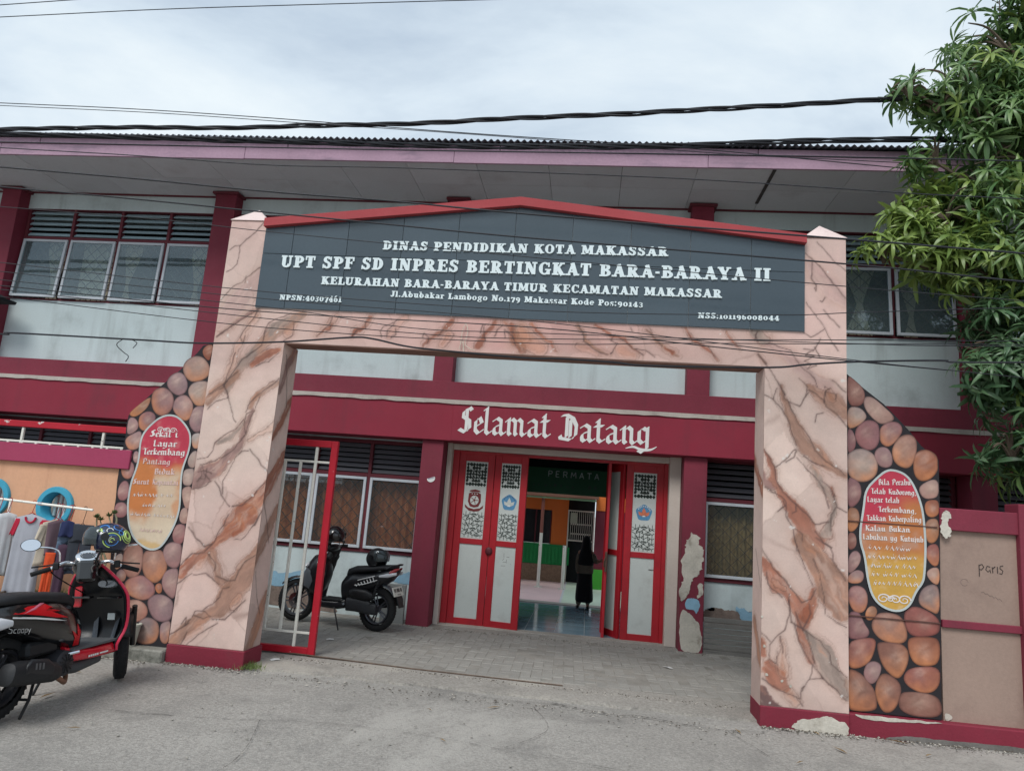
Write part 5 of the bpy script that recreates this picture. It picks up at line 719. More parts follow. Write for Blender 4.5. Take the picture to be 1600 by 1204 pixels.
patch('bare_patch', [(XC+.0, .82), (XC-.0, .60), (XC+.05, .62), (XC+.09, .72), (XC+.13, .82), (XC+.12, .90)], 9.3455, m_bare, school, seed=3)
patch('bare_patch', [(XC+.20, .66), (XC+.27, .66), (XC+.28, .86), (XC+.22, .84)], 9.348, m_bare, school, seed=4)
patch('bare_patch', [(XC+.0, .02), (XC-.0, .52), (XC+.08, .50), (XC+.16, .44), (XC+.24, .36), (XC+.28, .20), (XC+.285, .02), (XC+.14, .015)], 9.348, m_bare, school, seed=5, jit=.006)
patch('old_paint_patch', [(XC+.06, .58), (XC+.10, .66), (XC+.18, .65), (XC+.25, .62), (XC+.23, .52), (XC+.21, .46), (XC+.16, .52), (XC+.08, .52)], 9.348, m_blue_old, school, seed=16, jit=.006)
patch('old_paint_patch', [(1.60, .50), (1.66, .55), (1.74, .50), (1.70, .46)], YG+.018, m_blue_old, school, seed=7)
patch('rubble_patch', [(1.54, .44), (1.60, .50), (1.78, .54), (1.90, .50), (2.06, .52), (2.3, .50), (2.3, .30), (1.54, .30)], YG+.018, m_rubble, school, seed=8)
patch('old_paint_patch', [(1.96, .54), (2.02, .58), (2.14, .53), (2.3, .50), (2.3, .36), (2.12, .34), (2.04, .44)], YG+.0145, m_blue_old, school, seed=9)
patch('rubble_patch', [(-4.6, .02), (-4.6, .36), (-4.2, .30), (-3.95, .38), (-3.7, .28), (-3.4, .16), (-3.3, .06), (-3.3, .02)], YG+.018, m_rubble, school, seed=10)
patch('old_paint_patch', [(-4.6, .34), (-4.4, .50), (-4.1, .47), (-3.9, .54), (-3.6, .50), (-3.45, .38), (-3.6, .26), (-3.9, .36), (-4.2, .28)], YG+.0145, m_blue_old, school, seed=11)
patch('old_paint_patch', [(-2.62, .50), (-2.58, .62), (-2.45, .60), (-2.30, .66), (-2.28, .48), (-2.45, .47)], YG+.018, m_blue_old, school, seed=12)
for k in range(7):
    a, b_ = k*.064, k*.064+.060
    MB().box(1.53+rnd.uniform(-.004, .004), 2.5, 9.36+rnd.uniform(0, .012), 9.385+rnd.uniform(0, .01), a+.003, b_, .003).build('plank', m_wood, school)
tag(MB().box(-2.62, -2.30, 9.40, 9.44, .0, .50, .006).build('cement_board', mat('grey_cement_board', S(132, 134, 132), .9, .1, 3, .05, 60, .2, 60)), 'grey cement board leaning upright between the black scooter and the maroon column', 'board')
# round sticker on the maroon column
mb = MB(); pts = [(.055*math.cos(a), .045*math.sin(a)) for a in [math.pi*2*i/20 for i in range(20)] if math.sin(a) < .55]
stk = MB().prism([(-2.09+x*math.cos(.35)-z*math.sin(.35), 1.955-.05+x*math.sin(.35)+z*math.cos(.35)) for x, z in pts], 9.344, 9.3495).build('sticker', m_wht)
tag(stk, 'white half peeled round sticker on the maroon column left of the doors', 'sticker')
mb = MB()
for i in range(6): mb.box(-2.125+i*.014, -2.118+i*.014, 9.3425, 9.3445, 1.893+i*.004, 1.912+i*.004)
mb.build('sticker_print', mat('dark_blue_print', S(60, 66, 110), .6), None); bpy.context.view_layer.update()
_sp = bpy.data.objects['sticker_print']; _sp.parent = stk
# ============================================================ painted gateway
PC = {'rust': (.34, .105, .055), 'brown': (.36, .19, .13), 'mauve': (.30, .165, .145), 'grey': (.33, .25, .21), 'orange': (.56, .24, .13), 'maroon': (.085, .03, .035), 'ltm': (.46, .27, .245)}
def vnoise(P, sc, seed=0, octv=4):
    """vectorised value noise on Nx2 points -> about -1..1"""
    out = np.zeros(len(P)); amp = 1; tot = 0
    for o_ in range(octv):
        q = P*sc*(2**o_)+seed*17.3; i = np.floor(q).astype(np.int64); f = q-i; f = f*f*(3-2*f)
        def h(ix, iy):
            n = (ix*374761393+iy*668265263+(seed+o_)*1274126177) & 0x7fffffff; n = ((n ^ (n >> 13))*1274126177) & 0x7fffffff
            return ((n ^ (n >> 16)) & 0xffff)/65535.0*2-1
        a = h(i[:, 0], i[:, 1]); b = h(i[:, 0]+1, i[:, 1]); c = h(i[:, 0], i[:, 1]+1); d = h(i[:, 0]+1, i[:, 1]+1)
        out += amp*((a*(1-f[:, 0])+b*f[:, 0])*(1-f[:, 1])+(c*(1-f[:, 0])+d*f[:, 0])*f[:, 1]); tot += amp; amp *= .55
    return out/tot
def seg_dist(P, pl):
    """distance to a polyline of (x,z[,w]) and the width interpolated at the nearest point"""
    best = np.full(len(P), 9.0); wd = np.zeros(len(P))
    if len(pl) == 1: pl = [pl[0], (pl[0][0]+.001,)+tuple(pl[0][1:])]
    for a, b in zip(pl[:-1], pl[1:]):
        ax, az = a[0], a[1]; dx, dz = b[0]-ax, b[1]-az; l2 = dx*dx+dz*dz+1e-9
        t = np.clip(((P[:, 0]-ax)*dx+(P[:, 1]-az)*dz)/l2, 0, 1)
        d = np.hypot(P[:, 0]-ax-t*dx, P[:, 1]-az-t*dz)
        if len(a) > 2:
            w = a[2]+(b[2]-a[2])*t; k = (d-w/2) < (best-wd/2)
        else: w = 0*t; k = d < best
        best = np.where(k, d, best); wd = np.where(k, w, wd)
    return best, wd
def sst(x, a, b):
    t = np.clip((x-a)/(b-a), 0, 1); return t*t*(3-2*t)
def marble(P, tint=0.0, bands=None, cracks=None, seed=0):
    """hand painted marble: cream and pink slabs, rust veins, brown crack lines (the mural's own colours)"""
    n1 = vnoise(P, 1.3, 1+seed); n2 = vnoise(P, 5, 2+seed); n3 = vnoise(P, 22, 3+seed)
    cream = np.array([.62, .49, .425]); pink = np.array([.59, .41, .365]); redp = np.array([.545, .285, .26])
    up = np.clip((P[:, 1]-2.6)/.9, 0, 1)
    t = np.clip(.35+.7*n1+.35*up, 0, 1)[:, None]; C = cream*(1-t)+pink*t
    mid = np.exp(-((P[:, 0]+.6)/1.7)**2)*sst(P[:, 1], 2.9, 3.1)
    t = np.clip(mid*.75+.25*n2*mid, 0, 1)[:, None]; C = C*(1-t)+redp*t
    C = C*(1+.05*n3+.05*n2)[:, None]
    jit = np.stack([vnoise(P, 9, 11+seed), vnoise(P, 9, 12+seed)], 1)*.018+np.stack([vnoise(P, 30, 13+seed), vnoise(P, 30, 14+seed)], 1)*.008
    Q = P+jit
    jit = jit*1.5; Q = P+jit
    # tonal patches: every slab of 'stone' has its own tone
    cells = np.array([[math.sin(i*12.9898)*43758.5 % 1*6.4-3.9, math.sin(i*78.233)*12543.1 % 1*4.4] for i in range(90)])
    dd = np.stack([np.hypot((Q[:, 0]-c[0])*1.0+(Q[:, 1]-c[1])*.35, (Q[:, 1]-c[1])*.8) for c in cells], 1); ci = dd.argmin(1)
    tone_ = (np.sin(ci*37.7)*.5+.5); C = C*(1-.16*tone_)[:, None]+np.array([.60, .40, .34])*(.16*tone_)[:, None]; C = C*(1+.09*np.sin(ci*11.3))[:, None]
    srt = np.sort(dd, 1); eg = np.exp(-((srt[:, 1]-srt[:, 0])/.010)**2)*(.10+.75*vnoise(P, 1.7, 44)).clip(0, .8); C = C*(1-eg[:, None])+np.array([.20, .115, .09])*eg[:, None]
    n4 = vnoise(P*np.array([1, .8]), 10, 24); n5 = vnoise(P, 3.1, 26)
    for col, pl in (BANDS if bands is None else bands):
        d, w = seg_dist(Q, pl); e = d-w/2
        a0, a1 = pl[0], pl[-1]; ux, uz = a1[0]-a0[0], a1[1]-a0[1]; l_ = math.hypot(ux, uz)+1e-6; ux /= l_; uz /= l_
        al_ = Q[:, 0]*ux+Q[:, 1]*uz; pe_ = -Q[:, 0]*uz+Q[:, 1]*ux; F2 = np.stack([pe_, al_*.22], 1)
        soft = .04 if col in ('ltm', 'orange') else .012
        m = 1-sst(e, -soft, soft*.4); al = (.50 if col in ('ltm', 'orange') else .88)
        tone = np.array(PC[col])
        f1 = vnoise(F2, 26, 21); f2 = vnoise(F2, 70, 22); var = 1+.30*f1+.22*f2+.20*n4
        cc = tone*.86*var[:, None]
        t_ = (sst(n5+.6*f1, .1, .6)*.55)[:, None]; cc = cc*(1-t_)+np.array([.50, .22, .12])*t_            # warmer washes
        t_ = (sst(vnoise(F2, 18, 27), .15, .5)*.45)[:, None]; cc = cc*(1-t_)+np.array([.55, .38, .31])*t_      # pale streaks of the ground colour
        halo = np.exp(-np.clip(e, 0, 1)/.045)*(e > -.01)*.42*(.7+.5*n4).clip(0, 1) if col != 'maroon' else 0*e
        C = C*(1-halo[:, None])+np.array([.46, .265, .20])*halo[:, None]
        a = (m*al)[:, None]; C = C*(1-a)+cc*a
        if col not in ('ltm', 'maroon'):
            for off, k_ in ((0, .75), (.018, .35), (-.03, .40)):
                ed = np.exp(-((e-off+.010*vnoise(P, 13, 28)-.004)/.0045)**2)*(.5+.9*vnoise(P, 5, 29+int(off*500))).clip(0, 1)*k_; C = C*(1-ed[:, None])+np.array([.12, .06, .045])*ed[:, None]
    J2 = np.stack([vnoise(P, 14, 31+seed), vnoise(P, 14, 32+seed)], 1)*.012
    for pl in (CRACKS if cracks is None else cracks):
        x0 = min(p[0] for p in pl)-.05; x1 = max(p[0] for p in pl)+.05; z0 = min(p[1] for p in pl)-.05; z1 = max(p[1] for p in pl)+.05
        k = (P[:, 0] > x0) & (P[:, 0] < x1) & (P[:, 1] > z0) & (P[:, 1] < z1)
        if not k.any(): continue
        d, w = seg_dist(P[k]+J2[k], pl); wl = .0050*(1+.7*vnoise(P[k], 6, 33))
        a = np.exp(-(d/wl)**2)*1.0*(.80+.25*vnoise(P[k], 20, 34))
        sh = np.exp(-(d/.016)**2)*.10*(1+vnoise(P[k], 5, 35))
        C[k] = C[k]*(1-sh)[:, None]; C[k] = C[k]*(1-a.clip(0, 1))[:, None]+np.array([.09, .05, .045])*a[:, None]
    # scuffs: small white chips and grime towards the foot
    ch = sst(vnoise(P, 16, 41), .62, .66); C = C*(1-ch*.7)[:, None]+np.array([.68, .64, .6])*(ch*.7)[:, None]
    gr = sst(.45-P[:, 1], 0, .45)*np.clip(.35+.6*vnoise(P, 7, 42), 0, 1)*.45; C = C*(1-gr)[:, None]+np.array([.22, .17, .14])*gr[:, None]
    return C.clip(.01, 1)
def painted_sheet(name, x0, x1, z0, z1, y, parent, st=.008, axis='front', cond=None, bands=None, cracks=None, seed=0, toward=-1):
    nx = max(2, int((x1-x0)/st)); nz = max(2, int((z1-z0)/st))
    gx, gz = np.meshgrid(np.linspace(x0, x1, nx+1), np.linspace(z0, z1, nz+1)); P = np.stack([gx.ravel(), gz.ravel()], 1)
    C = marble(P, bands=bands, cracks=cracks, seed=seed)
    org = ORG[parent]
    relief = vnoise(P, 4, 51)*.0012
    if axis == 'front': V = np.stack([P[:, 0]-org.x, np.full(len(P), y-org.y)+relief, P[:, 1]-org.z], 1)
    elif axis == 'side': V = np.stack([np.full(len(P), y-org.x)+relief, P[:, 0]-org.y, P[:, 1]-org.z], 1)
    else: V = np.stack([P[:, 0]-org.x, P[:, 1]-org.y, np.full(len(P), y-org.z)], 1)
    i = np.arange(nz)[:, None]*(nx+1)+np.arange(nx)[None, :]; i = i.ravel()
    F = np.stack([i, i+1, i+nx+2, i+nx+1], 1)
    if toward > 0: F = F[:, ::-1]
    if cond is not None:
        cz = P[F].mean(1); F = F[cond(cz[:, 0], cz[:, 1])]
    me = bpy.data.meshes.new(name); me.vertices.add(len(V)); me.vertices.foreach_set('co', V.ravel())
    me.loops.add(F.size); me.loops.foreach_set('vertex_index', F.ravel()); me.polygons.add(len(F)); me.polygons.foreach_set('loop_start', np.arange(0, F.size, 4)); me.polygons.foreach_set('loop_total', np.full(len(F), 4))
    me.update(calc_edges=True); me.validate()
    a = me.color_attributes.new('Col', 'FLOAT_COLOR', 'POINT'); a.data.foreach_set('color', np.concatenate([C, np.ones((len(C), 1))], 1).ravel())
    me.materials.append(m_attr); me.shade_smooth()
    return link(name, me, parent)
GY = 6.372
gate = thing('school_gateway', 'tall gateway painted like pink marble with a dark tiled name board', 'gateway', (-.75, 6.5, 0))
LXo, LXi, RXi, RXo = -3.713, -2.992, 1.512, 2.213
m_core = mat('pink_pillar_render', (.52, .36, .31, 1), .8, .08, 3, .05, 60, .15, 60, dirt=(S(140, 100, 90), 2, .4))
for nm, (a, b_), tx in (('L', (LXo, LXi), (LXo, -3.335)), ('R', (RXi, RXo), (1.852, RXo))):
    pl = MB(); pl.box(a, b_, GY+.004, 6.70, 0, 3.01, .004); pl.box(tx[0], tx[1], GY+.004, 6.70, 3.01, 4.245, .004)
    pil = pl.build('pillar', m_core, gate)
    painted_sheet('painted_face', a, b_, .16, 3.01, GY, pil)
    painted_sheet('painted_face', tx[0], tx[1], 3.345, 4.235, GY, pil)
    if nm == 'L': painted_sheet('painted_side', GY+.002, 6.70, .16, 3.01, LXi+.002, pil, axis='side', bands=[('rust', [(6.36, 2.05, .05), (6.52, 2.25, .10), (6.7, 2.5, .1)]), ('mauve', [(6.40, 2.55, .06), (6.5, 2.8, .10), (6.66, 3.0, .1)]), ('brown', [(6.36, .95, .10), (6.50, 1.15, .14), (6.7, 1.42, .12)]), ('brown', [(6.45, .14, .16), (6.58, .36, .16), (6.7, .62, .1)]), ('rust', [(6.36, 1.55, .16), (6.5, 1.72, .18), (6.7, 1.95, .12)])], cracks=[[(6.40, .85), (6.46, .7), (6.5, .6), (6.6, .45)], [(6.37, 1.5), (6.5, 1.3), (6.6, 1.1)], [(6.45, 2.9), (6.55, 2.6), (6.6, 2.4)]])
    else: painted_sheet('painted_side', GY+.002, 6.70, .0, 3.01, RXi-.002, pil, axis='side', toward=1, bands=[('brown', [(6.4, .5, .1), (6.6, .8, .1)]), ('rust', [(6.38, 1.9, .1), (6.7, 2.2, .1)])], cracks=[[(6.4, 1.1), (6.6, 1.4)]])
    painted_sheet('painted_top', tx[0], tx[1], 3.02, 3.03, 6.6, pil) if False else None
    MB().box(a-.004, b_+.02 if nm == 'L' else b_-.0, GY-.018, 6.72, -.03, .155, .006).build('pillar_base', m_maroon_base, pil)
    # pyramid cap
    cx_, cy_ = (tx[0]+tx[1])/2, 6.536; e_ = .012
    cp = MB(); cp.add([(tx[0]-e_, GY-e_, 4.245), (tx[1]+e_, GY-e_, 4.245), (tx[1]+e_, 6.70+e_, 4.245), (tx[0]-e_, 6.70+e_, 4.245), (cx_, cy_, 4.43)], [(0, 1, 4), (1, 2, 4), (2, 3, 4), (3, 0, 4), (3, 2, 1, 0)])
    cp.build('cap', mat('pale_cap_render', (.66, .53, .50, 1), .8, .06, 3, .05, 60, .15, 60, dirt=(S(160, 130, 124), 4, .4)), pil)
lin = MB().box(LXi, RXi, GY+.004, 6.60, 3.005, 3.345, .003).build('lintel', m_core, gate)
painted_sheet('painted_face', LXo, RXo, 3.01, 3.345, GY, lin)
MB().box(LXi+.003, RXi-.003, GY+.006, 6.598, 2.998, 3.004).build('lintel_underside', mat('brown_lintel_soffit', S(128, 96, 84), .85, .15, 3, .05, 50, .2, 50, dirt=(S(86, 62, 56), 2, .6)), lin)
patch('bare_patch', [(1.525, .17), (1.60, .5), (1.72, .34), (1.86, .2), (1.82, .16)], GY-.001, m_maroon_base, gate, seed=31, jit=.005) if False else None
patch('bare_patch', [(1.75, -.02), (1.78, .06), (1.9, .10), (2.02, .13), (2.12, .10), (2.2, .08), (2.2, -.02)], GY-.0185, m_bare, gate, seed=32, jit=.008)
for k, (x, z) in enumerate(((1.56, .40), (1.54, .62), (1.68, .36), (1.52, .86), (1.75, .33))):
    patch('bare_patch', [(x-.01, z-.01), (x+.012, z-.008), (x+.01, z+.012), (x-.008, z+.01)], GY-.0015, m_bare, gate, seed=40+k, jit=.004)
# ---- name board: tiles, letters, gable cap
APX = -.79
def gz(x):   # underside of the gable coping
    return 4.165+(4.455-4.165)*(1-abs(x-APX)/(1.845-APX if x > APX else APX+3.33))
BX0, BX1, BZ0 = -3.335, 1.852, 3.345
board = MB(); 
board.prism([(BX0, BZ0), (BX1, BZ0), (BX1, gz(BX1)), (APX, gz(APX)), (BX0, gz(BX0))], 6.372, 6.56)
bd = board.build('name_board', mat('grey_tile_grout', S(176, 184, 188), .9), gate)
m_tile = mat('slate_blue_glazed_tile', S(66, 78, 86), .16, .06, 1.5, .03, 40, .02, 20, spec=.55, orand=.05)
xs = [BX0]+[-3.335+.305+i*.5325 for i in range(0, 9)]+[BX1]
xs = [BX0, -3.035, -2.475, -1.925, -1.375, -.825, -.275, .275, .825, 1.375, BX1]
g_ = .0030; zr = [BZ0, 3.90, 4.47]
for i in range(len(xs)-1):
    a, b_ = xs[i]+g_, xs[i+1]-g_
    for j in range(2):
        z0 = zr[j]+g_; z1 = zr[j+1]-g_
        tops = []
        if a < APX < b_: cand = [a, APX, b_]
        else: cand = [a, b_]
        top = [(x, min(z1, gz(x)-.004)) for x in cand]
        if max(t[1] for t in top) <= z0: continue
        top = [(x, max(z, z0+.001)) for x, z in top]
        pts = [(a, z0), (b_, z0)]+top[::-1]
        MB().prism(pts, 6.354+rnd.uniform(-.0008, .0008), 6.371).build('tile', m_tile, bd)
for t, a, b_, h in SIGN:
    f = t.replace('Pos', 'Pos')
    put_letters(f, 'slab', a, b_, h, 6.3525, .012 if h > .07 else .008, bd, m_letter, depth_step=.00018, dig=1.34 if t.startswith('NPSN') else 1)
cap = MB()
for (xa, za, xb, zb) in ((BX0-.0, gz(BX0), APX, gz(APX)), (APX, gz(APX), BX1, gz(BX1))):
    cap.add([(xa, 6.30, za), (xb, 6.30, zb), (xb, 6.30, zb+.085), (xa, 6.30, za+.085), (xa, 6.60, za), (xb, 6.60, zb), (xb, 6.60, zb+.085), (xa, 6.60, za+.085)], [(0, 1, 2, 3), (7, 6, 5, 4), (3, 2, 6, 7), (4, 5, 1, 0), (0, 3, 7, 4), (1, 5, 6, 2)])
cap.build('gable_coping', mat('faded_red_coping', S(158, 62, 66), .75, .08, 1.5, .05, 60, .1, 90), gate)
# ---- string loop hanging on the lintel
mb = MB(); P = spline([(-1.262, 6.355, 3.05), (-1.25, 6.345, 3.2), (-1.225, 6.35, 3.27), (-1.20, 6.345, 3.2), (-1.215, 6.35, 3.08), (-1.17, 6.345, 3.035), (-1.12, 6.35, 3.02)], 8); mb.tube(P, .0035, 5)
P = spline([(-1.27, 6.35, 3.02), (-1.245, 6.34, 3.1), (-1.22, 6.35, 3.0), (-1.235, 6.345, 3.12)], 6); mb.tube(P, .003, 5)
tag(mb.build('string', mat('pale_nylon_string', S(206, 196, 180), .7)), 'pale loop of string knotted over the lower edge of the lintel', 'string')
# ============================================================ mural walls
SC_ = {'orange1': (.44, .21, .12), 'orange2': (.42, .15, .085), 'orange3': (.50, .26, .19), 'peach': (.56, .37, .30), 'cream': (.53, .41, .35), 'white': (.60, .53, .48), 'pink': (.47, .29, .27), 'redpink': (.43, .205, .20), 'redorange': (.42, .15, .12), 'mauvered': (.36, .18, .18), 'mauve': (.40, .26, .26), 'greymauve': (.33, .24, .23), 'brown1': (.34, .15, .12), 'brownred': (.34, .155, .11)}
def stone(pts, colr, y, parent, seed, cuts):
    r = random.Random(seed); cx_ = sum(p[0] for p in pts)/len(pts); cz_ = sum(p[1] for p in pts)/len(pts)
    lo_, hi_ = (-4.6, -3.716) if cx_ < 0 else (2.216, 2.988)
    P = [(min(max(x, lo_), hi_), z) for x, z in sm([(cx_+(x-cx_)*1.075, cz_+(z-cz_)*1.07) for x, z in pts], 2)]; kx = .78 if cx_ > 0 else .9
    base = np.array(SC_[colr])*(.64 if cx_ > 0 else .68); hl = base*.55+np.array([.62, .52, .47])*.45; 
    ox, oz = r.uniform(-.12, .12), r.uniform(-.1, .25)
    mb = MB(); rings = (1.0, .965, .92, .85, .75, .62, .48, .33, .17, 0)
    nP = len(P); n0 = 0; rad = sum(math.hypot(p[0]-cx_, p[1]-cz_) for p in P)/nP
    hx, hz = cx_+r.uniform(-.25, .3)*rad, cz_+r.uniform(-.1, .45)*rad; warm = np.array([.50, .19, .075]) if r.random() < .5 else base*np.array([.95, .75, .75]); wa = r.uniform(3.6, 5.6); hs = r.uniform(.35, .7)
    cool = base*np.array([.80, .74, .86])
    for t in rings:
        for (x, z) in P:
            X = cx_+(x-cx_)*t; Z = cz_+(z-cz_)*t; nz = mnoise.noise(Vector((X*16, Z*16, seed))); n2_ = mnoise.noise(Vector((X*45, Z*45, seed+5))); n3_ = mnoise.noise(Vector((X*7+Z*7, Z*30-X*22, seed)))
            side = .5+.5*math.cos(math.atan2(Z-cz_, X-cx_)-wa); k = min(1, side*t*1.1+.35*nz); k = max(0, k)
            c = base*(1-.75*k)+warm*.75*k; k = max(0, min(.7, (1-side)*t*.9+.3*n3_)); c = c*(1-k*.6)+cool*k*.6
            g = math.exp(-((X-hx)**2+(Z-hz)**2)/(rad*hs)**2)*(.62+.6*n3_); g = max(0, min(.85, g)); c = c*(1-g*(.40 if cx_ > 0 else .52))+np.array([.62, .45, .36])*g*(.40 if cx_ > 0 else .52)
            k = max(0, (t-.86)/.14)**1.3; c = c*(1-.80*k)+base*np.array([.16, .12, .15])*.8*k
            nn = 1+.14*nz+.08*n2_+.08*n3_
            mb.v.append((X, y-.003*(1-t**3)-.0012, Z)); mb.c.append(tuple(float(max(v*nn, .01)) for v in c))
    for q in range(len(rings)-1):
        for k in range(nP): mb.f.append((n0+q*nP+k, n0+q*nP+(k+1) % nP, n0+(q+1)*nP+(k+1) % nP, n0+(q+1)*nP+k))
    org = ORG[parent]; me = mb.mesh('painted_stone', m_attr_s, 'full', org, True)
    return link('painted_stone', me, parent)
def plaque(pts, y, parent, left):
    P = sm(pts, 2); z0 = min(p[1] for p in P); z1 = max(p[1] for p in P); x0 = min(p[0] for p in P); x1 = max(p[0] for p in P)
    # fine grid clipped to the outline
    st = .012; nx = int((x1-x0)/st); nz = int((z1-z0)/st)
    gx, gzz = np.meshgrid(np.linspace(x0, x1, nx+1), np.linspace(z0, z1, nz+1)); Q = np.stack([gx.ravel(), gzz.ravel()], 1)
    t = (Q[:, 1]-z0)/(z1-z0); n = vnoise(Q, 5, 61); n2 = vnoise(Q, 14, 62)
    red = np.array([.44, .035, .065]); org_ = np.array([.50, .17, .05]); yel = np.array([.52, .30, .06]); cr_ = np.array([.60, .49, .36]); gr_ = np.array([.42, .34, .30])
    def mixc(a, b, m): return a*(1-m[:, None])+b*m[:, None]
    C = np.tile(red, (len(Q), 1))
    if left:
        C = mixc(C, org_, 1-sst(t+.07*n, .58, .68)); u = (Q[:, 0]-x0)/(x1-x0)
        m = (1-sst(t+.1*n, .50, .64))*sst(u+.22*n, .36, .5)*(1-sst(u+.15*n2, .80, .95)*.6)
        C = mixc(C, cr_*.95, m*.85); C = mixc(C, cr_, 1-sst(t+.1*n, .14, .30)); C = mixc(C, yel, (1-sst(t+.04*n2, .04, .07))*.6)
        C = mixc(C, np.array([.52, .20, .19]), sst(n2, .1, .5)*.35*sst(t, .55, .65))
    else:
        C = mixc(C, org_*np.array([.9, .95, 1.1]), 1-sst(t+.10*n+.25*((Q[:, 0]-x0)/(x1-x0)-.5)*-1, .62, .76)); C = mixc(C, yel, 1-sst(t+.10*n, .28, .48))
        C = mixc(C, gr_, sst(n, .1, .6)*.6*sst(t, .36, .5)*(1-sst(t, .55, .62))); C = mixc(C, cr_, sst(n2+n, .2, .8)*.5*(1-sst(t, .38, .42)))
    C = C*(1+.08*n2)[:, None]
    import bmesh
    org = ORG[parent]
    def inside(p):
        c = np.zeros(len(p), bool); m = len(P)
        for i in range(m):
            a, b = P[i], P[(i+1) % m]
            k = ((a[1] > p[:, 1]) != (b[1] > p[:, 1])) & (p[:, 0] < (b[0]-a[0])*(p[:, 1]-a[1])/(b[1]-a[1]+1e-12)+a[0]); c ^= k
        return c
    i = (np.arange(nz)[:, None]*(nx+1)+np.arange(nx)[None, :]).ravel(); F = np.stack([i, i+1, i+nx+2, i+nx+1], 1)
    F = F[inside(Q[F].mean(1))]
    mb = MB(); mb.v = [(float(a), y-.009, float(b)) for a, b in Q]; mb.c = [tuple(map(float, c)) for c in C]; mb.f = [tuple(map(int, f)) for f in F]
    me = mb.mesh('plaque', m_attr, 'full', org, False); pq = link('plaque', me, parent)
    n = len(P)
    def off(d):
        o_ = []
        for k in range(n):
            a, b = P[k-1], P[(k+1) % n]; dx, dz = b[0]-a[0], b[1]-a[1]; l = math.hypot(dx, dz) or 1
            o_.append((P[k][0]+dz/l*d*sg, P[k][1]-dx/l*d*sg))
        return o_
    ar = sum(P[k][0]*P[(k+1) % n][1]-P[(k+1) % n][0]*P[k][1] for k in range(n)); sg = 1 if ar > 0 else -1
    A, B = off(-.009), off(.009); mb = MB()
    mb.add([(x, y-.0105, z) for x, z in A]+[(x, y-.0105, z) for x, z in B], [(k, (k+1) % n, n+(k+1) % n, n+k) for k in range(n)])
    mb.build('plaque_outline', mat('grey_white_outline_paint', S(178, 184, 182), .7, .08, 6), pq)
    return pq
def lontara(a, b, h, y, parent, m, seed, fade=1):
    """rows of angular lontara syllables painted in white"""
    r = random.Random(seed); mb = MB(); x = a[0]; L = b[0]-a[0]; k = 0
    while x < b[0]-h*.5:
        z = a[1]+(b[1]-a[1])*(x-a[0])/L; kind = r.choice('AAVNOWZ'); q = h
        G = {'A': [(0, 0), (.5, .8), (1, 0)], 'V': [(0, .2), (.35, .7), (.7, .15), (1.1, .7)], 'N': [(0, 0), (.3, .7), (.6, 0), (.9, .7)], 'O': [(.2, .4), (.45, .75), (.7, .4), (.45, .1), (.2, .4)], 'W': [(0, .5), (.3, 0), (.6, .6), (.9, .1), (1.3, .8)], 'Z': [(0, .1), (.5, .9), (.7, .1), (1.2, .9)]}[kind]
        for (p, s_) in zip(G[:-1], G[1:]):
            w = .17; n_ = (w*.5, w*.5)
            pts = [(x+(p[0]-n_[0])*q*.8, z+(p[1]-n_[1])*q), (x+(p[0]+n_[0])*q*.8, z+(p[1]+n_[1])*q), (x+(s_[0]+n_[0])*q*.8, z+(s_[1]+n_[1])*q), (x+(s_[0]-n_[0])*q*.8, z+(s_[1]-n_[1])*q)]
            ar = sum(pts[i][0]*pts[(i+1) % 4][1]-pts[(i+1) % 4][0]*pts[i][1] for i in range(4))
            if ar < 0: pts = pts[::-1]
            k += 1; mb.prism(pts, y-.0012-(k % 9)*.0002, y)
        if r.random() < .45:
            dx = x+q*.45; mb.box(dx, dx+q*.14, y-.0032, y, z+q*.95, z+q*1.1)
        x += q*(G[-1][0]*.8+.22+(0.5 if r.random() < .14 else 0))
    if mb.v: mb.build('lontara_line', m, parent, fix=False)
m_txt = mat('thin_white_mural_lettering', S(214, 206, 202), .7, .06, 20, .05, 80)
m_txt_f = mat('faded_mural_lettering', S(206, 178, 172), .7, .1, 30, .05, 80)
def swirl(parent, cx_, cz_, w, h, y, m, seed):
    mb = MB()
    for (ox, sx, s0) in ((-.30, 1, 1.0), (.05, -1, .9), (.32, 1, 1.0), (-.08, 1, .6)):
        pts = []
        for i in range(26):
            a = i/25*1.75*2*math.pi*.9; rr = (1-i/25*.82)*h*.48*s0
            pts.append((cx_+ox*w+sx*rr*math.cos(a)*1.3, cz_+rr*math.sin(a)))
        for i in range(25):
            a, b = pts[i], pts[i+1]; d = (b[0]-a[0], b[1]-a[1]); l = math.hypot(*d) or 1; t = h*.055*(1.2-i/40); nx_, nz_ = -d[1]/l*t, d[0]/l*t
            q = [(a[0]-nx_, a[1]-nz_), (b[0]-nx_, b[1]-nz_), (b[0]+nx_, b[1]+nz_), (a[0]+nx_, a[1]+nz_)]
            ar = sum(q[k][0]*q[(k+1) % 4][1]-q[(k+1) % 4][0]*q[k][1] for k in range(4))
            mb.prism(q if ar > 0 else q[::-1], y-.0012-(i % 7)*.0002-abs(ox)*.001, y)
    mb.build('ornament', m, parent, fix=False)
MY = 6.45
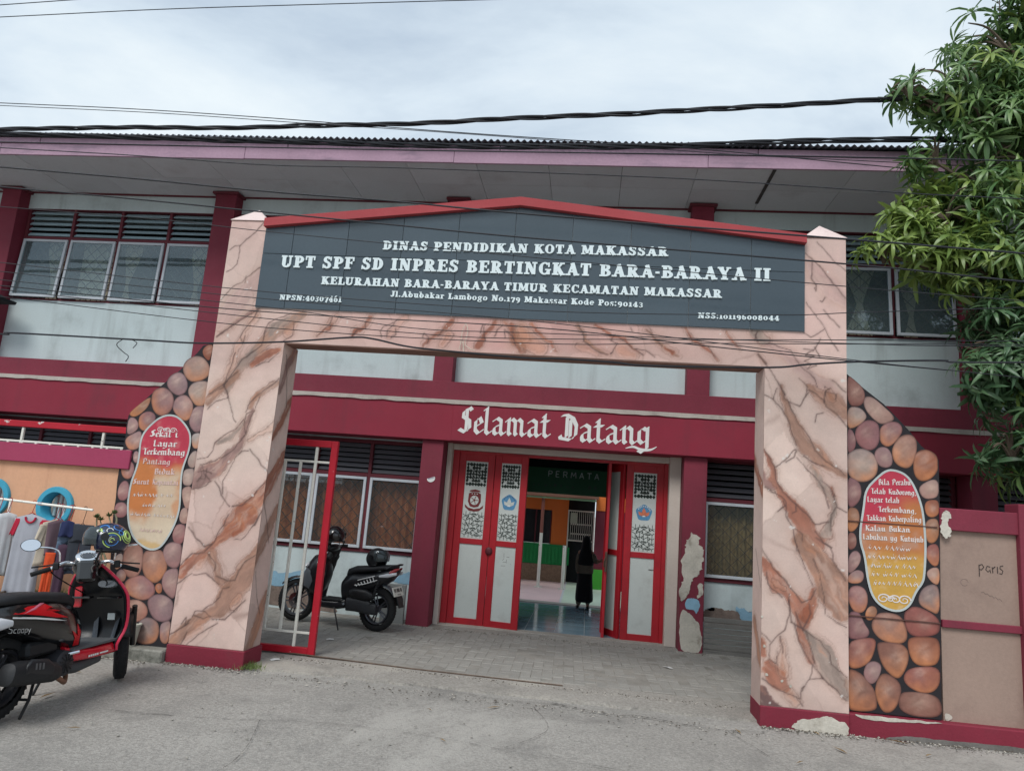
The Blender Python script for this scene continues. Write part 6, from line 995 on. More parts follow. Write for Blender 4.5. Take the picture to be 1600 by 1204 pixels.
def mural(name, label, outl, stones, plq, tx, lo, left, base_y0):
    xs_ = [p[0] for p in outl]
    w = thing(name, label, 'mural wall', (sum(xs_)/len(xs_), MY+.07, 0))
    if left: poly = [(-3.70, 2.995)]+outl+[(-3.70, .068)]
    else: poly = [(2.215, 3.01)]+outl[0:]+[(2.215, .167)]
    n = len(poly); ar = sum(poly[i][0]*poly[(i+1) % n][1]-poly[(i+1) % n][0]*poly[i][1] for i in range(n))
    if ar < 0: poly = poly[::-1]
    MB().prism(poly, MY, MY+.14).build('wall_slab', m_mground, w)
    for i, (c_, p) in enumerate(stones):
        if left: p = [(min(x, -3.716), z) for x, z in p]
        else: p = [(min(max(x, 2.216), 2.985), z) for x, z in p]
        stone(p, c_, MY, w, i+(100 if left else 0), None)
    pq = plaque(plq, MY, w, left)
    for i, (t, a, b_, h) in enumerate(tx):
        put_letters(t, 'blk', (a[0], a[1]), (b_[0], b_[1]), h*.74, MY-.0105, .0015, pq, m_txt if (not left or i < 3) else m_txt_f, name='lettering', each=False, nib=(.105, .085), depth_step=.0001)
    for i, (a, b_, h) in enumerate(lo): lontara(a, b_, h*.95, MY-.0105, pq, m_txt if (i < (3 if left else 9)) else m_txt_f, i+(40 if left else 60))
    return w, pq
mwL, pqL = mural('mural_wall', 'wall left of the gateway painted as rounded boulders round a red and cream plaque reading Sekali Layar Terkembang', OUT_L, STONES_L, PLQ_L, TX_L, LO_L, True, 0)
mwR, pqR = mural('mural_wall', 'wall right of the gateway painted as rounded boulders round a red and yellow plaque reading Bila Perahu', OUT_R, STONES_R, PLQ_R, TX_R, LO_R, False, 0)
swirl(pqL, -4.10, 2.095, .22, .055, MY-.0105, m_txt, 1)
swirl(pqR, 2.60, 1.085, .27, .085, MY-.0105, m_txt, 2)
# shallow board joints across the right mural, carried on from the fence rails
for z in (1.708, .925): MB().box(2.22, 2.965, MY-.0145, MY-.0005, z-.004, z+.004).build('board_joint', mat('dark_joint_paint', S(88, 60, 54), .8), mwR)  # thin dark brown strips mark the joints
# ============================================================ right fence
m_fpan = mat('taupe_fibre_panel', S(150, 128, 116), .85, .07, 1.5, .05, 50, .15, 70, dirt=(S(118, 98, 90), 2, .45))
fr_ = thing('panel_fence', 'low fence of taupe panels in maroon framing right of the boulder mural', 'fence', (5, 6.5, 0))
MB().box(2.985, 9.0, 6.43, 6.60, 1.69, 1.875, .006).build('top_rail', m_maroon, fr_)
MB().box(2.985, 9.0, 6.44, 6.58, .895, .955, .004).build('middle_rail', m_maroon, fr_)
for x in (3.60, 5.6, 7.6): MB().box(x, x+.30, 6.41, 6.62, -.02, 1.95, .006).build('fence_post', m_maroon, fr_)
for x0, x1 in ((2.985, 3.60), (3.90, 5.6), (5.9, 7.6), (7.9, 9.0)):
    for z0, z1 in ((.955, 1.69), (.16, .895)):
        MB().box(x0, x1, 6.47, 6.56, z0, z1).build('panel', m_fpan, fr_)
fb = MB().box(2.19, 9.0, 6.385, 6.72, -.03, .160, .008).build('fence_base', m_maroon_base, fr_)
for k, pts in enumerate(([(2.22, .158), (2.4, .160), (2.62, .158), (2.9, .160), (2.96, .152), (2.6, .135), (2.4, .118)], [(2.5, .01), (2.7, .035), (3.0, .03), (3.3, .04), (3.7, .03), (3.9, -.01), (2.5, -.01)])):
    patch('bare_patch', pts, 6.384, m_bare if k == 0 else mat('grey_cement_base', S(108, 104, 100), .95, .2, 5, .1, 50, .4, 40), fr_, seed=60+k, jit=.0025)
patch('bare_patch', [(2.99, 1.66), (2.985, 1.83), (3.03, 1.86), (3.07, 1.84), (3.05, 1.72), (3.08, 1.66), (3.04, 1.63)], 6.428, m_bare, fr_, seed=70)
patch('bare_patch', [(2.99, .165), (2.99, .22), (3.03, .215), (3.05, .19), (3.02, .165)], 6.465, m_bare, fr_, seed=71, jit=.004)
# black marker scrawl on the upper panel
m_ink = mat('black_marker', S(60, 50, 48), .6)
def stroke2d(mb, pts, y, w=.004):
    P = [Vector((x, y, z)) for x, z in pts]; mb.tube(P, w, 4)
mb = MB(); X, Z = 3.30, 1.365
paris = [[(0, -.03), (.0, .05)], [(0, .045), (.02, .055), (.032, .035), (.015, .015), (0, .02)], [(.075, .04), (.055, .045), (.045, .02), (.06, .005), (.075, .02), (.078, .0)], [(.09, .04), (.093, 0)], [(.093, .03), (.11, .045)], [(.125, .045), (.125, .0)], [(.165, .055), (.145, .05), (.142, .035), (.162, .02), (.155, -.002), (.138, .0)]]
for s_ in paris: stroke2d(mb, [(X+x*1.15, Z+z*1.2) for x, z in s_], 6.469)
mb.build('scrawl', m_ink, fr_)
mb = MB()
stroke2d(mb, [(3.18+.03*math.cos(a/10), 1.27+.028*math.sin(a/10)) for a in range(0, 60, 5)], 6.4695, .0015)
stroke2d(mb, [(3.31+i*.016, 1.20-.006*i+.012*(i % 2)) for i in range(11)], 6.4695, .0018)
mb.build('scrawl', mat('faint_pencil_line', S(112, 96, 90), .8), fr_)
# ============================================================ left yard wall with round windows
m_peach = mat('peach_wall_paint', S(206, 158, 126), .85, .05, 1.4, .04, 50, .15, 80, streak=(S(176, 128, 100), 2.2, .5), dirt=(S(184, 138, 112), 1.6, .4))
m_mag = mat('magenta_band_paint', S(150, 54, 84), .75, .07, 1.5, .04, 50, .1, 80, chip=(S(190, 160, 160), 9, .79))
m_turq = mat('turquoise_window_ring', S(60, 152, 180), .6, .06, 5, .04, 60, .06, 80)
yw = thing('yard_wall', 'peach yard wall with round turquoise windows left of the boulder mural', 'wall', (-7, 6.5, 0))
holes = [(-5.136, 1.283), (-5.82, 1.32), (-7.6, 1.3)]
import bmesh
def wall_with_holes(x0, x1, z0, z1, y0, y1, hs, r, m, parent, name):
    # split into columns around each hole and bridge circle to the rectangle
    mb = MB(); hs = sorted(hs); cur = x0
    for (hx, hz) in hs:
        a, b_ = hx-r-.04, hx+r+.04; mb.box(cur, a, y0, y1, z0, z1) if a > cur else None
        c0, c1 = hz-r-.04, hz+r+.04
        mb.box(a, b_, y0, y1, z0, c0); mb.box(a, b_, y0, y1, c1, z1)
        n = 32; ring = [(hx+r*math.cos(2*math.pi*i/n), hz+r*math.sin(2*math.pi*i/n)) for i in range(n)]
        def sq(i):
            c, s_ = math.cos(2*math.pi*i/n), math.sin(2*math.pi*i/n); k = (r+.04)/max(abs(c), abs(s_)); return (hx+c*k, hz+s_*k)
        for yy in (y0, y1):
            vs = [(x, yy, z) for x, z in ring]+[(*[sq(i)[0]], yy, sq(i)[1]) for i in range(n)]
            mb.add(vs, [(i, (i+1) % n, n+(i+1) % n, n+i) for i in range(n)])
        mb.add([(x, y0, z) for x, z in ring]+[(x, y1, z) for x, z in ring], [(i, (i+1) % n, n+(i+1) % n, n+i) for i in range(n)])
        cur = b_
    mb.box(cur, x1, y0, y1, z0, z1)
    return mb.build(name, m, parent, fix=False)
PWY = 6.47
wall_with_holes(-12, -4.40, -.02, 1.69, PWY, PWY+.12, holes, .175, m_peach, yw, 'wall')
MB().box(-12, -4.42, PWY-.045, PWY+.16, 1.69, 1.872, .005).build('wall_coping', m_mag, yw)
mb = MB().box(-5.55, -4.80, PWY-.004, PWY, .90, .985).build('painted_band', mat('dull_maroon_band', S(136, 70, 76), .8, .1, 3), yw)
for (hx, hz) in holes:
    rg = MB(); rg.lathe([(.132, PWY+.10), (.132, PWY-.02), (.140, PWY-.032), (.186, PWY-.032), (.192, PWY-.02), (.192, PWY-.001)], (hx, 0, hz), 'y', 40)
    w_ = rg.build('window', m_turq, yw, smooth=True)
    g = MB(); g.lathe([(.001, PWY+.07), (.133, PWY+.07)], (hx, 0, hz), 'y', 32); g.build('pane', glass_mat('round_window_glass', (.85, .9, .9, 1), .02, .1), w_, fix=False)
    bars = MB()
    for k in range(-3, 4):
        bx = hx+.02+k*.05; hh = math.sqrt(max(.135**2-(k*.05)**2, 0))
        if hh > .03: bars.box(bx-.011, bx+.011, PWY+.085, PWY+.10, hz-hh, hz+hh)
    bars.build('bar', m_wht, w_)
# thing seen through: dim room side
MB().box(-12, -4.6, 7.6, 7.65, 0, 1.8).build('inner_wall', mat('dim_maroon_inner', S(96, 74, 78), .9), yw)
# concrete kerb under the left mural
kb = MB(); kb.box(-4.42, -3.72, 6.30, 6.46, -.03, .10, .012)
tag(kb.build('kerb', mat('mossy_concrete_kerb', S(134, 132, 124), .95, .15, 6, .12, 60, .6, 40, dirt=(S(70, 72, 64), 5, .9)), None), 'short mossy concrete kerb under the left boulder mural', 'kerb')
# ============================================================ sliding gate leaf
sg_ = thing('sliding_gate', 'red framed sliding gate leaf with white bars half open behind the left pillar', 'gate', (-4.5, 7.11, 0))
gy = 7.11; gx0, gx1 = -6.6, -2.60
MB().box(gx1-.07, gx1, gy-.025, gy+.025, .0, 2.145, .005).box(gx0, gx0+.07, gy-.025, gy+.025, .0, 2.145, .005).box(gx0+.07, gx1-.07, gy-.025, gy+.025, 2.075, 2.145, .005).box(gx0+.07, gx1-.07, gy-.025, gy+.025, .02, .085, .005).build('frame', m_red2, sg_)
for z in (1.92, .222): MB().box(gx0+.07, gx1-.07, gy-.010, gy+.010, z-.011, z+.011, .002).build('crossbar', m_gwhite, sg_)
x = -2.985; k = 0
while x > gx0+.1:
    MB().box(x-.013, x+.013, gy-.013, gy+.013, .233, 1.909, .003).build('bar', m_gwhite, sg_); x -= .168
for x in (-2.825, -5.235, -6.19):
    MB().box(x-.014, x+.014, gy-.013, gy+.013, .085, 2.075, .003).build('bar', m_gwhite, sg_)
# ============================================================ folding doors
m_pat = mat('dark_green_cutout', S(38, 48, 42), .8)
m_crest = mat('maroon_crest_print', S(112, 42, 44), .6); m_emb = mat('blue_emblem_print', S(84, 138, 176), .6); m_embd = mat('dark_blue_line', S(44, 72, 110), .6); m_skin_or = mat('orange_print', S(206, 120, 92), .6)
def quad2(mb, a, b, w, y0, y1):
    d = (b[0]-a[0], b[1]-a[1]); l = math.hypot(*d) or 1; n = (-d[1]/l*w/2, d[0]/l*w/2)
    mb.prism([(a[0]-n[0], a[1]-n[1]), (b[0]-n[0], b[1]-n[1]), (b[0]+n[0], b[1]+n[1]), (a[0]+n[0], a[1]+n[1])], y0, y1)
def leaf(w, emblem, seed, see=False, scrawl=False):
    """door leaf in local coordinates: x 0..w, front at y=0, z 0..2.30"""
    L = {}
    H = 2.30; s = .095 if w > .45 else .085
    f = MB(); f.box(0, s, 0, .04, 0, H, .004); f.box(w-s, w, 0, .04, 0, H, .004)
    for z0, z1 in ((0, .085), (1.06, 1.135), (2.19, H)): f.box(s, w-s, .001, .039, z0, z1, .003)
    px0, px1 = s, w-s
    L['frame'] = (f, m_red)
    p = MB().box(px0, px1, .012, .028, .085, 1.06); L['lower_panel'] = (p, m_panel)
    p = MB().box(px0, px1, .012, .028, 1.135, 2.19); L['upper_panel'] = (p, m_panel)
    pt = MB(); W_ = px1-px0; cx_ = (px0+px1)/2
    # lower lattice: outlined cubes (rhombille)
    a = W_/3.0; hh = a/2*math.sqrt(3); zb = 1.15; zt = 1.50; y1 = .0118
    def clip(p0, p1):
        x0, z0 = p0; x1, z1 = p1; t0, t1 = 0, 1; dx, dz = x1-x0, z1-z0
        for pp, q in ((-dx, x0-px0-.008), (dx, px1-.008-x0), (-dz, z0-zb), (dz, zt-z0)):
            if abs(pp) < 1e-12:
                if q < 0: return None
            else:
                t = q/pp
                if pp < 0: t0 = max(t0, t)
                else: t1 = min(t1, t)
        return None if t0 >= t1 else ((x0+dx*t0, z0+dz*t0), (x0+dx*t1, z0+dz*t1))
    R = a*.62; k = 0
    for j in range(0, 6):
        for i in range(-1, 4):
            cxx = px0+a*.5+i*a*1.075+(.5*a*1.075 if j % 2 else 0); cz = zb+.03+j*R*1.5
            for q in range(6):
                a0 = math.pi/6+q*math.pi/3; P0 = (cxx+R*math.cos(a0), cz+R*math.sin(a0)); P1 = (cxx+R*math.cos(a0+math.pi/3), cz+R*math.sin(a0+math.pi/3))
                if q in (0, 1, 2):
                    c_ = clip(P0, P1); k += 1
                    if c_: quad2(pt, c_[0], c_[1], .007, y1-.001-(k % 7)*.00015, y1)
                if q % 2 == (j % 2):
                    c_ = clip((cxx, cz), P0); k += 1
                    if c_: quad2(pt, c_[0], c_[1], .007, y1-.001-(k % 7)*.00015, y1)
                # filled diamond
                m_ = (cxx+R*.58*math.cos(a0+math.pi/6), cz+R*.58*math.sin(a0+math.pi/6))
                if zb+.02 < m_[1] < zt-.02 and px0+.03 < m_[0] < px1-.03 and (q+i+j) % 2 == 0:
                    e = (math.cos(a0+math.pi/6), math.sin(a0+math.pi/6)); n = (-e[1], e[0]); r1, r2 = R*.34, R*.15; k += 1
                    pt.prism([(m_[0]-e[0]*r1, m_[1]-e[1]*r1), (m_[0]-n[0]*r2, m_[1]-n[1]*r2), (m_[0]+e[0]*r1, m_[1]+e[1]*r1), (m_[0]+n[0]*r2, m_[1]+n[1]*r2)][::-1], y1-.0022-(k % 7)*.00015, y1)
    # upper: dark star field with pale leaves cut out of it
    zb2, zt2 = 1.84, 2.175
    L['pattern'] = (pt, m_pat); pu = MB(); k = 0
    for (u0, w0, u1, w1) in ((.0, .0, 1, 0), (0, 1, 1, 1), (0, 0, 0, 1), (1, 0, 1, 1)): pass
    for i_ in range(7):
        for j_ in range(7):
            x_ = px0+.012+(W_-.024)*(i_+.5)/7; z_ = zb2+.012+(zt2-zb2-.02)*(j_+.5)/7; k += 1
            e_ = (W_-.024)/14*1.18; f_ = (zt2-zb2)/14*1.15; kk = (i_+j_) % 3
            if abs(i_-3) == 2 and j_ in (1, 5): continue
            if kk == 0: P_ = [(-e_, 0), (0, -f_), (e_, 0), (0, f_)]
            elif kk == 1: P_ = [(-e_*.9, -f_*.5), (0, -f_), (e_*.9, -f_*.5), (e_*.9, f_*.5), (0, f_), (-e_*.9, f_*.5)]
            else: P_ = [(-e_, -f_*.35), (e_*.3, -f_), (e_, f_*.35), (-e_*.3, f_)]
            pu.prism([(x_+p[0], z_+p[1]) for p in P_], y1-.001-(k % 5)*.0002, y1)
    L['star_pattern'] = (pu, m_pat)
    lf = MB()
    for (ex, ez) in ((-.30, .80), (.30, .80), (-.30, .22), (.30, .22)):
        x_, z_ = cx_+ex*W_, zb2+(zt2-zb2)*ez; sgn = -1 if ex*(ez-.5) > 0 else 1
        e = (math.cos(R_(62))*sgn*-1, math.sin(R_(62))); n = (-e[1], e[0]); r1, r2 = .042, .02
        lf.prism([(x_-e[0]*r1, z_-e[1]*r1), (x_-n[0]*r2, z_-n[1]*r2), (x_+e[0]*r1, z_+e[1]*r1), (x_+n[0]*r2, z_+n[1]*r2)], y1-.0028, y1-.0021)
    for q in range(6):
        a0 = q*math.pi/3+.2; k += 1
        quad2(lf, (cx_+.02*math.cos(a0), zb2+.17+.02*math.sin(a0)), (cx_+.075*math.cos(a0), zb2+.17+.075*math.sin(a0)), .004, y1-.0031-(q % 3)*.0002, y1-.0021)
        a1 = a0+math.pi/3
        quad2(lf, (cx_+.075*math.cos(a0), zb2+.17+.075*math.sin(a0)), (cx_+.075*math.cos(a1), zb2+.17+.075*math.sin(a1)), .0035, y1-.0036-(q % 2)*.0002, y1-.0021)
    for q in range(5):
        lf.box(px0+.02+q*(W_-.04)/5+.004, px0+.02+(q+1)*(W_-.04)/5-.008, y1-.0027, y1-.0021, zb2+.055+.004*(q % 2), zb2+.062+.004*(q % 2))
    L['pattern_leaf'] = (lf, m_panel)
    ez = 1.655
    if emblem == 'crest':
        e = MB()
        sh = [(-.085, .09), (-.09, -.02), (-.06, -.085), (0, -.10), (.06, -.085), (.09, -.02), (.085, .09), (.045, .11), (-.045, .11)]
        e.prism([(cx_+x, ez+z) for x, z in sh], y1-.0015, y1)
        e.prism([(cx_+x, ez+z) for x, z in [(-.13, -.06), (-.08, -.105), (0, -.12), (.08, -.105), (.13, -.06), (.125, -.10), (.07, -.145), (0, -.155), (-.07, -.145), (-.125, -.10)]][::-1], y1-.0018, y1)
        e.prism([(cx_+x, ez+z) for x, z in [(-.08, .115), (.08, .115), (.065, .135), (0, .15), (-.065, .135)]], y1-.0018, y1)
        L['crest'] = (e, m_crest)
        e2 = MB(); e2.prism([(cx_+.060*math.cos(t), ez+.0+.064*math.sin(t)) for t in [2*math.pi*i/18 for i in range(18)]], y1-.003, y1-.0019)
        for q in range(3): e2.box(cx_-.045+q*.035, cx_-.03+q*.035, y1-.003, y1-.0019, ez+.082, ez+.095)
        L['crest_inner'] = (e2, m_panel)
        e3 = MB()
        for q in range(5):
            t = q*1.2566; quad2(e3, (cx_+.008*math.cos(t), ez+.008*math.sin(t)), (cx_+.054*math.cos(t), ez+.056*math.sin(t)), .009, y1-.0042-q*.0001, y1-.0031)
        e3.prism([(cx_+.014*math.cos(t), ez+.014*math.sin(t)) for t in [2*math.pi*i/10 for i in range(10)]], y1-.0048, y1-.0031)
        L['crest_mark'] = (e3, m_crest)
    elif emblem:
        r_ = .112; e = MB(); pts = []
        for q in range(5):
            t = math.pi/2+q*2*math.pi/5
            for dt, rr in ((-.18, .97), (0, 1.0), (.18, .97)): pts.append((cx_+r_*rr*math.cos(t+dt), ez+r_*rr*math.sin(t+dt)))
        e.prism(pts, y1-.0015, y1); L['emblem'] = (e, m_emb)
        e2 = MB()
        for q in range(16):
            t0, t1 = [math.pi*.12+(math.pi*.76)*k_/16 for k_ in (q, q+1)]
            if q % 2 == 0: quad2(e2, (cx_+.088*math.cos(t0), ez+.088*math.sin(t0)), (cx_+.088*math.cos(t1), ez+.088*math.sin(t1)), .012, y1-.0025, y1-.0016)
        L['emblem_ring'] = (e2, m_embd if emblem == 'blue' else m_wht)
        e3 = MB(); mm = m_panel if emblem == 'blue' else m_skin_or
        wing = [(-.05, .012), (-.02, .0), (-.014, .02), (0, .046), (.014, .02), (.02, .0), (.05, .012), (.044, -.018), (.02, -.03), (0, -.022), (-.02, -.03), (-.044, -.018)]
        c = (cx_, ez-.006); 
        wing = [(x*1.5, z*1.5) for x, z in wing]
        for i in range(len(wing)):
            a_, b_ = wing[i], wing[(i+1) % len(wing)]; e3.prism([(c[0], c[1]), (cx_+b_[0], ez+b_[1]), (cx_+a_[0], ez+a_[1])][::1], y1-.0032, y1-.0027)
        L['emblem_wing'] = (e3, mm)
        e4 = MB(); e4.prism([(cx_-.02, ez-.052), (cx_+.02, ez-.052), (cx_+.026, ez-.036), (cx_, ez-.03), (cx_-.026, ez-.036)], y1-.0032, y1-.0027); L['emblem_book'] = (e4, m_wht)
    if scrawl:
        e = MB(); r = random.Random(seed)
        for (x_, z_, dx, dz) in ((cx_-.02, .98, .004, -.06), (cx_-.015, .91, -.02, -.03), (cx_-.03, .86, .05, .006), (cx_+.02, .93, .04, .0), (cx_-.05, .81, .06, .004), (cx_+.08, .84, .01, .0), (cx_+.02, .90, .003, -.05)):
            quad2(e, (x_, z_), (x_+dx, z_+dz), .004, y1-.0005, y1)
        L['scrawl'] = (e, m_ink)
    return L
def place_leaf(w, emblem, seed, org, ang, extra=None, scrawl=False, y_sign=1):
    L = leaf(w, emblem, seed, scrawl=scrawl)
    if extra: L.update(extra)
    M_ = Matrix.Translation(org) @ Matrix.Rotation(ang, 4, 'Z')
    root = None
    fmb, fm = L.pop('frame'); fmb.v = [tuple(M_ @ Vector(p)) for p in fmb.v]; root = fmb.build('door_leaf', fm, school)
    for k_, (mb, m_) in L.items():
        if not mb.v: continue
        mb.v = [tuple(M_ @ Vector(p)) for p in mb.v]; mb.build(k_.replace('_leaf', '_leaves') if k_ == 'pattern_leaf' else k_, m_, root, fix=False)
    return root
YD = 9.76
MB().box(-1.89, -1.80, YD-.01, YD+.06, 0, 2.345, .004).box(1.02, 1.075, YD-.01, YD+.06, 0, 2.345, .004).box(-1.80, 1.02, YD, YD+.05, 2.30, 2.343, .004).build('door_frame', m_red, school)
place_leaf(.50, 'crest', 1, (-1.798, YD+.005, .012), R_(0))
place_leaf(.47, 'blue', 2, (-1.292, YD+.0, .012), R_(-9), scrawl=True)
place_leaf(.50, 'orange', 3, (.52, YD+.005, .012), R_(0), scrawl=False)
place_leaf(.46, None, 4, (.515, YD+.05, .012), R_(180-62), scrawl=False)
place_leaf(.46, None, 5, (.285, YD+.47, .012), R_(-90-1.5), scrawl=False)
# lock bosses and marks
MB().ball((-1.29, YD-.012, 1.0), .05, .02, .055, 14, 8).build('lock_boss', mat('dark_worn_boss', S(84, 30, 36), .5), school, smooth=True)
MB().box(.28, .31, YD-.03, YD+.03, .86, 1.12, .006).tube([(.27, YD-.04, .92), (.27, YD-.05, 1.0), (.29, YD-.03, 1.05)], .008, 8).build('lock_case', m_steel, school)
MB().box(-1.28, 1.02, YD+.01, YD+.04, 2.342, 2.352).build('light_gap_strip', m_wht, school)
mb = MB(); 
for i in range(9): quad2(mb, (.86+i*.011, .93+.003*(i % 2)), (.872+i*.011, .93+.003*((i+1) % 2)), .007, YD+.0115, YD+.013)
mb.build('scrawl', m_ink, school, fix=False)
# threshold
tag(MB().box(-1.9, 1.22, 9.60, 9.80, -.02, .016, .004).build('threshold', m_apron, None), kind='structure')
# ============================================================ passage floor: glossy blue-grey tiles
pf = thing('passage_floor', 'glossy blue grey tiled floor of the entrance passage', 'floor', (-.3, 11, 0))
m_ft = mat('blue_grey_floor_tile', S(124, 150, 164), .10, .10, 2, .05, 40, .02, 20, spec=.6, orand=.07)
MB().box(-1.95, 1.3, 9.80, 12.72, -.05, .008).build('grout_bed', mat('pale_grout', S(150, 156, 158), .9), pf)
tm = MB().box(-.1965, .1965, -.1965, .1965, -.004, .0, .0015).mesh('floor_tile', m_ft)
for i in range(8):
    for j in range(7): link('floor_tile', tm, pf, Vector((-1.74+i*.4, 10.02+j*.4, .0125+rnd.uniform(-.0004, .0004)))-Vector((-.3, 11, 0)))
tag(MB().box(-1.95, 1.3, 12.72, 13.0, -.03, .02, .006).build('passage_step', mat('pale_step', S(176, 170, 160), .8)), kind='structure')
passw = MB(); passw.box(-2.0, -1.93, 9.92, 13, 0, 2.62); passw.box(1.25, 1.32, 9.92, 13, 0, 2.62); passw.build('passage_wall', mat('passage_maroon_wall', S(120, 40, 54), .7, .1, 2), school)
MB().box(-2.0, 1.32, 9.92, 13.0, 2.60, 2.66).build('passage_ceiling', mat('passage_ceiling_grey', S(110, 108, 106), .9), school)
# hanging board
pb = MB().box(-1.90, 1.24, 12.40, 12.44, 1.90, 2.345, .005).build('name_sign', mat('dark_green_board', S(34, 96, 64), .6, .1, 2)); tag(pb, 'dark green board reading PERMATA hanging across the end of the passage', 'sign')
m_pale = mat('dull_board_lettering', S(186, 200, 200), .7)
MB().box(-1.93, 1.25, 12.85, 12.98, 2.30, 2.60).build('passage_beam', m_dark, school)
SANS = {'P': [[(0, 0), (0, 1), (.5, .95), (.55, .7), (.45, .5), (0, .48)]], 'E': [[(.5, 1), (0, 1), (0, 0), (.5, 0)], [(0, .5), (.4, .5)]], 'R': [[(0, 0), (0, 1), (.5, .95), (.55, .7), (.45, .5), (0, .48)], [(.3, .48), (.58, 0)]], 'M': [[(0, 0), (.1, 1), (.4, .3), (.7, 1), (.8, 0)]], 'A': [[(0, 0), (.32, 1), (.64, 0)], [(.12, .34), (.52, .34)]], 'T': [[(0, 1), (.66, 1)], [(.33, 1), (.33, 0)]]}
mb = MB(); x = -.69
for ch in 'PERMATA':
    for pl in SANS[ch]:
        for a, b in zip(pl[:-1], pl[1:]): quad2(mb, (x+a[0]*.11, 2.19+a[1]*.10), (x+b[0]*.11, 2.19+b[1]*.10), .014, 12.396-(len(mb.f) % 5)*.0004, 12.4)
    x += (.80 if ch == 'M' else .62)*.11+.062
mb.build('lettering', m_pale, pb, fix=False)
mb = MB(); r = random.Random(4); x = -.95
while x < .2:
    mb.box(x, x+r.uniform(.02, .05), 12.397, 12.3995, 2.02, 2.02+r.uniform(.02, .06)); x += r.uniform(.06, .12)+(.2 if r.random() < .12 else 0)
mb.build('small_lettering', mat('faint_board_lettering', S(58, 84, 74), .7), pb)
# ============================================================ courtyard beyond
tag(MB().box(-9, -.40, 13.0, 17.5, -.05, .004).build('courtyard_pink', mat('pink_court_paint', S(240, 206, 202), .85, .08, 1, .06, 40, .2, 60)), kind='structure')
tag(MB().box(-.36, 6, 13.0, 17.5, -.05, .004).build('courtyard_green', mat('pale_green_court_paint', S(214, 230, 204), .85, .08, 1, .06, 40, .2, 60)), kind='structure')
tag(MB().box(-.40, -.36, 13.0, 17.5, -.05, .005).build('court_line', m_wht), kind='structure')
m_or = mat('orange_wall_paint', S(232, 122, 58), .8, .06, 2); m_gr = mat('green_wall_paint', S(40, 150, 84), .7, .08, 2); m_gran = mat('speckled_stone_dado', S(150, 124, 104), .8, .2, 25, .2, 90, .3, 80)
ob = thing('classroom_block', 'orange and green classroom wall seen through the open doors', 'building', (-2, 17, 0))
MB().box(-9, -.42, 16.8, 17.1, 1.62, 1.98).box(-.80, -.42, 16.8, 17.1, .83, 1.62).box(-9, -1.9, 16.8, 17.1, .83, 1.62).build('orange_wall', m_or, ob)
MB().box(-9, -.42, 16.8, 17.1, 2.0, 3.2).build('upper_wall', m_or, ob)
gp = MB().box(-9, -.44, 16.76, 17.0, .38, .84, .004).build('green_dado', m_gr, ob)
for k in range(34): MB().box(-3.2+k*.085, -3.2+k*.085+.05, 16.745, 16.76, .40, .80, .003).build('rib', m_gr, gp)
MB().box(-9, -.44, 16.74, 17.0, 0, .38, .004).build('stone_dado', m_gran, ob)
w_ = MB().box(-1.9, -.80, 16.86, 16.90, .85, 1.62).build('window', mat('dark_window_glass', S(40, 40, 44), .15), ob)
for xx in (-1.9, -1.55, -1.18, -.82): MB().box(xx, xx+.03, 16.80, 16.86, .85, 1.62).build('frame', m_winmar, w_)
MB().box(-9, .25, 15.3, 17.1, 1.98, 2.02).build('roof', mat('dark_awning_top', S(70, 52, 50), .8), ob)
MB().box(-9, .20, 15.25, 15.29, 1.86, 1.90, .003).build('gutter', mat('pale_green_gutter', S(150, 178, 140), .7), ob)
MB().box(-9, .25, 15.22, 15.26, 1.905, 1.985, .003).build('fascia_board', mat('brown_awning_fascia', S(140, 100, 84), .8), ob)
gd = MB().box(-.42, .20, 17.0, 17.05, 0, 2.2).build('doorway', m_dark, ob)
gt = thing('grille_door', 'white barred grille door over a dark doorway across the courtyard', 'grille', (-.1, 16.8, 0))
f = MB().box(-.42, -.39, 16.78, 16.81, .0, 1.66, .002).box(.17, .20, 16.78, 16.81, .0, 1.66, .002).box(-.39, .17, 16.78, 16.81, 1.63, 1.66, .002).box(-.39, .17, 16.78, 16.81, .95, .98, .002).build('frame', m_gwhite, gt)
for k in range(11): MB().box(-.35+k*.048, -.341+k*.048, 16.785, 16.80, .98, 1.63).build('bar', m_gwhite, gt)
for z in (1.12, 1.34): 
    mb = MB()
    for k in range(10): mb.ball((-.325+k*.048, 16.785, z), .012, .006, .02, 6, 4)
    mb.build('bar_ornament', m_gwhite, gt, fix=False)
MB().box(-.36, -.20, 16.75, 16.78, 1.36, 1.60).build('notice', mat('pale_notice_sheet', S(190, 196, 180), .8), gt)
rw = thing('red_side_wall', 'maroon wall end with orange panel right of the grille door', 'wall', (.7, 16, 0))
MB().box(.21, 1.6, 15.9, 16.2, 0, 1.68, .005).build('wall', m_maroon, rw)
MB().box(.21, 1.6, 15.88, 16.2, 1.68, 2.06, .005).build('orange_panel', m_or, rw)
MB().box(.2, .42, 15.86, 15.9, .0, .42, .004).build('green_panel', mat('bright_green_panel', S(78, 170, 60), .7), rw)
for (x, z1, nm) in ((-.93, 1.87, 'taller pole, brown above and white below, holding up the awning across the courtyard'), (-.42, .90, 'short white pole standing right of the taller awning pole in the courtyard')):
    p = thing('courtyard_pole', nm, 'pole', (x, 15.33, 0), group='poles in the courtyard')
    zm = 1.13 if z1 > 1 else z1
    MB().cyl((x, 15.33, 0), (x, 15.33, zm), .035, 12).build('lower_pole', m_gwhite, p, smooth=True)
    if z1 > 1: MB().cyl((x, 15.33, zm), (x, 15.33, z1), .036, 12).build('upper_pole', mat('brown_pole_paint', S(136, 82, 72), .7), p, smooth=True)
    MB().cyl((x, 15.33, 0), (x, 15.33, .02), .09, 14).build('base_plate', m_gwhite, p)
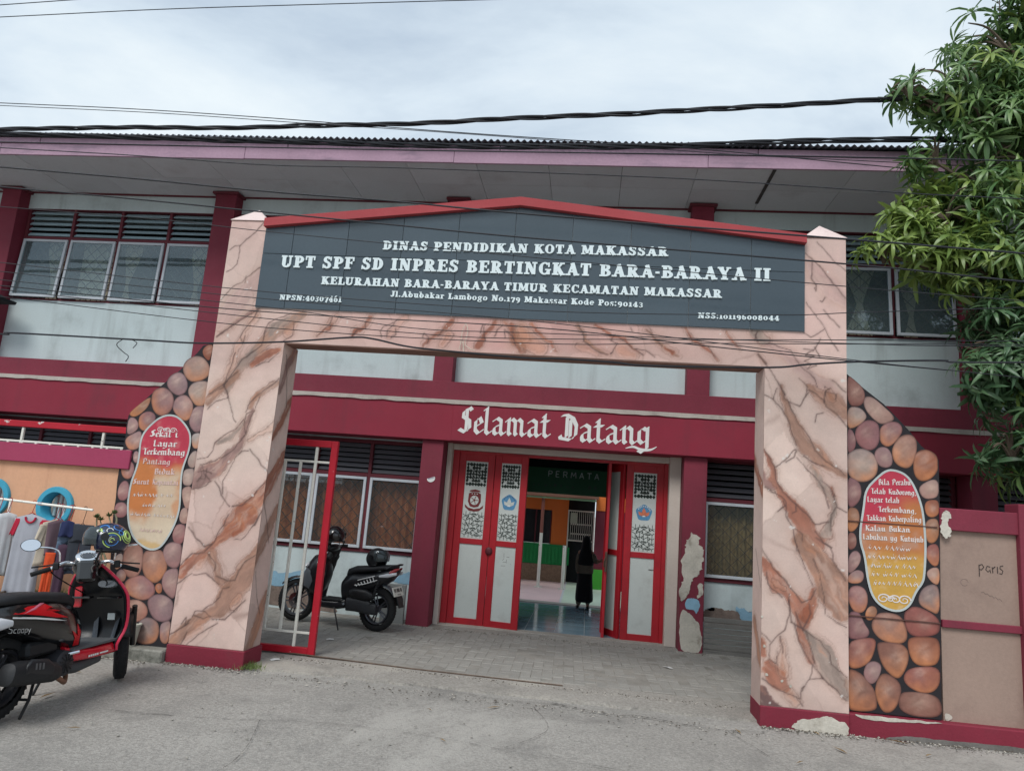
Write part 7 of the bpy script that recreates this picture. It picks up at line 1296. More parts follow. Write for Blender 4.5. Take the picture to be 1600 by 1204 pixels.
far = thing('far_classroom', 'pale block closing the far side of the courtyard', 'building', (3, 18, 0))
MB().box(1.6, 8, 17.5, 17.8, 0, 3.2).build('wall', m_white, far)
# ============================================================ person in the passage
def skin_body(name, verts, edges, radii, m, parent, sub=2, root=0):
    me = bpy.data.meshes.new(name); org = ORG[parent]; me.from_pydata([tuple(Vector(v)-org) for v in verts], edges, [])
    o = link(name, me, parent); me.materials.append(m)
    md = o.modifiers.new('skin', 'SKIN'); md.use_smooth_shade = True
    for i, r in enumerate(radii):
        s = me.skin_vertices[0].data[i]; s.radius = (r, r) if not hasattr(r, '__len__') else r
    me.skin_vertices[0].data[root].use_root = True
    md2 = o.modifiers.new('sub', 'SUBSURF'); md2.levels = md2.render_levels = sub
    return o
px, py = .035, 12.45
pers = thing('person', 'young person in black veil and long skirt holding the folded red door', 'person', (px, py, .012))
m_skin = mat('skin', S(150, 104, 84), .6); m_blk = mat('black_cloth', S(26, 26, 30), .95, .1, 6, .05, 60, .1, 60); m_olive = mat('dark_olive_sleeve', S(108, 100, 88), .9, .15, 14)
V = [(px, py, .84), (px, py, 1.05), (px, py, 1.22), (px, py+.01, 1.31), (px, py+.03, 1.40), (px+.0, py+.04, 1.47),
     (px-.15, py, 1.20), (px-.20, py-.02, .96), (px-.17, py-.10, .76), (px+.15, py-.02, 1.20), (px+.24, py-.10, 1.03), (px+.33, py-.30, 1.06), (px+.37, py-.40, 1.08),
     (px-.09, py, .80), (px-.10, py+.05, .45), (px-.12, py+.02, .10), (px-.13, py+.16, .05), (px+.09, py, .80), (px+.10, py-.02, .45), (px+.10, py-.04, .10), (px+.12, py+.10, .05)]
Eg = [(0, 1), (1, 2), (2, 3), (3, 4), (4, 5), (2, 6), (6, 7), (7, 8), (2, 9), (9, 10), (10, 11), (11, 12), (0, 13), (13, 14), (14, 15), (15, 16), (0, 17), (17, 18), (18, 19), (19, 20)]
Rd = [.13, .12, .13, .05, .085, .07, .055, .042, .03, .055, .045, .032, .026, .085, .06, .04, .035, .085, .06, .04, .035]
skin_body('body', V, Eg, Rd, m_skin, pers)
for k, (dx, dz, ln) in enumerate(((.0, .02, .075), (.006, .008, .082), (.008, -.006, .078), (.004, -.018, .06))):
    a = Vector((px+.37, py-.40, 1.08+dz)); skin_body('finger', [a, a+Vector((.02+dx, -.02, .004)), a+Vector((.045+dx, -.03, -.004)), a+Vector((.05+dx, -.015, -.02))], [(0, 1), (1, 2), (2, 3)], [.010, .009, .008, .006], m_skin, pers, 1)
a = Vector((px+.36, py-.39, 1.10)); skin_body('finger', [a, a+Vector((.0, -.02, .03)), a+Vector((.025, -.03, .04))], [(0, 1), (1, 2)], [.011, .009, .008], m_skin, pers, 1)
def robe(name, rings, m, parent, fold=.0, n=28):
    R = []
    for (z, rx, ry, ox, oy) in rings:
        R.append([(px+ox+rx*math.cos(2*math.pi*k/n)*(1+fold*math.sin(k*math.pi*2*5/n)), py+oy+ry*math.sin(2*math.pi*k/n)*(1+fold*math.sin(k*math.pi*2*5/n+1)), z) for k in range(n)])
    o = MB().loft(R, True).build(name, m, parent, smooth='full'); md = o.modifiers.new('u', 'SUBSURF'); md.levels = md.render_levels = 1; return o
robe('skirt', [(.15, .21, .19, .01, 0), (.20, .22, .20, .01, 0), (.45, .20, .18, 0, 0), (.70, .18, .16, 0, 0), (.86, .175, .15, 0, 0), (.98, .16, .14, 0, 0)], m_blk, pers, .05)
robe('blouse', [(.74, .20, .17, 0, 0), (.80, .205, .175, 0, 0), (1.0, .18, .15, 0, 0), (1.18, .18, .14, 0, 0), (1.26, .13, .11, 0, 0)], m_olive, pers, .03)
robe('veil', [(.92, .20, .18, 0, .0), (.98, .21, .19, 0, .0), (1.14, .19, .17, 0, .0), (1.26, .145, .14, 0, .0), (1.34, .11, .125, 0, .02), (1.44, .112, .13, 0, .03), (1.52, .09, .11, 0, .03), (1.565, .045, .06, 0, .03), (1.575, .01, .01, 0, .03)], m_blk, pers, .02)
skin_body('sleeve', [V[9], V[10], (px+.30, py-.24, 1.052)], [(0, 1), (1, 2)], [.075, .062, .05], m_olive, pers, 1)
skin_body('sleeve', [V[6], V[7], V[8]], [(0, 1), (1, 2)], [.075, .062, .048], m_olive, pers, 1)
skin_body('trouser_leg', [(px-.10, py+.05, .5), (px-.115, py+.03, .16), (px-.15, py+.0, .09)], [(0, 1), (1, 2)], [.07, .075, .06], m_olive, pers, 1)
skin_body('trouser_leg', [(px+.10, py-.02, .5), (px+.10, py-.03, .10)], [(0, 1)], [.07, .075], m_olive, pers, 1)
pers.scale = (.70, .74, .78)
for (x, y) in ((px-.14, py+.06), (px+.11, py+.02)):
    MB().ball((x, y, .05), .045, .12, .04, 12, 8).build('shoe', m_black, pers, smooth='full')
# ============================================================ scooters (local: +x forward, +y left, z up; origin on the ground under the rear axle)
def sring(x, yc, zc, hw, hz, p=2.5, n=24, tilt=0, pz=0):
    """superellipse ring in the YZ plane at x (tilt leans it along x)"""
    out = []
    for k in range(n):
        a = 2*math.pi*k/n; c, s = math.cos(a), math.sin(a)
        y = abs(c)**(2/p)*(1 if c > 0 else -1)*hw; z = abs(s)**(2/p)*(1 if s > 0 else -1)*hz
        y *= 1+pz*(z/hz if hz else 0)
        out.append((x+tilt*z, yc+y, zc+z))
    return out
def wheel(parent, c, R, tw, spokes=5, rimmat=None, steer=0, disc=False):
    Mx = Matrix.Translation(c) @ Matrix.Rotation(steer, 4, 'Z')
    tp = []
    for k in range(13):
        a = -math.pi*.62+math.pi*1.24*k/12; tp.append((R-tw*.5+tw*.5*math.cos(a), tw*.5*math.sin(a)))
    t = MB().lathe(tp, (0, 0, 0), 'y', 48)
    # tread blocks
    for k in range(44):
        a = 2*math.pi*k/44
        for sg in (-1, 1):
            b = MB(); Mt = Matrix.Rotation(-a, 4, 'Y') @ Matrix.Translation((R-.0085, sg*tw*.18, 0)) @ Matrix.Rotation(sg*.5, 4, 'X')
            t.box(-.006, .005, -tw*.13, tw*.13, -.012, .012, 0, Mt)
    t.v = [tuple(Mx @ Vector(p)) for p in t.v]; w = t.build('tyre', m_rub, parent, smooth=50)
    r = MB(); ri = R-tw*.86
    r.lathe([(ri-.012, -tw*.33), (ri+.006, -tw*.38), (ri+.010, -tw*.30), (ri-.004, -tw*.2), (ri-.004, tw*.2), (ri+.010, tw*.30), (ri+.006, tw*.38), (ri-.012, tw*.33), (ri-.018, 0), (ri-.012, -tw*.33)], (0, 0, 0), 'y', 40)
    r.lathe([(.0005, -.045), (.035, -.045), (.042, -.03), (.042, .03), (.035, .045), (.0005, .045)], (0, 0, 0), 'y', 20)
    for k in range(spokes):
        a = 2*math.pi*k/spokes
        for da in (-.14, .14):
            p0 = Vector((.035*math.cos(a+da*2), 0, .035*math.sin(a+da*2))); p1 = Vector((ri*math.cos(a+da), 0, ri*math.sin(a+da)))
            r.tube([p0, (p0+p1)/2, p1], [.012, .009, .011], 6)
    r.v = [tuple(Mx @ Vector(p)) for p in r.v]; r.build('rim', rimmat or m_alu, w, smooth=40)
    if disc:
        d = MB().lathe([(.04, .052), (.095, .052), (.095, .056), (.04, .056)], (0, 0, 0), 'y', 28); d.v = [tuple(Mx @ Vector(p)) for p in d.v]; d.build('brake_disc', m_chrome, w, smooth=40)
    return w
def T(mb, M): mb.v = [tuple(M @ Vector(p)) for p in mb.v]; return mb
def helmet(name, label, loc, rot, paint, visor=True, deco=None, strap=True, open_face=True):
    """open-face helmet; local +x is the face side, z up, 0.13 m shell radius"""
    h = thing(name, label, 'helmet', loc, local=True); h.rotation_euler = rot
    n, m = 36, 20; vs = []; fs = []
    def shell(r0, nm, mt, y=0):
        mb = MB(); idx = {}
        for j in range(m+1):
            el = math.pi/2-(math.pi/2+.62)*j/m
            for i in range(n):
                az = 2*math.pi*i/n; x, yy, z = math.cos(el)*math.cos(az), math.cos(el)*math.sin(az), math.sin(el)
                k = 1 if z > 0 else 1-.10*(-z)
                idx[j, i] = len(mb.v); mb.v.append((x*r0*1.12*k-.004, yy*r0*.93*k, z*r0*1.0))
        for j in range(m):
            for i in range(n):
                az = (i+.5)/n*2*math.pi; az = (az+math.pi) % (2*math.pi)-math.pi; el = math.pi/2-(math.pi/2+.62)*(j+.5)/m
                if abs(az) < .95 and el < .42: continue       # face opening
                mb.f.append((idx[j, i], idx[j, (i+1) % n], idx[j+1, (i+1) % n], idx[j+1, i]))
        return mb
    a = shell(.132, 'shell', paint); o = a.build('shell', paint, h, smooth='full', fix=False)
    sd = o.modifiers.new('s', 'SOLIDIFY'); sd.thickness = .02; sd.offset = 1
    b = shell(.112, 'liner', m_black); b.build('liner', m_black, h, smooth='full', fix=False)
    # rubber rim trim along the lower edge, visor band
    P = [(math.cos(-.62)*math.cos(t)*.148*.94-.004, math.cos(-.62)*math.sin(t)*.123*.94, -.0765) for t in [.95+(2*math.pi-1.9)*k/30 for k in range(31)]]
    MB().tube(P, .008, 6).build('edge_trim', m_black, h, smooth=True)
    if visor:
        vs = MB(); N2 = 18; rows = 6
        for j in range(rows+1):
            el = .62-(.62+.35)*j/rows
            for i in range(N2+1):
                az = -1.15+2.3*i/N2; vs.v.append((math.cos(el)*math.cos(az)*.160+.006, math.cos(el)*math.sin(az)*.135, math.sin(el)*.142+.012)); 
        vs.f = [(j*(N2+1)+i, j*(N2+1)+i+1, (j+1)*(N2+1)+i+1, (j+1)*(N2+1)+i) for j in range(rows) for i in range(N2)]; vs.c = [(1, 1, 1)]*len(vs.v)
        vs.build('visor', glass_mat('smoked_visor', (.12, .13, .15, 1), .05, .3), h, smooth='full', fix=False)
        for sg in (-1, 1): MB().cyl((.02, sg*.118, .02), (.02, sg*.135, .02), .028, 18).build('visor_pivot', m_black, h, smooth=40)
    if strap:
        MB().tube(spline([(.03, .105, -.07), (.05, .07, -.15), (.045, .0, -.175), (.05, -.06, -.14), (.03, -.105, -.07)], 6), .0075, 6).build('chin_strap', m_black, h, smooth=True)
        MB().tube(spline([(.045, 0, -.17), (.07, .01, -.20), (.06, .03, -.235)], 5), .007, 6).build('strap_end', m_black, h, smooth=True)
    return h
def bar_end(parent, root, tip, r=.017):
    MB().tube([root, tip], r, 12).build('grip', m_rub, parent, smooth=40)
def scooter_red():
    t = thing('parked_scooter', 'black and red retro scooter parked on the road at the left', 'scooter', (-3.72, 4.46, 0), R_(89), 'scooters parked at the school', local=True)
    WB = 1.24
    wheel(t, (0, 0, .262), .262, .105, 5, mat('black_alloy', S(46, 46, 50), .4, .05, 8, metal=.5))
    STR = R_(36)
    wheel(t, (WB, 0, .258), .258, .098, 5, mat('black_alloy', (.03, .03, .03, 1)), STR, True)
    # rear body, lofted
    st = [(-.34, .70, .05, .03), (-.26, .70, .10, .07), (-.12, .675, .145, .115), (.05, .64, .165, .145), (.22, .60, .170, .165), (.36, .56, .160, .175), (.46, .52, .13, .17), (.52, .47, .11, .15)]
    body = MB().loft([sring(x, 0, z, hw, hz, 2.6, 28) for x, z, hw, hz in st]); body.build('rear_body', m_gloss, t, smooth=50)
    # seat
    st = [(-.30, .78, .06, .02), (-.24, .785, .115, .032), (-.10, .785, .135, .040), (.08, .775, .140, .042), (.16, .765, .14, .040), (.24, .755, .135, .045), (.36, .735, .12, .05), (.44, .705, .095, .045), (.475, .68, .06, .03)]
    MB().loft([sring(x, 0, z, hw, hz, 2.8, 24) for x, z, hw, hz in st]).build('seat', m_seat, t, smooth=60)
    # red flame decal on the right side, white line and lettering
    def side_panel(nm, pts, m, lift, sg=-1):
        def surf(x, z):
            # half width of rear body at (x,z)
            xs = [-.34, -.26, -.12, .05, .22, .36, .46, .52]; zz = [.70, .70, .675, .64, .60, .56, .52, .47]; hw = [.05, .10, .145, .165, .170, .16, .13, .11]; hz = [.03, .07, .115, .145, .165, .175, .17, .15]
            zc = np.interp(x, xs, zz); w = np.interp(x, xs, hw); h = np.interp(x, xs, hz); u = min(.995, abs((z-zc)/h)); return w*(1-u**2.6)**(1/2.6)
        mb = MB(); n = len(pts); c = (sum(p[0] for p in pts)/n, sum(p[1] for p in pts)/n); rings = [1, .66, .33]
        for t_ in rings:
            for x, z in pts: X, Z = c[0]+(x-c[0])*t_, c[1]+(z-c[1])*t_; mb.v.append((X, sg*(surf(X, Z)+lift), Z))
        mb.v.append((c[0], sg*(surf(*c)+lift), c[1])); mb.c = [(1, 1, 1)]*len(mb.v)
        for q in range(2):
            for k in range(n): mb.f.append((q*n+k, q*n+(k+1) % n, (q+1)*n+(k+1) % n, (q+1)*n+k))
        for k in range(n): mb.f.append((2*n+k, 2*n+(k+1) % n, 3*n))
        return mb.build(nm, m, t, smooth='full')
    for sg in (-1, 1):
        side_panel('flame_decal', [(-.16, .70), (-.05, .735), (.10, .735), (.16, .705), (.10, .71), (.22, .675), (.14, .68), (.30, .62), (.18, .635), (.05, .665), (-.08, .69)], m_scredB, .004, sg)
        side_panel('flame_decal', [(.42, .46), (.36, .52), (.47, .47), (.43, .56), (.505, .49), (.50, .40), (.44, .40)], m_scredB, .004, sg)
        side_panel('side_stripe', [(-.16, .682), (.0, .660), (.16, .630), (.29, .598), (.16, .618), (.0, .648), (-.16, .672)], m_wht, .005, sg)
        side_panel('side_stripe', [(-.06, .705), (.06, .745), (.10, .742), (.0, .71), (-.1, .69)], mat('pink_streak', S(214, 120, 140), .4), .006, sg)
    # lettering on the right flank (reads along +x seen from the right)
    BADGE = {'S': [[(.5, .9), (.1, .95), (.05, .6), (.5, .4), (.45, .05), (0, .1)]], 'c': [[(.5, .6), (.1, .6), (.05, .1), (.5, .05)]], 'o': [[(.1, .6), (.5, .6), (.5, .05), (.1, .05), (.1, .6)]], 'p': [[(.1, -.2), (.1, .6), (.5, .6), (.5, .1), (.1, .1)]], 'y': [[(.05, .6), (.28, .1)], [(.52, .6), (.15, -.25)]]}
    mb = MB(); X = -.205
    for ch in 'Scoopy':
        k = .052 if ch == 'S' else .040
        for pl in BADGE[ch]:
            for a, b in zip(pl[:-1], pl[1:]): mb.tube([(X+a[0]*k, -.176+.06*abs(X), .585+a[1]*k-.10*(X+.2)), (X+b[0]*k, -.176+.06*abs(X), .585+b[1]*k-.10*(X+.2))], .0022, 4)
        X += k*.66
    mb.v = [(x, -(.1575+.02*math.sin((x+.2)*8)), z) for x, y, z in mb.v]
    mb.build('badge', m_wht, t, fix=False)
    # tail light, rear mudguard
    MB().ball((-.33, 0, .69), .05, .13, .05, 16, 8).build('tail_light', mat('red_tail_lens', S(150, 10, 16), .15, coat=.8), t, smooth=True)
    for sg in (-1, 1): MB().loft([sring(-.33, sg*.105, .655, .02, .028, 2.4, 14), sring(-.25, sg*.128, .65, .03, .04, 2.4, 14), sring(-.17, sg*.145, .645, .012, .02, 2.4, 14)]).build('indicator', mat('clear_lens', S(206, 208, 212), .1, 0, 1, 0, coat=.8), t, smooth=50)
    mg = MB(); R = .30; seg = 14; vs = []
    for k in range(seg+1):
        a = R_(60)+R_(135)*k/seg
        for w in (-.075, -.04, .04, .075): vs.append((R*math.cos(a)*(1 if abs(w) < .05 else .96), w, .262+R*math.sin(a)*(1 if abs(w) < .05 else .96)))
    mg.add(vs, [(k*4+i, k*4+i+1, (k+1)*4+i+1, (k+1)*4+i) for k in range(seg) for i in range(3)]); mg.build('rear_mudguard', m_black, t, smooth=50, solid=.004)
    MB().box(-.38, -.368, -.085, .085, .42, .53, .003, Matrix.Rotation(R_(-8), 4, 'Y')).build('number_plate', m_wht, t)
    # engine, swing case, muffler with guard
    MB().loft([sring(-.02, .115, .26, .035, .07, 3, 20), sring(.10, .12, .28, .05, .09, 3, 20), sring(.28, .11, .29, .055, .10, 3, 20), sring(.42, .09, .29, .05, .09, 3, 20)]).build('transmission_case', m_alu, t, smooth=50)
    MB().lathe([(.001, -.165), (.05, -.165), (.085, -.15), (.09, -.11), (.09, -.02), (.06, .0)], (.33, 0, .30), 'y', 28).build('engine_cover', mat('dark_engine_metal', S(66, 66, 70), .5, .1, 10, metal=.6), t, smooth=40)
    fan = MB()
    for k in range(12): a = 2*math.pi*k/12; fan.tube([(.33+.018*math.cos(a), -.168, .30+.018*math.sin(a)), (.33+.066*math.cos(a+.25), -.166, .30+.066*math.sin(a+.25))], .004, 4)
    fan.lathe([(.001, -.172), (.016, -.172), (.02, -.166)], (.33, 0, .30), 'y', 12); fan.build('cooling_fan', mat('fan_black', S(30, 30, 32), .5), t, smooth=40)
    MB().box(.12, .40, -.11, .06, .36, .46, .02).build('crankcase', m_muf, t)
    for k in range(5): MB().box(.40+k*.018, .408+k*.018, -.09, .05, .24, .40, .002).build('cooling_fin', m_muf, t)
    rings = []
    for (x, z, r1, r2) in ((-.23, .335, .03, .035), (-.215, .335, .058, .066), (-.12, .325, .066, .076), (.06, .30, .064, .072), (.17, .275, .055, .062), (.22, .26, .035, .04)): rings.append(sring(x, -.185, z, r1, r2, 2.6, 24, tilt=.25))
    MB().loft(rings).build('muffler', m_muf, t, smooth=50)
    gd_ = []
    for (x, z, r2) in ((-.13, .355, .03), (-.09, .37, .05), (.05, .345, .055), (.11, .32, .03)): gd_.append(sring(x, -.235, z-.015, .018, r2, 2.6, 18, tilt=.2))
    MB().loft(gd_).build('heat_guard', mat('satin_black_guard', S(34, 35, 38), .4), t, smooth=50)
    for k in range(3): MB().box(-.06+k*.03, -.045+k*.03, -.2545, -.2525, .335-k*.004, .375-k*.004, .0).build('guard_slot', m_alu, t)
    MB().tube(spline([(.18, -.18, .26), (.28, -.17, .20), (.38, -.12, .165), (.46, -.06, .20), (.46, -.02, .28)], 6), .017, 10).build('exhaust_pipe', mat('heat_browned_pipe', S(140, 104, 84), .5, .2, 10, metal=.5), t, smooth=True)
    # rear shock
    MB().tube([(.02, .13, .30), (-.06, .125, .60)], .018, 10).build('shock_absorber', m_black, t, smooth=True)
    # floor tray and red under-skirt
    fl = [(.44, .335, .13, .06), (.52, .315, .165, .05), (.70, .30, .175, .045), (.85, .300, .170, .05), (.95, .298, .155, .05)]
    MB().loft([sring(x, 0, z, hw, hz, 4, 24) for x, z, hw, hz in fl]).build('red_side_skirt', m_scred, t, smooth=50)
    MB().box(.47, .955, -.168, .168, .350, .366, .008).build('footboard', mat('grey_footboard_mat', S(88, 90, 92), .8, .08, 8, bump=.2), t)
    MB().loft([sring(.46, 0, .24, .10, .05, 3, 16), sring(.60, 0, .22, .13, .05, 3, 16), sring(.84, 0, .24, .12, .045, 3, 16)]).build('belly_pan', mat('grey_under_cowl', S(70, 72, 74), .6), t, smooth=50)
    mb = MB(); 
    for k in range(5): mb.box(.62+k*.022, .636+k*.022, -.1785, -.1768, .283, .297)
    mb.box(.74, .83, -.178, -.1764, .286, .296); mb.build('skirt_print', m_wht, t)
    t.rotation_euler = (R_(-5), 0, R_(89))
    # leg shield: curved sheet with red rim; inner black cover with glove box
    def shield_pt(u, v):   # u -1..1 across, v 0..1 upwards
        z = .28+.66*v; hw = .165+.085*math.sin(min(v*1.5, 1)*math.pi*.5)-.19*(max(0, v-.60)/.4)**1.7
        x = 1.03+.03*math.sin(v*math.pi)*1.0-.22*(v-.1)*.9; x -= .05*(abs(u)**2.4)
        x += .07*math.exp(-((v-.05)/.12)**2)*-1
        return Vector((x, u*hw, z))
    def sheet(nm, du, dv, off, m, th, nu=20, nv=26):
        mb = MB(); vs = [shield_pt(-1*du+2*du*i/nu, dv[0]+(dv[1]-dv[0])*j/nv)+Vector((off, 0, 0)) for j in range(nv+1) for i in range(nu+1)]
        mb.add(vs, [(j*(nu+1)+i, j*(nu+1)+i+1, (j+1)*(nu+1)+i+1, (j+1)*(nu+1)+i) for j in range(nv) for i in range(nu)]); return mb.build(nm, m, t, smooth='full', fix=False, solid=th)
    sheet('front_shield', 1, (0, 1), .02, m_scred, .012)
    sheet('inner_shield', .955, (.0, .97), -.012, mat('dark_inner_plastic', S(16, 18, 22), .34, .1, 3, 0, 1, 0, 1, spec=.35), .01)
    P = [shield_pt(-1, v/16) for v in range(17)]+[shield_pt(u/8, 1.0)+Vector((0, 0, .01)) for u in range(-7, 8)]+[shield_pt(1, v/16) for v in range(16, -1, -1)]
    MB().tube([p+Vector((.0, 0, 0)) for p in P], .011, 8).build('shield_trim', mat('pink_red_trim', S(214, 44, 78), .3, 0, 1, 0, coat=.5), t, smooth=True)
    # bulging inner storage: lower tunnel, glove box lips, headlamp-like pocket
    MB().loft([sring(.885, -.105, .78, .085, .035, 2.4, 18), sring(.845, -.105, .78, .072, .026, 2.4, 18)]).build('key_pocket', mat('silver_pocket', S(150, 154, 160), .25, 0, 1, 0, metal=.5), t, smooth=50)
    MB().box(.845, .90, -.21, -.03, .67, .685, .004).box(.845, .90, .03, .21, .67, .685, .004).build('pocket_lip', m_gloss, t)
    MB().box(.936, .944, -.13, -.07, .50, .55, .002).build('warning_sticker', mat('grey_sticker', S(170, 176, 176), .6), t)
    for yy in (.04, -.13): MB().loft([[tuple(shield_pt(yy/.2+u_, v_)+Vector((-.022-o_, 0, 0))) for u_, v_ in ((-.13, .04), (.13, .04), (.13, .30), (-.06, .36))] for o_ in (0, .006)]).build('shield_rib', mat('slate_rib', S(60, 66, 74), .3), t, smooth=40)
    MB().box(.88, .91, .13, .19, .60, .76, .008).build('red_inner_panel', m_scred, t)
    # front cowl with headlight, mudguard, fork
    MB().loft([sring(1.0, 0, .64, .08, .16, 2.4, 24), sring(1.04, 0, .63, .10, .17, 2.4, 24), sring(1.08, 0, .60, .08, .13, 2.4, 24), sring(1.11, 0, .58, .04, .08, 2.4, 24)]).build('front_cowl', m_scred, t, smooth=60)
    Mf = Matrix.Translation((WB, 0, .258)) @ Matrix.Rotation(STR, 4, 'Z')
    vs = []; seg = 12
    for k in range(seg+1):
        a = R_(35)+R_(125)*k/seg
        for w in (-.066, -.035, .035, .066): rr = .298 if abs(w) < .05 else .28; vs.append(tuple(Mf @ Vector((rr*math.cos(a), w, rr*math.sin(a)))))
    MB().add(vs, [(k*4+i, k*4+i+1, (k+1)*4+i+1, (k+1)*4+i) for k in range(seg) for i in range(3)]).build('front_mudguard', m_black, t, smooth=50, solid=.004)
    for sg in (-1, 1): MB().tube([tuple(Mf @ Vector((0, sg*.075, 0))), tuple(Mf @ Vector((-.11, sg*.07, .32)))], .020, 10).build('fork_leg', m_black, t, smooth=True)
    MB().tube([(1.10, 0, .56), (.83, 0, .92)], .03, 10).build('steering_column', m_black, t, smooth=True)
    # handlebar, steered left: frame rotated about the column top
    Mh = Matrix.Translation((.75, 0, .935)) @ Matrix.Rotation(STR*1.0, 4, 'Z')
    def H(p): return tuple(Mh @ Vector(p))
    hb = [sring(-.10, 0, .005, .055, .02, 2.6, 22), sring(-.075, 0, .0, .085, .055, 2.6, 22), sring(.0, 0, -.01, .10, .075, 2.6, 22), sring(.06, 0, -.02, .09, .07, 2.6, 22), sring(.095, 0, -.03, .05, .045, 2.6, 22)]
    T(MB().loft(hb), Mh).build('handlebar_cover', m_gloss, t, smooth=60)
    T(MB().box(-.125, -.03, -.062, .062, -.15, .01, .02), Mh @ Matrix.Rotation(R_(14), 4, 'Y')).build('steering_head_cover', m_gloss, t)
    Md = Mh @ Matrix.Translation((-.05, 0, .062)) @ Matrix.Rotation(R_(-38), 4, 'Y')
    T(MB().lathe([(.001, .006), (.075, .008), (.082, .003), (.082, -.02)], (0, 0, 0), 'z', 28, .8, 1.0), Md).build('dash_bezel', m_chrome, t, smooth=40)
    T(MB().lathe([(.001, .010), (.052, .010)], (.0, 0, 0), 'z', 24, .6, 1.0), Md).build('dash_dial', mat('dial_face', S(60, 66, 74), .15, 0, 1, 0, coat=.8), t)
    dd = MB(); 
    for k in range(9): a = -2.2+4.4*k/8; dd.box(.026*math.cos(a)-.002, .026*math.cos(a)+.002, .042*math.sin(a)-.002, .042*math.sin(a)+.002, .0105, .0125)
    T(dd, Md).build('dial_mark', m_wht, t)
    for sg in (-1, 1):
        T(MB().tube(spline([(.0, sg*.06, .0), (-.02, sg*.14, .018), (-.05, sg*.20, -.005), (-.06, sg*.235, -.02)], 6), .014, 10), Mh).build('handlebar', m_chrome, t, smooth=True)
        T(MB().tube([(-.06, sg*.235, -.02), (-.10, sg*.35, -.055)], [.018, .017], 12), Mh).build('grip', m_rub, t, smooth=True)
        T(MB().box(-.08, -.035, sg*.20-.022, sg*.20+.022, -.03, .025, .008), Mh).build('switch_box', m_black, t)
        T(MB().tube(spline([(-.01, sg*.20, .01), (.02, sg*.26, .0), (.01, sg*.36, -.01)], 6), .006, 8), Mh).build('brake_lever', m_black, t, smooth=True)
        T(MB().tube(spline([(-.04, sg*.18, .03), (-.045, sg*.19, .10), (-.05, sg*.24, .13), (-.06, sg*.33, .14)], 6), .006, 8), Mh).build('mirror_stem', m_chrome, t, smooth=True)
        if sg == 1:
            Mm = Mh @ Matrix.Translation((-.055, .37, .155)) @ Matrix.Rotation(R_(-8), 4, 'Z') @ Matrix.Rotation(R_(14), 4, 'Y')
            T(MB().lathe([(.001, .02), (.045, .016), (.058, .0), (.058, -.006)], (0, 0, 0), 'x', 28, 1.15, .8), Mm).build('mirror', m_black, t, smooth=40)
            T(MB().lathe([(.001, -.0075), (.054, -.0075)], (0, 0, 0), 'x', 28, 1.15, .8), Mm).build('mirror_glass', m_chrome, t, fix=False)
    MB().tube(spline([(.74, .10, .93), (.62, .20, .90), (.80, .14, .76), (.90, .10, .70)], 6), .005, 6).tube(spline([(.74, -.10, .93), (.66, -.16, .86), (.80, -.14, .80), (.88, -.06, .74)], 6), .005, 6).build('cable', m_black, t, smooth=True)
    # passenger peg, stand
    MB().tube([(.40, -.12, .33), (.50, -.19, .345)], .012, 8).build('foot_peg', m_chrome, t, smooth=True)
    MB().tube([(.24, .08, .22), (.16, .12, .10), (.06, .15, .008)], .010, 8).tube([(.24, -.08, .22), (.16, -.12, .10), (.06, -.15, .008)], .010, 8).tube([(.16, .12, .10), (.16, -.12, .10)], .009, 8).build('centre_stand', m_black, t, smooth=True)
    MB().tube(spline([(.72, .12, .33), (.66, .19, .16), (.62, .24, .01)], 5), .010, 8).build('side_stand', m_black, t, smooth=True)
    for ch in t.children:
        if ch.name.split('.')[0] in ('seat', 'rear_body', 'flame_decal', 'side_stripe', 'badge', 'tail_light', 'indicator'): ch.location.z -= .025; ch.location.x += .09
    for ch in t.children:
        if ch.name.split('.')[0] in ('muffler', 'heat_guard', 'guard_slot', 'exhaust_pipe', 'engine_cover', 'cooling_fan'): ch.location.x += .09; ch.location.z -= .02
    return t
sc1 = scooter_red()
def sc1w(p): return Vector((-3.83, 4.62, 0))+Matrix.Rotation(R_(90), 3, 'Z') @ Vector(p)
# patterned helmet hung on the right mirror stem
hm_paint = mat('dark_blue_helmet_paint', S(26, 34, 60), .25, .2, 6, 0, 1, 0, 1, coat=.7)
hel = helmet('patterned_helmet', 'dark blue helmet with lime rings hung on the handlebar of the red and black scooter', (-3.58, 5.10, 1.13), (R_(8), R_(0), R_(215)), hm_paint)
hel.scale = (1, 1, 1)
m_lime = mat('lime_graphic', S(186, 214, 120), .4); m_cyan = mat('blue_graphic', S(70, 130, 200), .4)
def on_helm(az, el, r=1.012):
    z = math.sin(el); k = 1 if z > 0 else 1-.10*(-z); R0 = .132*r
    return Vector((math.cos(el)*math.cos(az)*R0*1.12*k-.004, math.cos(el)*math.sin(az)*R0*.93*k, z*R0))
def helm_ring(az, el, rad, w, m, arc=(0, 2*math.pi), n=26):
    P = [on_helm(az+rad*math.cos(a)/max(math.cos(el), .3), el+rad*math.sin(a)) for a in [arc[0]+(arc[1]-arc[0])*i/n for i in range(n+1)]]
    MB().tube(P, w, 5).build('graphic', m, hel, smooth=True)
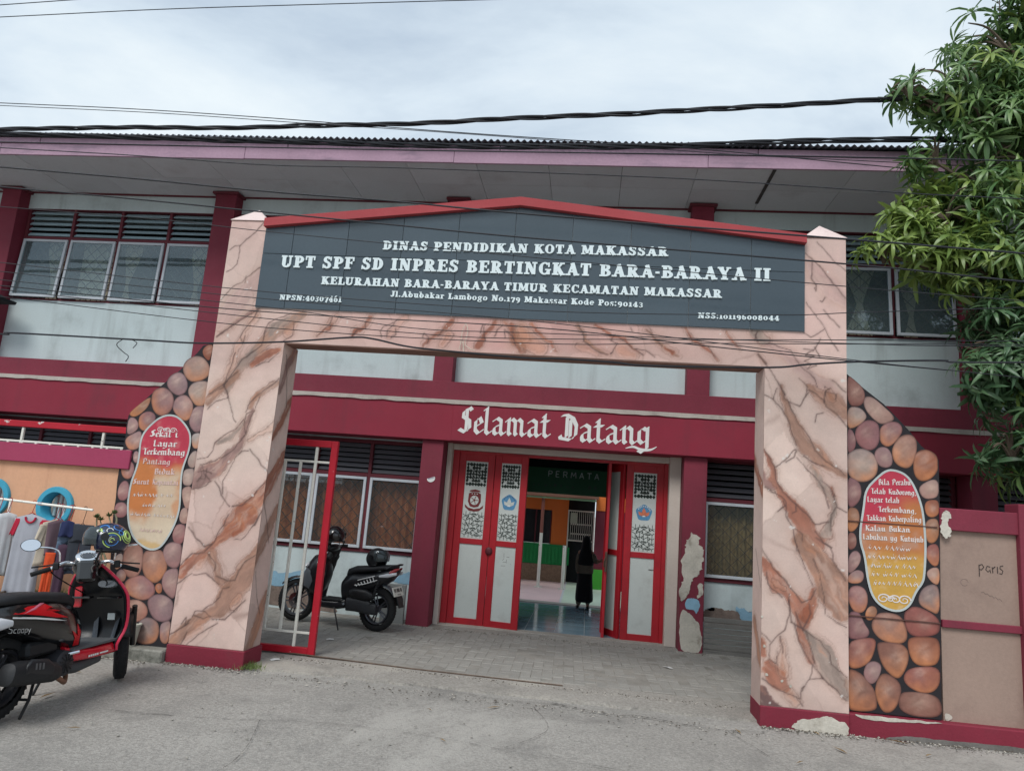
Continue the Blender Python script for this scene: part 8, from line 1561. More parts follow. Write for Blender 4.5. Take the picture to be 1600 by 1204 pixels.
for sg in (1, -1):
    helm_ring(sg*1.75, -.02, .40, .0040, m_lime, (0, 4.6)); helm_ring(sg*1.75, -.02, .30, .0028, m_cyan, (1, 6.2)); helm_ring(sg*2.65, .30, .30, .0045, m_lime); helm_ring(sg*2.65, .30, .19, .006, m_lime); helm_ring(sg*2.65, .30, .42, .003, m_lime, (3.2, 6.0))
    helm_ring(sg*1.25, .70, .22, .0045, m_cyan, (0, 5)); helm_ring(sg*2.1, .78, .20, .0035, m_cyan, (1, 6)); helm_ring(sg*1.6, .55, .14, .003, m_wht, (0, 4)); helm_ring(sg*2.2, .42, .12, .003, m_cyan); helm_ring(sg*1.1, .35, .16, .006, m_lime, (.5, 3.8)); helm_ring(sg*1.05, .52, .10, .006, m_lime, (0, 3.8))
    helm_ring(sg*1.75, -.02, .10, .003, m_lime, (0, 5)); helm_ring(sg*1.80, .0, .2, .002, m_wht, (2, 4))
def scooter_black():
    dx, dy = -3.66+2.455, 8.99-8.665
    t = thing('parked_scooter', 'matt black sport scooter parked in the forecourt against the school wall', 'scooter', (-2.455, 8.70, .012), math.atan2(.20, -1.21), 'scooters parked at the school', local=True)
    WB = 1.24; m_b = mat('satin_black_bodywork', S(24, 25, 29), .35, .05, 4, 0, 1, 0, 1, coat=.25)
    wheel(t, (0, 0, .265), .265, .11, 5, mat('dark_alloy', S(90, 92, 98), .35, .05, 8, metal=.7)); wheel(t, (WB, 0, .262), .262, .09, 5, mat('dark_alloy', (1, 1, 1, 1)), R_(10), True)
    st = [(-.27, .75, .03, .02), (-.23, .735, .08, .05), (-.16, .69, .12, .075), (.0, .62, .14, .10), (.18, .56, .145, .14), (.34, .52, .13, .17), (.46, .46, .11, .17), (.52, .42, .09, .14)]
    MB().loft([sring(x, 0, z, hw, hz, 2.2, 26, tilt=.25) for x, z, hw, hz in st]).build('rear_body', m_b, t, smooth=50)
    st = [(-.24, .79, .05, .02), (-.18, .785, .10, .03), (-.02, .765, .12, .035), (.10, .745, .13, .035), (.20, .735, .13, .04), (.36, .71, .11, .05), (.46, .67, .08, .05), (.49, .64, .04, .03)]
    MB().loft([sring(x, 0, z, hw, hz, 2.6, 22) for x, z, hw, hz in st]).build('seat', m_seat, t, smooth=60)
    for sg in (-1, 1):
        MB().loft([sring(-.28, sg*.045, .775, .012, .010, 2, 12), sring(-.23, sg*.085, .745, .018, .028, 2, 12), sring(-.18, sg*.12, .715, .008, .022, 2, 12)]).build('tail_light', mat('red_tail_lens', (.3, .01, .01, 1)), t, smooth=True)
        MB().loft([sring(-.27, sg*.095, .715, .016, .018, 2, 12), sring(-.16, sg*.118, .69, .018, .026, 2, 12), sring(-.04, sg*.135, .67, .006, .012, 2, 12)]).build('indicator', mat('clear_lens', (.6, .6, .6, 1)), t, smooth=True)
        g = MB()
        for k in range(7):
            x = .02+k*.04; g.tube([(x, sg*(.141+.003*k), .59-.012*k+.01), (x+.028, sg*(.142+.003*k), .655-.018*k)], .0055, 5)
        g.tube([(-.02, sg*.142, .625), (.15, sg*.150, .565), (.30, sg*.147, .535)], .005, 5); g.tube([(.02, sg*.138, .67), (.16, sg*.149, .63), (.26, sg*.149, .60)], .005, 5)
        g.build('side_graphic', m_wht, t, fix=False)
        MB().tube([(-.12, sg*.10, .76), (-.20, sg*.10, .81), (-.27, sg*.07, .82), (-.29, 0, .82)], .011, 8).build('grab_rail', m_b, t, smooth=True)
    vs = []; seg = 12
    for k in range(seg+1):
        a = R_(85)+R_(60)*k/seg
        for w in (-.07, -.04, .04, .07): vs.append((.305*math.cos(a), w, .265+.305*math.sin(a)))
    MB().add(vs, [(k*4+i, k*4+i+1, (k+1)*4+i+1, (k+1)*4+i) for k in range(seg) for i in range(3)]).build('rear_mudguard', mat('grey_mudguard', S(104, 110, 116), .4), t, smooth=50, solid=.004)
    Mp = Matrix.Translation((-.27, 0, .50)) @ Matrix.Rotation(R_(24), 4, 'Y')
    np_ = T(MB().box(-.006, .006, -.14, .14, -.058, .058, .003), Mp).build('number_plate', mat('plate_white', S(208, 206, 196), .5), t)
    mb = MB()
    for (y, w, hh) in ((.10, .018, .04), (.07, .018, .04), (.035, .006, .04), (.015, .018, .04), (-.01, .018, .04), (-.035, .018, .04), (-.075, .018, .04), (-.10, .018, .04)): mb.box(-.0075, -.0062, y-w/2, y+w/2, -.008, hh-.002)
    for k in range(5): mb.box(-.0075, -.0062, -.06+k*.022, -.05+k*.022, -.045, -.03)
    T(mb, Mp).build('plate_print', m_black, np_)
    T(MB().box(.0, .02, -.07, .07, -.20, .06, .006), Mp).build('plate_holder', m_black, t)
    MB().loft([sring(-.04, .125, .27, .03, .06, 3, 18), sring(.08, .13, .29, .045, .08, 3, 18), sring(.26, .125, .31, .05, .085, 3, 18), sring(.40, .11, .30, .045, .08, 3, 18)]).build('transmission_case', mat('matt_engine_black', S(44, 45, 48), .55, .1, 8), t, smooth=50)
    MB().loft([sring(.02, .13, .42, .03, .04, 2.6, 18), sring(.12, .14, .43, .05, .07, 2.6, 18), sring(.30, .14, .44, .045, .065, 2.6, 18), sring(.38, .12, .43, .02, .04, 2.6, 18)]).build('air_filter_box', m_black, t, smooth=50)
    MB().lathe([(.001, -.15), (.07, -.15), (.085, -.12), (.085, 0)], (.34, 0, .31), 'y', 24).build('engine_cover', m_muf, t, smooth=40)
    MB().box(.16, .42, -.10, .09, .24, .40, .02).build('crankcase', m_muf, t)
    rings = [sring(x, -.18, z, r1, r2, 2.6, 22, tilt=.3) for (x, z, r1, r2) in ((-.26, .38, .03, .035), (-.24, .38, .052, .062), (-.02, .33, .056, .066), (.16, .29, .045, .05), (.22, .27, .02, .03))]
    MB().loft(rings).build('muffler', m_muf, t, smooth=50)
    sp = MB(); sp.tube([(.04, .15, .30), (-.04, .14, .62)], .012, 8)
    hx = [(.04-.08*u+.022*math.cos(u*60), .15-.01*u+.022*math.sin(u*60), .33+.26*u) for u in [i/70 for i in range(71)]]; sp.tube(hx, .005, 5); sp.build('shock_absorber', m_black, t, smooth=True)
    MB().loft([sring(x, 0, z, hw, hz, 4, 22) for x, z, hw, hz in ((.44, .30, .11, .06), (.54, .275, .15, .055), (.74, .27, .155, .05), (.88, .29, .14, .06))]).build('footboard', m_b, t, smooth=50)
    MB().box(.48, .86, -.15, .15, .325, .333, .003).build('foot_mat', m_rub, t)
    def sp_(u, v):
        z = .30+.62*v; hw = .14+.06*math.sin(min(v*1.4, 1)*math.pi/2)-.10*max(0, v-.7)*1.6; return Vector((.92+.0-.20*(v-.2)*.75+.04*math.sin(v*3.1)-.06*abs(u)**2, u*hw, z))
    nu, nv = 16, 20; vs = [sp_(-1+2*i/nu, j/nv) for j in range(nv+1) for i in range(nu+1)]
    MB().add(vs, [(j*(nu+1)+i, j*(nu+1)+i+1, (j+1)*(nu+1)+i+1, (j+1)*(nu+1)+i) for j in range(nv) for i in range(nu)]).build('leg_shield', m_b, t, smooth='full', fix=False, solid=.014)
    MB().loft([sring(.86, 0, .60, .14, .22, 2.2, 24, tilt=-.2), sring(.98, 0, .62, .15, .24, 2.0, 24, tilt=-.2), sring(1.06, 0, .64, .11, .20, 1.8, 24, tilt=-.2), sring(1.12, 0, .66, .04, .10, 1.8, 24, tilt=-.2)]).build('front_cowl', m_b, t, smooth=55)
    MB().loft([sring(.96, .15, .48, .012, .05, 2, 14, tilt=-.4), sring(1.04, .14, .56, .012, .10, 2, 14, tilt=-.4), sring(1.10, .10, .64, .01, .04, 2, 14, tilt=-.4)]).build('side_fin', mat('grey_fin', S(74, 78, 84), .4), t, smooth=50)
    MB().loft([sring(.80, 0, .56, .10, .14, 2.4, 22, tilt=-.25), sring(.88, 0, .58, .15, .24, 2.4, 22, tilt=-.25), sring(.96, 0, .60, .15, .24, 2.4, 22, tilt=-.25)]).build('inner_fairing', m_b, t, smooth=55)
    MB().tube(spline([(.80, 0, .90), (.70, .10, .86), (.84, .12, .70)], 6), .006, 6).tube(spline([(.80, 0, .92), (.72, -.10, .84), (.86, -.10, .68)], 6), .006, 6).build('cable', m_black, t, smooth=True)
    MB().ball((1.11, 0, .70), .03, .09, .04, 14, 8).build('headlight', mat('clear_lens', (.6, .6, .6, 1)), t, smooth=True)
    Mf = Matrix.Translation((WB, 0, .262)) @ Matrix.Rotation(R_(10), 4, 'Z'); vs = []
    for k in range(seg+1):
        a = R_(40)+R_(120)*k/seg
        for w in (-.06, -.03, .03, .06): rr = .30 if abs(w) < .05 else .275; vs.append(tuple(Mf @ Vector((rr*math.cos(a), w, rr*math.sin(a)))))
    MB().add(vs, [(k*4+i, k*4+i+1, (k+1)*4+i+1, (k+1)*4+i) for k in range(seg) for i in range(3)]).build('front_mudguard', m_b, t, smooth=50, solid=.004)
    for sg in (-1, 1): MB().tube([tuple(Mf @ Vector((0, sg*.07, 0))), tuple(Mf @ Vector((-.12, sg*.065, .34)))], .019, 10).build('fork_leg', m_black, t, smooth=True)
    Mh = Matrix.Translation((.78, 0, .96)) @ Matrix.Rotation(R_(10), 4, 'Z')
    T(MB().loft([sring(-.09, 0, 0, .06, .03, 2.4, 20), sring(-.04, 0, -.01, .13, .05, 2.4, 20), sring(.05, 0, -.02, .13, .05, 2.2, 20), sring(.10, 0, -.03, .05, .03, 2.2, 20)]), Mh).build('handlebar_cover', m_b, t, smooth=55)
    for sg in (-1, 1):
        T(MB().tube([(0, sg*.08, 0), (-.05, sg*.22, .01)], .012, 8), Mh).build('handlebar', m_black, t, smooth=True)
        T(MB().tube([(-.05, sg*.22, .01), (-.08, sg*.34, .005)], .018, 12), Mh).build('grip', m_rub, t, smooth=True)
        T(MB().tube([(0, sg*.20, .005), (-.02, sg*.33, -.01)], .005, 6), Mh).build('brake_lever', m_black, t, smooth=True)
        T(MB().tube(spline([(-.03, sg*.16, .02), (-.02, sg*.17, .12), (-.03, sg*.24, .15)], 6), .006, 6), Mh).build('mirror_stem', m_black, t, smooth=True)
        Mm = Mh @ Matrix.Translation((-.03, sg*.28, .16)); T(MB().ball((0, 0, 0), .015, .06, .038, 14, 8), Mm).build('mirror', m_black, t, smooth=True)
    MB().tube(spline([(.60, .12, .28), (.50, .19, .14), (.42, .24, .005)], 5), .010, 8).build('side_stand', m_black, t, smooth=True)
    MB().tube([(.44, .12, .30), (.40, .21, .31)], .013, 8).build('foot_peg', m_alu, t, smooth=True)
    t.scale = (.90, .97, .98)
    return t
sc2 = scooter_black(); bpy.context.view_layer.update()
M2 = sc2.matrix_world.copy()
helmet('black_helmet', 'glossy black helmet hung on the handlebar of the black scooter', tuple(M2 @ Vector((.66, .17, 1.10))), (R_(-14), R_(10), R_(100)), m_gloss)
p = M2 @ Vector((.08, .0, .865)); h2 = helmet('matt_helmet', 'matt black helmet resting on the rear seat of the black scooter', tuple(p), (0, R_(-8), R_(-30)), mat('matt_black_shell', S(34, 35, 38), .5, 0, 1, 0), strap=False)
# ============================================================ clothes rail and washing
rail = thing('clothes_rail', 'pale metal clothes rail standing before the peach wall', 'clothes rail', (-5.2, 6.1, 0))
RZ = lambda x: 1.33-(x+5.41)*.036
MB().tube([(-6.5, 6.1, RZ(-6.5)), (-4.47, 6.1, RZ(-4.47))], .011, 10).build('rail', m_gwhite, rail, smooth=True)
MB().tube([(-5.02, 6.1, RZ(-5.02)), (-4.98, 6.1, RZ(-4.98))], .015, 10).build('rail_joint', m_chrome, rail, smooth=True)
for x in (-6.3, -5.30):
    MB().tube([(x, 6.1, RZ(x)-.01), (x, 6.1, .05)], .012, 8).tube([(x, 5.85, .012), (x, 6.1, .06), (x, 6.35, .012)], .012, 8).build('stand', m_gwhite, rail, smooth=True)
def cloth_mat(n, c, **k): return mat(n, c, .92, .08, 6, .06, 140, .15, 180, **k)
def garment(name, label, cat, x, y, zt, zb, wt, wb, m, folds=4, amp=.018, sleeves=None, sm_=None, yaw=0, legs=False, hang=True, collar=None):
    """cloth body hung from a hanger on the rail: shoulders, side seams, hem folds, sleeves or legs"""
    g = thing(name, label, cat, (x, y, zb), yaw, 'washing on the clothes rail', local=True)
    H = zt-zb; n = 28; rows = 12; r = random.Random(int(x*1000)); ph = r.uniform(0, 6)
    def tube_cloth(cx0, cx1, w0, w1, z0, z1, dd, nm, mm, sl=0, f=folds, a_=amp):
        R = []
        for j in range(rows+1):
            t = j/rows; w = w0+(w1-w0)*t; cx_ = cx0+(cx1-cx0)*t; z = z1+(z0-z1)*t; dep = dd*.55*(.5+.5*min(1, t*3))
            ring = []
            for k in range(n):
                a = 2*math.pi*k/n; c, s = math.cos(a), math.sin(a)
                fx = a_*t*math.sin(f*c*2.3+ph+1.5*t)*(1 if s > 0 else .8)
                ring.append((cx_+w/2*c, dep*s*abs(s)**.3+fx, z-sl*abs(c)*(1-t)*w-.012*t*math.sin(c*5+ph)))
            R.append(ring)
        return MB().loft(R, True).build(nm, mm, g, smooth='full')
    if legs:
        tube_cloth(0, 0, wt, wt*1.02, H*.62, H, .03, 'waist', m, f=2, a_=.006)
        for sg in (-1, 1): tube_cloth(sg*wt*.25, sg*wt*.27, wt*.5, wb*.5, 0, H*.64, .028, 'leg', m, a_=amp)
    else:
        tube_cloth(0, 0, wt, wb, 0, H, .035, 'body', m, sl=.16)
    if sleeves:
        for sg, (dx, dz, w) in zip((-1, 1), sleeves): tube_cloth(sg*wt*.42, sg*wt*.5+dx, w*.9, w, H-dz, H-.05, .025, 'sleeve', sm_ or m, f=2, a_=.008)
    if collar: MB().tube([(wt*.17*math.cos(a), -.02+.0*math.sin(a), H-.03+.05*math.sin(a)) for a in [math.pi+math.pi*i/12 for i in range(13)]], .009, 6).build('collar', collar, g, smooth=True)
    if hang:
        zr = RZ(x)+.012-zb; MB().tube([(-wt*.42, 0, H-.06), (0, 0, H+.012), (wt*.42, 0, H-.06)], .004, 6).tube(spline([(0, 0, H+.01), (0, 0, H+.03), (.014, 0, zr-.02), (.012, 0, zr+.004), (0, 0, zr+.012), (-.012, 0, zr+.002)], 5), .0028, 6).build('hanger', m_red if name != 'trousers' else m_black, g, smooth=True)
    return g
c_w = cloth_mat('white_cotton', S(196, 198, 200)); c_g = cloth_mat('light_grey_cotton', S(156, 158, 166)); c_y = cloth_mat('yellow_cotton', S(196, 164, 34)); c_r = cloth_mat('crimson_cotton', S(170, 30, 56)); c_c = cloth_mat('cream_cotton', S(190, 178, 160)); c_b = cloth_mat('brown_mauve_cotton', S(104, 84, 92)); c_j = cloth_mat('washed_denim', S(86, 102, 122)); c_d = cloth_mat('dark_denim', S(46, 50, 58)); c_n = cloth_mat('navy_cotton', S(34, 42, 78)); c_o = cloth_mat('orange_cotton', S(196, 74, 36)); c_p = cloth_mat('dark_purple_cotton', S(66, 46, 62))
garment('long_shirt', 'long light grey shirt with crimson sleeve and collar on the clothes rail', 'shirt', -5.06, 6.10, 1.22, .48, .25, .27, c_g, 5, .022, [(-.01, .20, .06), (.06, .27, .12)], c_r, .25, collar=c_r)
garment('white_shirt', 'white shirt hanging left of the grey shirt with crimson sleeve', 'shirt', -5.26, 6.05, 1.22, .66, .15, .17, c_w, 4, .018, [(-.03, .26, .07), (.02, .38, .08)], c_w, 1.0)
garment('yellow_shirt', 'yellow shirt with long hem between the two white shirts', 'shirt', -5.345, 6.04, 1.20, .46, .09, .12, c_y, 3, .015, None, None, 1.25)
garment('white_shirt', 'white shirt at the left edge beside the yellow shirt', 'shirt', -5.44, 6.10, 1.21, .76, .16, .18, c_w, 3, .015, [(-.02, .25, .10), (.02, .25, .09)], c_w, .9)
garment('grey_trousers', 'pale grey trousers hung beneath the rail at the left edge of view', 'trousers', -5.60, 6.12, 1.18, .45, .26, .26, c_g, 3, .012, yaw=.6, legs=True)
garment('cream_shirt', 'cream shirt hung beside the brown mauve shirt', 'shirt', -4.82, 6.11, 1.19, .78, .22, .26, c_c, 3, .016, [(-.02, .22, .08), (.02, .22, .08)], c_c, 1.15)
garment('brown_shirt', 'brown mauve shirt between the cream shirt and the denim shorts', 'shirt', -4.765, 6.09, 1.19, .86, .20, .18, c_b, 3, .012, None, None, 1.1)
garment('denim_shorts', 'washed blue denim shorts with navy cloth on top, left of the dark denim trousers', 'shorts', -4.675, 6.11, 1.16, .72, .16, .22, c_j, 3, .012, yaw=.9, legs=True)
garment('navy_cloth', 'small navy cloth bunched on the hanger above the denim shorts', 'cloth', -4.66, 6.06, 1.19, 1.05, .10, .13, c_n, 2, .012, yaw=.5)
garment('trousers', 'dark denim trousers hung folded at the right end of the rail', 'trousers', -4.545, 6.10, 1.16, .76, .20, .21, c_d, 2, .008, yaw=.25, legs=True)
garment('orange_trousers', 'orange trousers hanging low behind the scooter grip', 'trousers', -4.745, 6.02, .90, .46, .08, .10, c_o, 2, .012, yaw=.5, legs=True, hang=False)
garment('purple_leggings', 'dark purple leggings hanging low beside the orange trousers', 'trousers', -4.665, 6.06, .98, .44, .08, .08, c_p, 2, .01, yaw=.6, hang=False)
# raised planting bed under the wall, weeds, leaning sticks
bed = MB(); vs = []
tag(MB().box(-7.5, -4.50, 6.12, 6.47, -.02, .40, .015).build('planting_bed', mat('mossy_bed_edge', S(120, 112, 98), .95, .2, 5, .12, 50, .6, 40, dirt=(S(70, 78, 52), 3, .8))), 'low mossy planting bed along the foot of the peach wall', 'planter')
r = random.Random(8); mb = MB()
for _ in range(1500):
    x, y = r.uniform(-5.4, -4.52), r.uniform(6.14, 6.45); h = r.uniform(.04, .13)*(1.2 if -5.1 < x < -4.7 else .8); a = r.uniform(0, 6.28); lx, ly = math.cos(a)*h*.5, math.sin(a)*h*.5; w = .004
    mb.add([(x-w, y, .398), (x+w, y, .398), (x+lx*.5+w*.8, y+ly*.5, .40+h*.7), (x+lx*.5-w*.8, y+ly*.5, .40+h*.7), (x+lx, y+ly, .40+h)], [(0, 1, 2, 3), (3, 2, 4)])
tag(mb.build('weeds', mat('weed_green', S(96, 112, 62), .8, .3, 12), None, fix=False), kind='stuff')
mb = MB()
for _ in range(260):   # tuft at the foot of the left pillar
    x, y = -2.93+r.gauss(0, .05), 6.42+r.gauss(0, .05); h = r.uniform(.02, .06); a = r.uniform(0, 6.28)
    mb.add([(x-.003, y, .01), (x+.003, y, .01), (x+math.cos(a)*h*.6, y+math.sin(a)*h*.6, .01+h)], [(0, 1, 2)])
tag(mb.build('weed_tuft', mat('weed_green', (0, 0, 0, 1)), None, fix=False), kind='stuff')
for k, (a, b_) in enumerate((((-5.6, 6.08, .38), (-5.14, 6.05, .52)), ((-5.5, 6.06, .33), (-5.06, 6.04, .45)), ((-5.4, 6.03, .28), (-4.98, 6.02, .40)))):
    tag(MB().tube([a, b_], .014, 6).build('stick', m_steel), ['upper', 'middle', 'lower'][k]+' of three sloping sticks below the washing at the left edge', 'stick', 'sticks under the washing')
# pot with a bonsai-like desert rose
pl = thing('potted_desert_rose', 'desert rose with twisted grey stems in a pot behind the scooter helmet', 'plant', (-4.40, 6.25, .40))
MB().lathe([(.001, .40), (.07, .40), (.095, .56), (.10, .57), (.085, .57), (.08, .545), (.001, .545)], (-4.40, 6.25, 0), 'z', 20).build('pot', mat('pale_pot', S(180, 176, 166), .8, .1, 6), pl, smooth=40)
m_stem = mat('grey_green_stem', S(132, 128, 104), .85, .15, 12); m_lf = mat('desert_rose_leaf', S(88, 104, 66), .6, .2, 10)
stems = [[(0, 0, .54), (-.03, 0, .70), (.03, .01, .82), (-.02, 0, .95), (-.05, 0, 1.10), (-.09, 0, 1.20)], [(0, 0, .60), (.05, 0, .74), (-.03, .01, .88), (.02, 0, 1.0), (.03, 0, 1.14), (-.01, 0, 1.24)], [(.02, 0, .95), (.07, 0, 1.08), (.07, 0, 1.22), (.04, 0, 1.27)], [(-.03, 0, .95), (-.10, 0, 1.08), (-.13, 0, 1.22)]]
lm = MB()
for s_ in stems:
    P = spline([(-4.40+x, 6.25+y, z) for x, y, z in s_], 5); MB().tube(P, [.013-.008*i/len(P) for i in range(len(P))], 7).build('stem', m_stem, pl, smooth=True)
    e = P[-1]
    for k in range(22):
        a = k*2.4; el = r.uniform(.1, 1.2); d = Vector((math.cos(a)*math.cos(el), math.sin(a)*math.cos(el), math.sin(el))); sd = d.cross(Vector((0, 0, 1))).normalized()*.010
        lm.add([e, e+d*.025+sd, e+d*.05, e+d*.025-sd], [(0, 1, 2, 3)])
lm.build('leaves', m_lf, pl, fix=False)
tag(MB().lathe([(.001, .102), (.062, .102), (.085, .275), (.094, .28), (.094, .295), (.086, .295), (.082, .285), (.001, .27)], (-4.10, 6.37, 0), 'z', 24).build('plant_pot', mat('dusty_white_plastic', S(172, 172, 160), .7, .1, 8, dirt=(S(120, 118, 108), 5, .6)), None, smooth=40), 'dusty pale plastic pot on the kerb beside the scooter front wheel', 'pot')
# dark shelf at the far left upstairs
tag(MB().prism([(-9.35, 4.02), (-8.62, 4.02), (-8.60, 4.06), (-8.70, 4.06), (-8.86, 4.16), (-9.35, 4.16)], 8.9, 9.3).build('small_canopy', m_dark), 'small dark metal canopy edge at the left end of the upper wall', 'canopy')
# litter near the gate
for (x, y, w, nm) in ((-2.86, 6.78, .045, 'white paper scrap by the foot of the sliding gate'), (.98, 8.25, .05, 'white paper scrap on the block paving before the right doors'), (-2.75, 7.95, .04, 'crumpled white scrap on the paving behind the gate leaf'), (.62, 3.9, .03, 'white scrap lying on the near road')):
    a = rnd.uniform(0, 3); mb = MB(); c, s = math.cos(a), math.sin(a)
    q = [(-1, -.5, .0), (0, -.6, .35), (1, -.4, .1), (1.1, .4, .3), (0, .5, .6), (-.9, .5, .1)]
    mb.add([(x+w*(u*c-v*s), y+w*(u*s+v*c), .016+w*h*.35) for u, v, h in q], [(0, 1, 4, 5), (1, 2, 3, 4)]); tag(mb.build('paper_scrap', m_wht, None, solid=.0015), nm, 'litter')
# ============================================================ mango tree
tree = thing('mango_tree', 'tall mango tree with drooping narrow leaves growing behind the right fence', 'tree', (5.3, 7.7, 0))
m_bark = mat('mango_bark', S(92, 80, 68), .95, .2, 6, .1, 40, .8, 30)
P = spline([(5.3, 7.7, 0), (5.25, 7.7, 1.2), (5.1, 7.65, 2.6), (5.0, 7.6, 3.8), (4.85, 7.55, 5.0), (4.8, 7.6, 6.2)], 6)
MB().tube(P, [.17-.12*i/len(P) for i in range(len(P))], 12).build('trunk', m_bark, tree, smooth=True)
blobs = [(5.3, 7.6, 6.7, 1.35, .7, .95, 0), (4.5, 7.35, 5.6, 1.15, .7, 1.0, 0), (4.35, 7.35, 4.7, 1.10, .75, .8, 0), (5.0, 7.4, 3.9, 1.25, .85, 1.0, 0), (5.05, 7.4, 3.0, 1.15, .8, .9, 0), (5.1, 7.35, 2.35, 1.1, .7, .5, 0), (5.9, 7.5, 5.2, 1.1, .7, 1.6, 0),
 (4.25, 7.35, 6.95, .62, .45, .42, 0), (3.72, 7.3, 6.45, .52, .40, .35, 0), (3.45, 7.25, 6.15, .30, .3, .18, 0), (3.5, 7.25, 4.95, .42, .40, .55, 1), (3.2, 7.2, 4.5, .36, .35, .32, 1), (3.75, 7.25, 4.35, .45, .4, .35, 1), (4.0, 7.2, 2.5, .34, .3, .22, 2), (3.85, 7.2, 3.3, .25, .3, .35, 2), (4.1, 7.2, 3.5, .55, .4, .6, 2), (4.5, 7.15, 2.9, .4, .3, .3, 2), (4.62, 7.3, 7.3, .55, .4, .3, 0), (5.3, 7.4, 6.0, 1.1, .6, .6, 0), (4.6, 7.3, 6.4, .8, .5, .5, 0), (3.9, 7.25, 5.9, .45, .4, .4, 0), (3.85, 7.25, 5.35, .45, .4, .4, 0), (3.1, 7.2, 4.75, .22, .3, .30, 1), (3.4, 7.2, 5.45, .26, .3, .28, 0), (3.15, 7.2, 6.3, .24, .25, .16, 0), (2.85, 7.15, 4.42, .22, .22, .16, 1)]
r = random.Random(21)
for (bx, by, bz, rx, ry, rz, kd) in blobs:
    base = min(P, key=lambda p: (p-Vector((bx, by, bz-.6))).length); mid = (base+Vector((bx, by, bz)))/2+Vector((0, 0, -.1))
    MB().tube(spline([base, mid, (bx, by, bz)], 5), [.055-.0045*i for i in range(11)], 7).build('branch', m_bark, tree, smooth=True)
    for k in range(5):
        a = r.uniform(0, 6.28); e = Vector((bx+rx*.8*math.cos(a), by+ry*.8*math.sin(a), bz+rz*r.uniform(-.3, .7)))
        MB().tube(spline([(bx, by, bz-.1), (Vector((bx, by, bz))+e)/2+Vector((0, 0, .05)), e], 4), [.02-.0017*i for i in range(9)], 5).build('twig', m_bark, tree, smooth=True)
def leaf_mat(nm, c1, c2):
    m = bpy.data.materials.new(nm); m.use_nodes = True; nt = m.node_tree; N = nt.nodes; L = nt.links; b = N['Principled BSDF']
    b.inputs['Roughness'].default_value = .38; b.inputs['Specular IOR Level'].default_value = .5
    g = N.new('ShaderNodeNewGeometry'); mx_ = N.new('ShaderNodeMix'); mx_.data_type = 'RGBA'; L.new(g.outputs['Random Per Island'], mx_.inputs[0]); mx_.inputs[6].default_value = c1; mx_.inputs[7].default_value = c2
    L.new(mx_.outputs[2], b.inputs['Base Color'])
    tr = N.new('ShaderNodeBsdfTranslucent'); L.new(mx_.outputs[2], tr.inputs[0]); ms = N.new('ShaderNodeMixShader'); ms.inputs[0].default_value = .28; L.new(b.outputs[0], ms.inputs[1]); L.new(tr.outputs[0], ms.inputs[2]); L.new(ms.outputs[0], N['Material Output'].inputs[0])
    return m
m_leaf = [leaf_mat('mango_leaf', (.075, .16, .055, 1), (.17, .27, .09, 1)), leaf_mat('young_mango_leaf', (.15, .24, .055, 1), (.27, .36, .09, 1)), leaf_mat('shaded_mango_leaf', (.06, .135, .06, 1), (.125, .215, .10, 1))]  # third tone: shade low in the crown put into the leaf colour
def rosette(seed, nl=11, L0=.22):
    r = random.Random(seed); V = []; F = []
    for k in range(nl):
        az = k*2.399+r.uniform(-.3, .3); el = r.uniform(-.15, .75) if k > 2 else r.uniform(.5, 1.2); L = L0*r.uniform(.7, 1.15); w = L*r.uniform(.062, .085); dr = r.uniform(.7, 2.0)
        n0 = len(V); d = Vector((math.cos(az), math.sin(az), 0)); s = Vector((-math.sin(az), math.cos(az), 0)); p = Vector((0, 0, 0)); e = el
        sec = [(0, .12), (.22, .75), (.5, 1), (.78, .7), (1, 0)]; prev = 0
        for i, (t, ww) in enumerate(sec):
            st = (t-prev)*L; prev = t; e = el-dr*t; p = p+(d*math.cos(e)+Vector((0, 0, 1))*math.sin(e))*st
            if ww == 0: V.append(p.copy())
            else:
                up = Vector((0, 0, 1))*w*.35
                V += [p-s*w*ww+up*ww, p.copy(), p+s*w*ww+up*ww]
        for i in range(3):
            a = n0+i*3; F += [(a, a+1, a+4, a+3), (a+1, a+2, a+5, a+4)]
        a = n0+9; F += [(a, a+1, n0+12), (a+1, a+2, n0+12)]
    return V, F
ROS = [rosette(s_, 10+s_ % 3, .21+.02*(s_ % 3)) for s_ in range(5)]
ros_me = {}
for kd in range(3):
    for i, (V, F) in enumerate(ROS):
        me = bpy.data.meshes.new('leaf_cluster'); me.from_pydata([tuple(v) for v in V], [], F); me.materials.append(m_leaf[kd]); me.shade_smooth(); ros_me[kd, i] = me
pts = []
for (bx, by, bz, rx, ry, rz, kd) in blobs:
    vol = rx*ry*rz; nn = int(370*vol**.72*(1.3 if kd else 1.05))+16
    for _ in range(nn):
        d = Vector((r.gauss(0, 1), r.gauss(0, 1), r.gauss(0, 1))).normalized(); q = r.random()**.28
        if q < .5: continue
        p = Vector((bx+d.x*rx*q, by+d.y*ry*q, bz+d.z*rz*q))
        if mnoise.noise(p*1.9) < -.12 and q > .55: continue
        if p.y > 8.1 and p.z > 5.7: continue
        k2 = kd if kd != 2 else 2
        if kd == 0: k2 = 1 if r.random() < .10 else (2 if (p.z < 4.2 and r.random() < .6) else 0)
        pts.append((p, d, k2, r.uniform(.65, 1.35)))
pts.sort(key=lambda t: t[0].y+abs(t[0].x-4.1)*.25)
acc = {0: ([], []), 1: ([], []), 2: ([], [])}
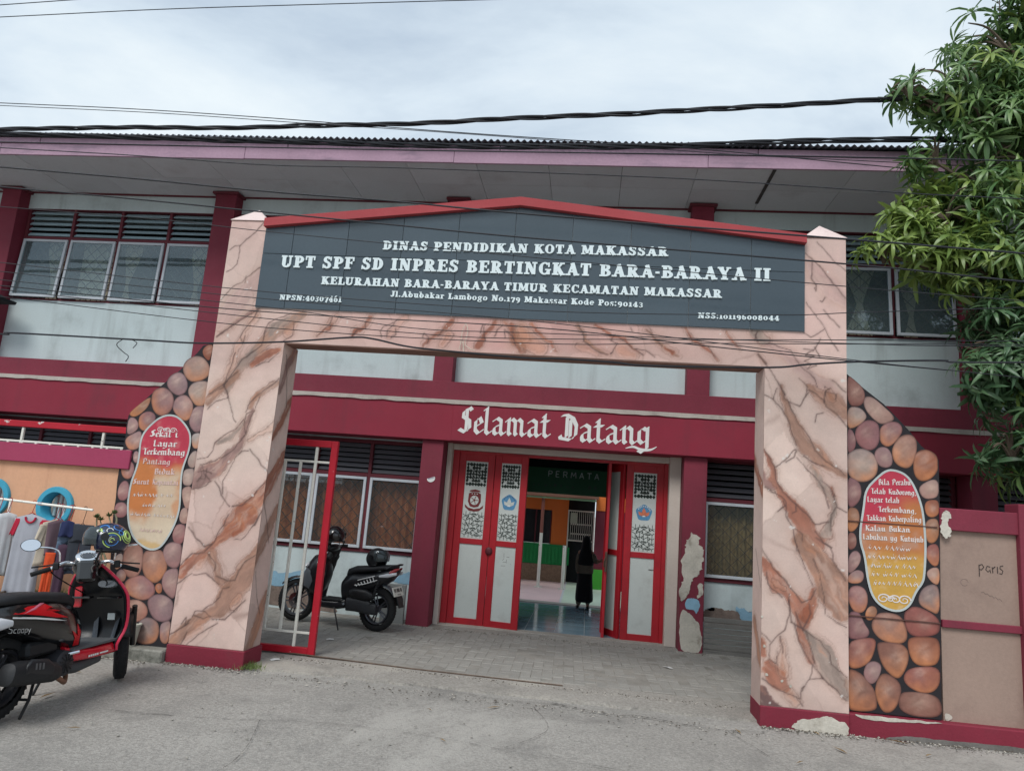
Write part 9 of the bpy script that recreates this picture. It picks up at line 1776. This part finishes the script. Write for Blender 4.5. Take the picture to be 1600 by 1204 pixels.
for i, (p, d, kd, s_) in enumerate(pts):
    ax = (d+Vector((0, 0, .9))+Vector((r.uniform(-.4, .4),)*3)).normalized(); q = Vector((0, 0, 1)).rotation_difference(ax) @ Euler((0, 0, r.uniform(0, 6.28))).to_quaternion()
    if i < 297:
        o = link('leaf_cluster', ros_me[kd, i % 5], tree, p-ORG[tree]); o.rotation_mode = 'QUATERNION'; o.rotation_quaternion = q; o.scale = (s_,)*3
    else:
        V, F = ROS[i % 5]; A, B = acc[kd]; n0 = len(A); Mq = q.to_matrix()
        A += [Mq @ (v*s_)+p-ORG[tree] for v in V]; B += [tuple(n0+x for x in f) for f in F]
for kd, (A, B) in acc.items():
    if A:
        me = bpy.data.meshes.new('foliage'); me.from_pydata([tuple(v) for v in A], [], B); me.materials.append(m_leaf[kd]); me.shade_smooth(); tag(link('foliage', me, tree), kind='stuff')
# flower panicles at the top
for (x, z) in ((4.45, 7.75), (4.7, 7.85), (4.2, 7.6)):
    mb = MB(); b0 = Vector((x, 7.4, z-.35)); mb.tube([b0, b0+Vector((.02, 0, .5))], .006, 5)
    for k in range(16): a = k*1.9; h = .15+.35*k/16; e = b0+Vector((math.cos(a)*.09*(1.2-k/20), math.sin(a)*.06, h+.03)); mb.tube([b0+Vector((.01, 0, h)), e], .003, 4); mb.ball(tuple(e), .012, .012, .012, 6, 4)
    mb.build('flower_panicle', m_bark, tree, fix=False)
# ============================================================ overhead cables
def sagwire(pts, n=6, e0=26, e1=26):
    P = spline(pts, n); return [P[0]+(P[0]-P[1]).normalized()*e0]+P+([P[-1]+(P[-1]-P[-2]).normalized()*e1] if e1 else [])
wl = ['uppermost thin wire crossing the top left corner', 'thin wire rising across the sky above the roof', 'thin wire dropping from the left to behind the roof edge', 'second thin wire dropping from the left just under the first', 'wire running along the pink fascia', 'wire sloping from the pink fascia across the grey soffit', 'thicker wire crossing just over the gable of the name board', 'wire crossing the top line of the name board', 'faint wire over the middle of the name board', 'wire crossing the upper windows and the foot of the name board', 'wire sloping from the upper left windows to the right end of the lintel', 'thin wire along the bottom edge of the name board', 'thin wire just above the lintel centre', 'thin wire sloping across the lintel', 'thin wire lying lowest across the lintel paint']
for i, (Y, rr, p) in enumerate(WIRES):
    q = [(x, Y, z) for x, z in p]; a, b_ = Vector(q[0]), Vector(q[1]); q = [tuple(a+(a-b_).normalized()*4)]+q; a, b_ = Vector(q[-1]), Vector(q[-2]); 
    q = q+[tuple(a+(a-b_).normalized()*6)] if i not in (13,) else q
    tag(MB().tube(sagwire(q, 6, 26, 26 if i != 13 else 0), rr, 5).build('overhead_wire', m_cable, None, smooth=True, fix=False), wl[i], 'wire', 'overhead wires across the street')
Y, rr, p = WIRE_LOW
tag(MB().tube(sagwire([(x, Y, z) for x, z in [(p[0][0]-5, p[0][1]+.1)]+p+[(p[-1][0]+5, p[-1][1]+.3)]], 5), rr, 6).build('overhead_wire', m_cable, None, smooth=True, fix=False), 'black wavy wire along the underside of the lintel', 'wire', 'overhead wires across the street')
mb = MB(); cx_, cz_ = p[2][0]-.12, p[2][1]
mb.tube(spline([(cx_-.06, Y, cz_+.0), (cx_-.10, Y-.02, cz_-.06), (cx_-.04, Y, cz_-.12), (cx_+.02, Y, cz_-.16), (cx_, Y, cz_-.21)], 6), .004, 5).tube(spline([(cx_+.02, Y, cz_), (cx_+.08, Y, cz_-.03), (cx_+.05, Y, cz_-.08)], 6), .004, 5)
tag(mb.build('wire_tail', m_cable, None, smooth=True), 'curled loose wire end hanging from the wavy wire over the pale wall', 'wire')
def bundle(B, n, tw, R, lb, swell=1.0, seed=1):
    Y, rr, p = B; q = [(x, Y, z) for x, z in p]; a, b_ = Vector(q[0]), Vector(q[1]); q = [tuple(a+(a-b_).normalized()*4)]+q; a, b_ = Vector(q[-1]), Vector(q[-2]); q = q+[tuple(a+(a-b_).normalized()*6)]
    C = spline(q, 26); C = [C[0]+(C[0]-C[1]).normalized()*d for d in range(24, 0, -1)]+C+[C[-1]+(C[-1]-C[-2]).normalized()*d for d in range(1, 24)]; t = thing('cable_bundle', lb, 'cable', tuple(C[0])); r = random.Random(seed)
    ln = 0; acc_ = [0]
    for i in range(1, len(C)): ln += (C[i]-C[i-1]).length; acc_.append(ln)
    for k in range(n):
        ph = 2*math.pi*k/n; P_ = []
        for c, l in zip(C, acc_):
            sw = 1+swell*max(0, mnoise.noise(Vector((l*.9, seed, k))))
            P_.append(c+Vector((0, math.cos(ph+l*tw), math.sin(ph+l*tw)))*R*sw)
        MB().tube(P_, rr*.62, 6).build('strand', m_cable, t, smooth=True, fix=False)
bundle(BUNDLE_A, 3, 4.0, .0165, 'thick twisted black cable bundle crossing the sky above the roof', 1.2, 1)
bundle(BUNDLE_B, 4, 3.0, .021, 'thick dark cable bundle hanging along the roof edge', .8, 2)
print('objects', len(bpy.data.objects))
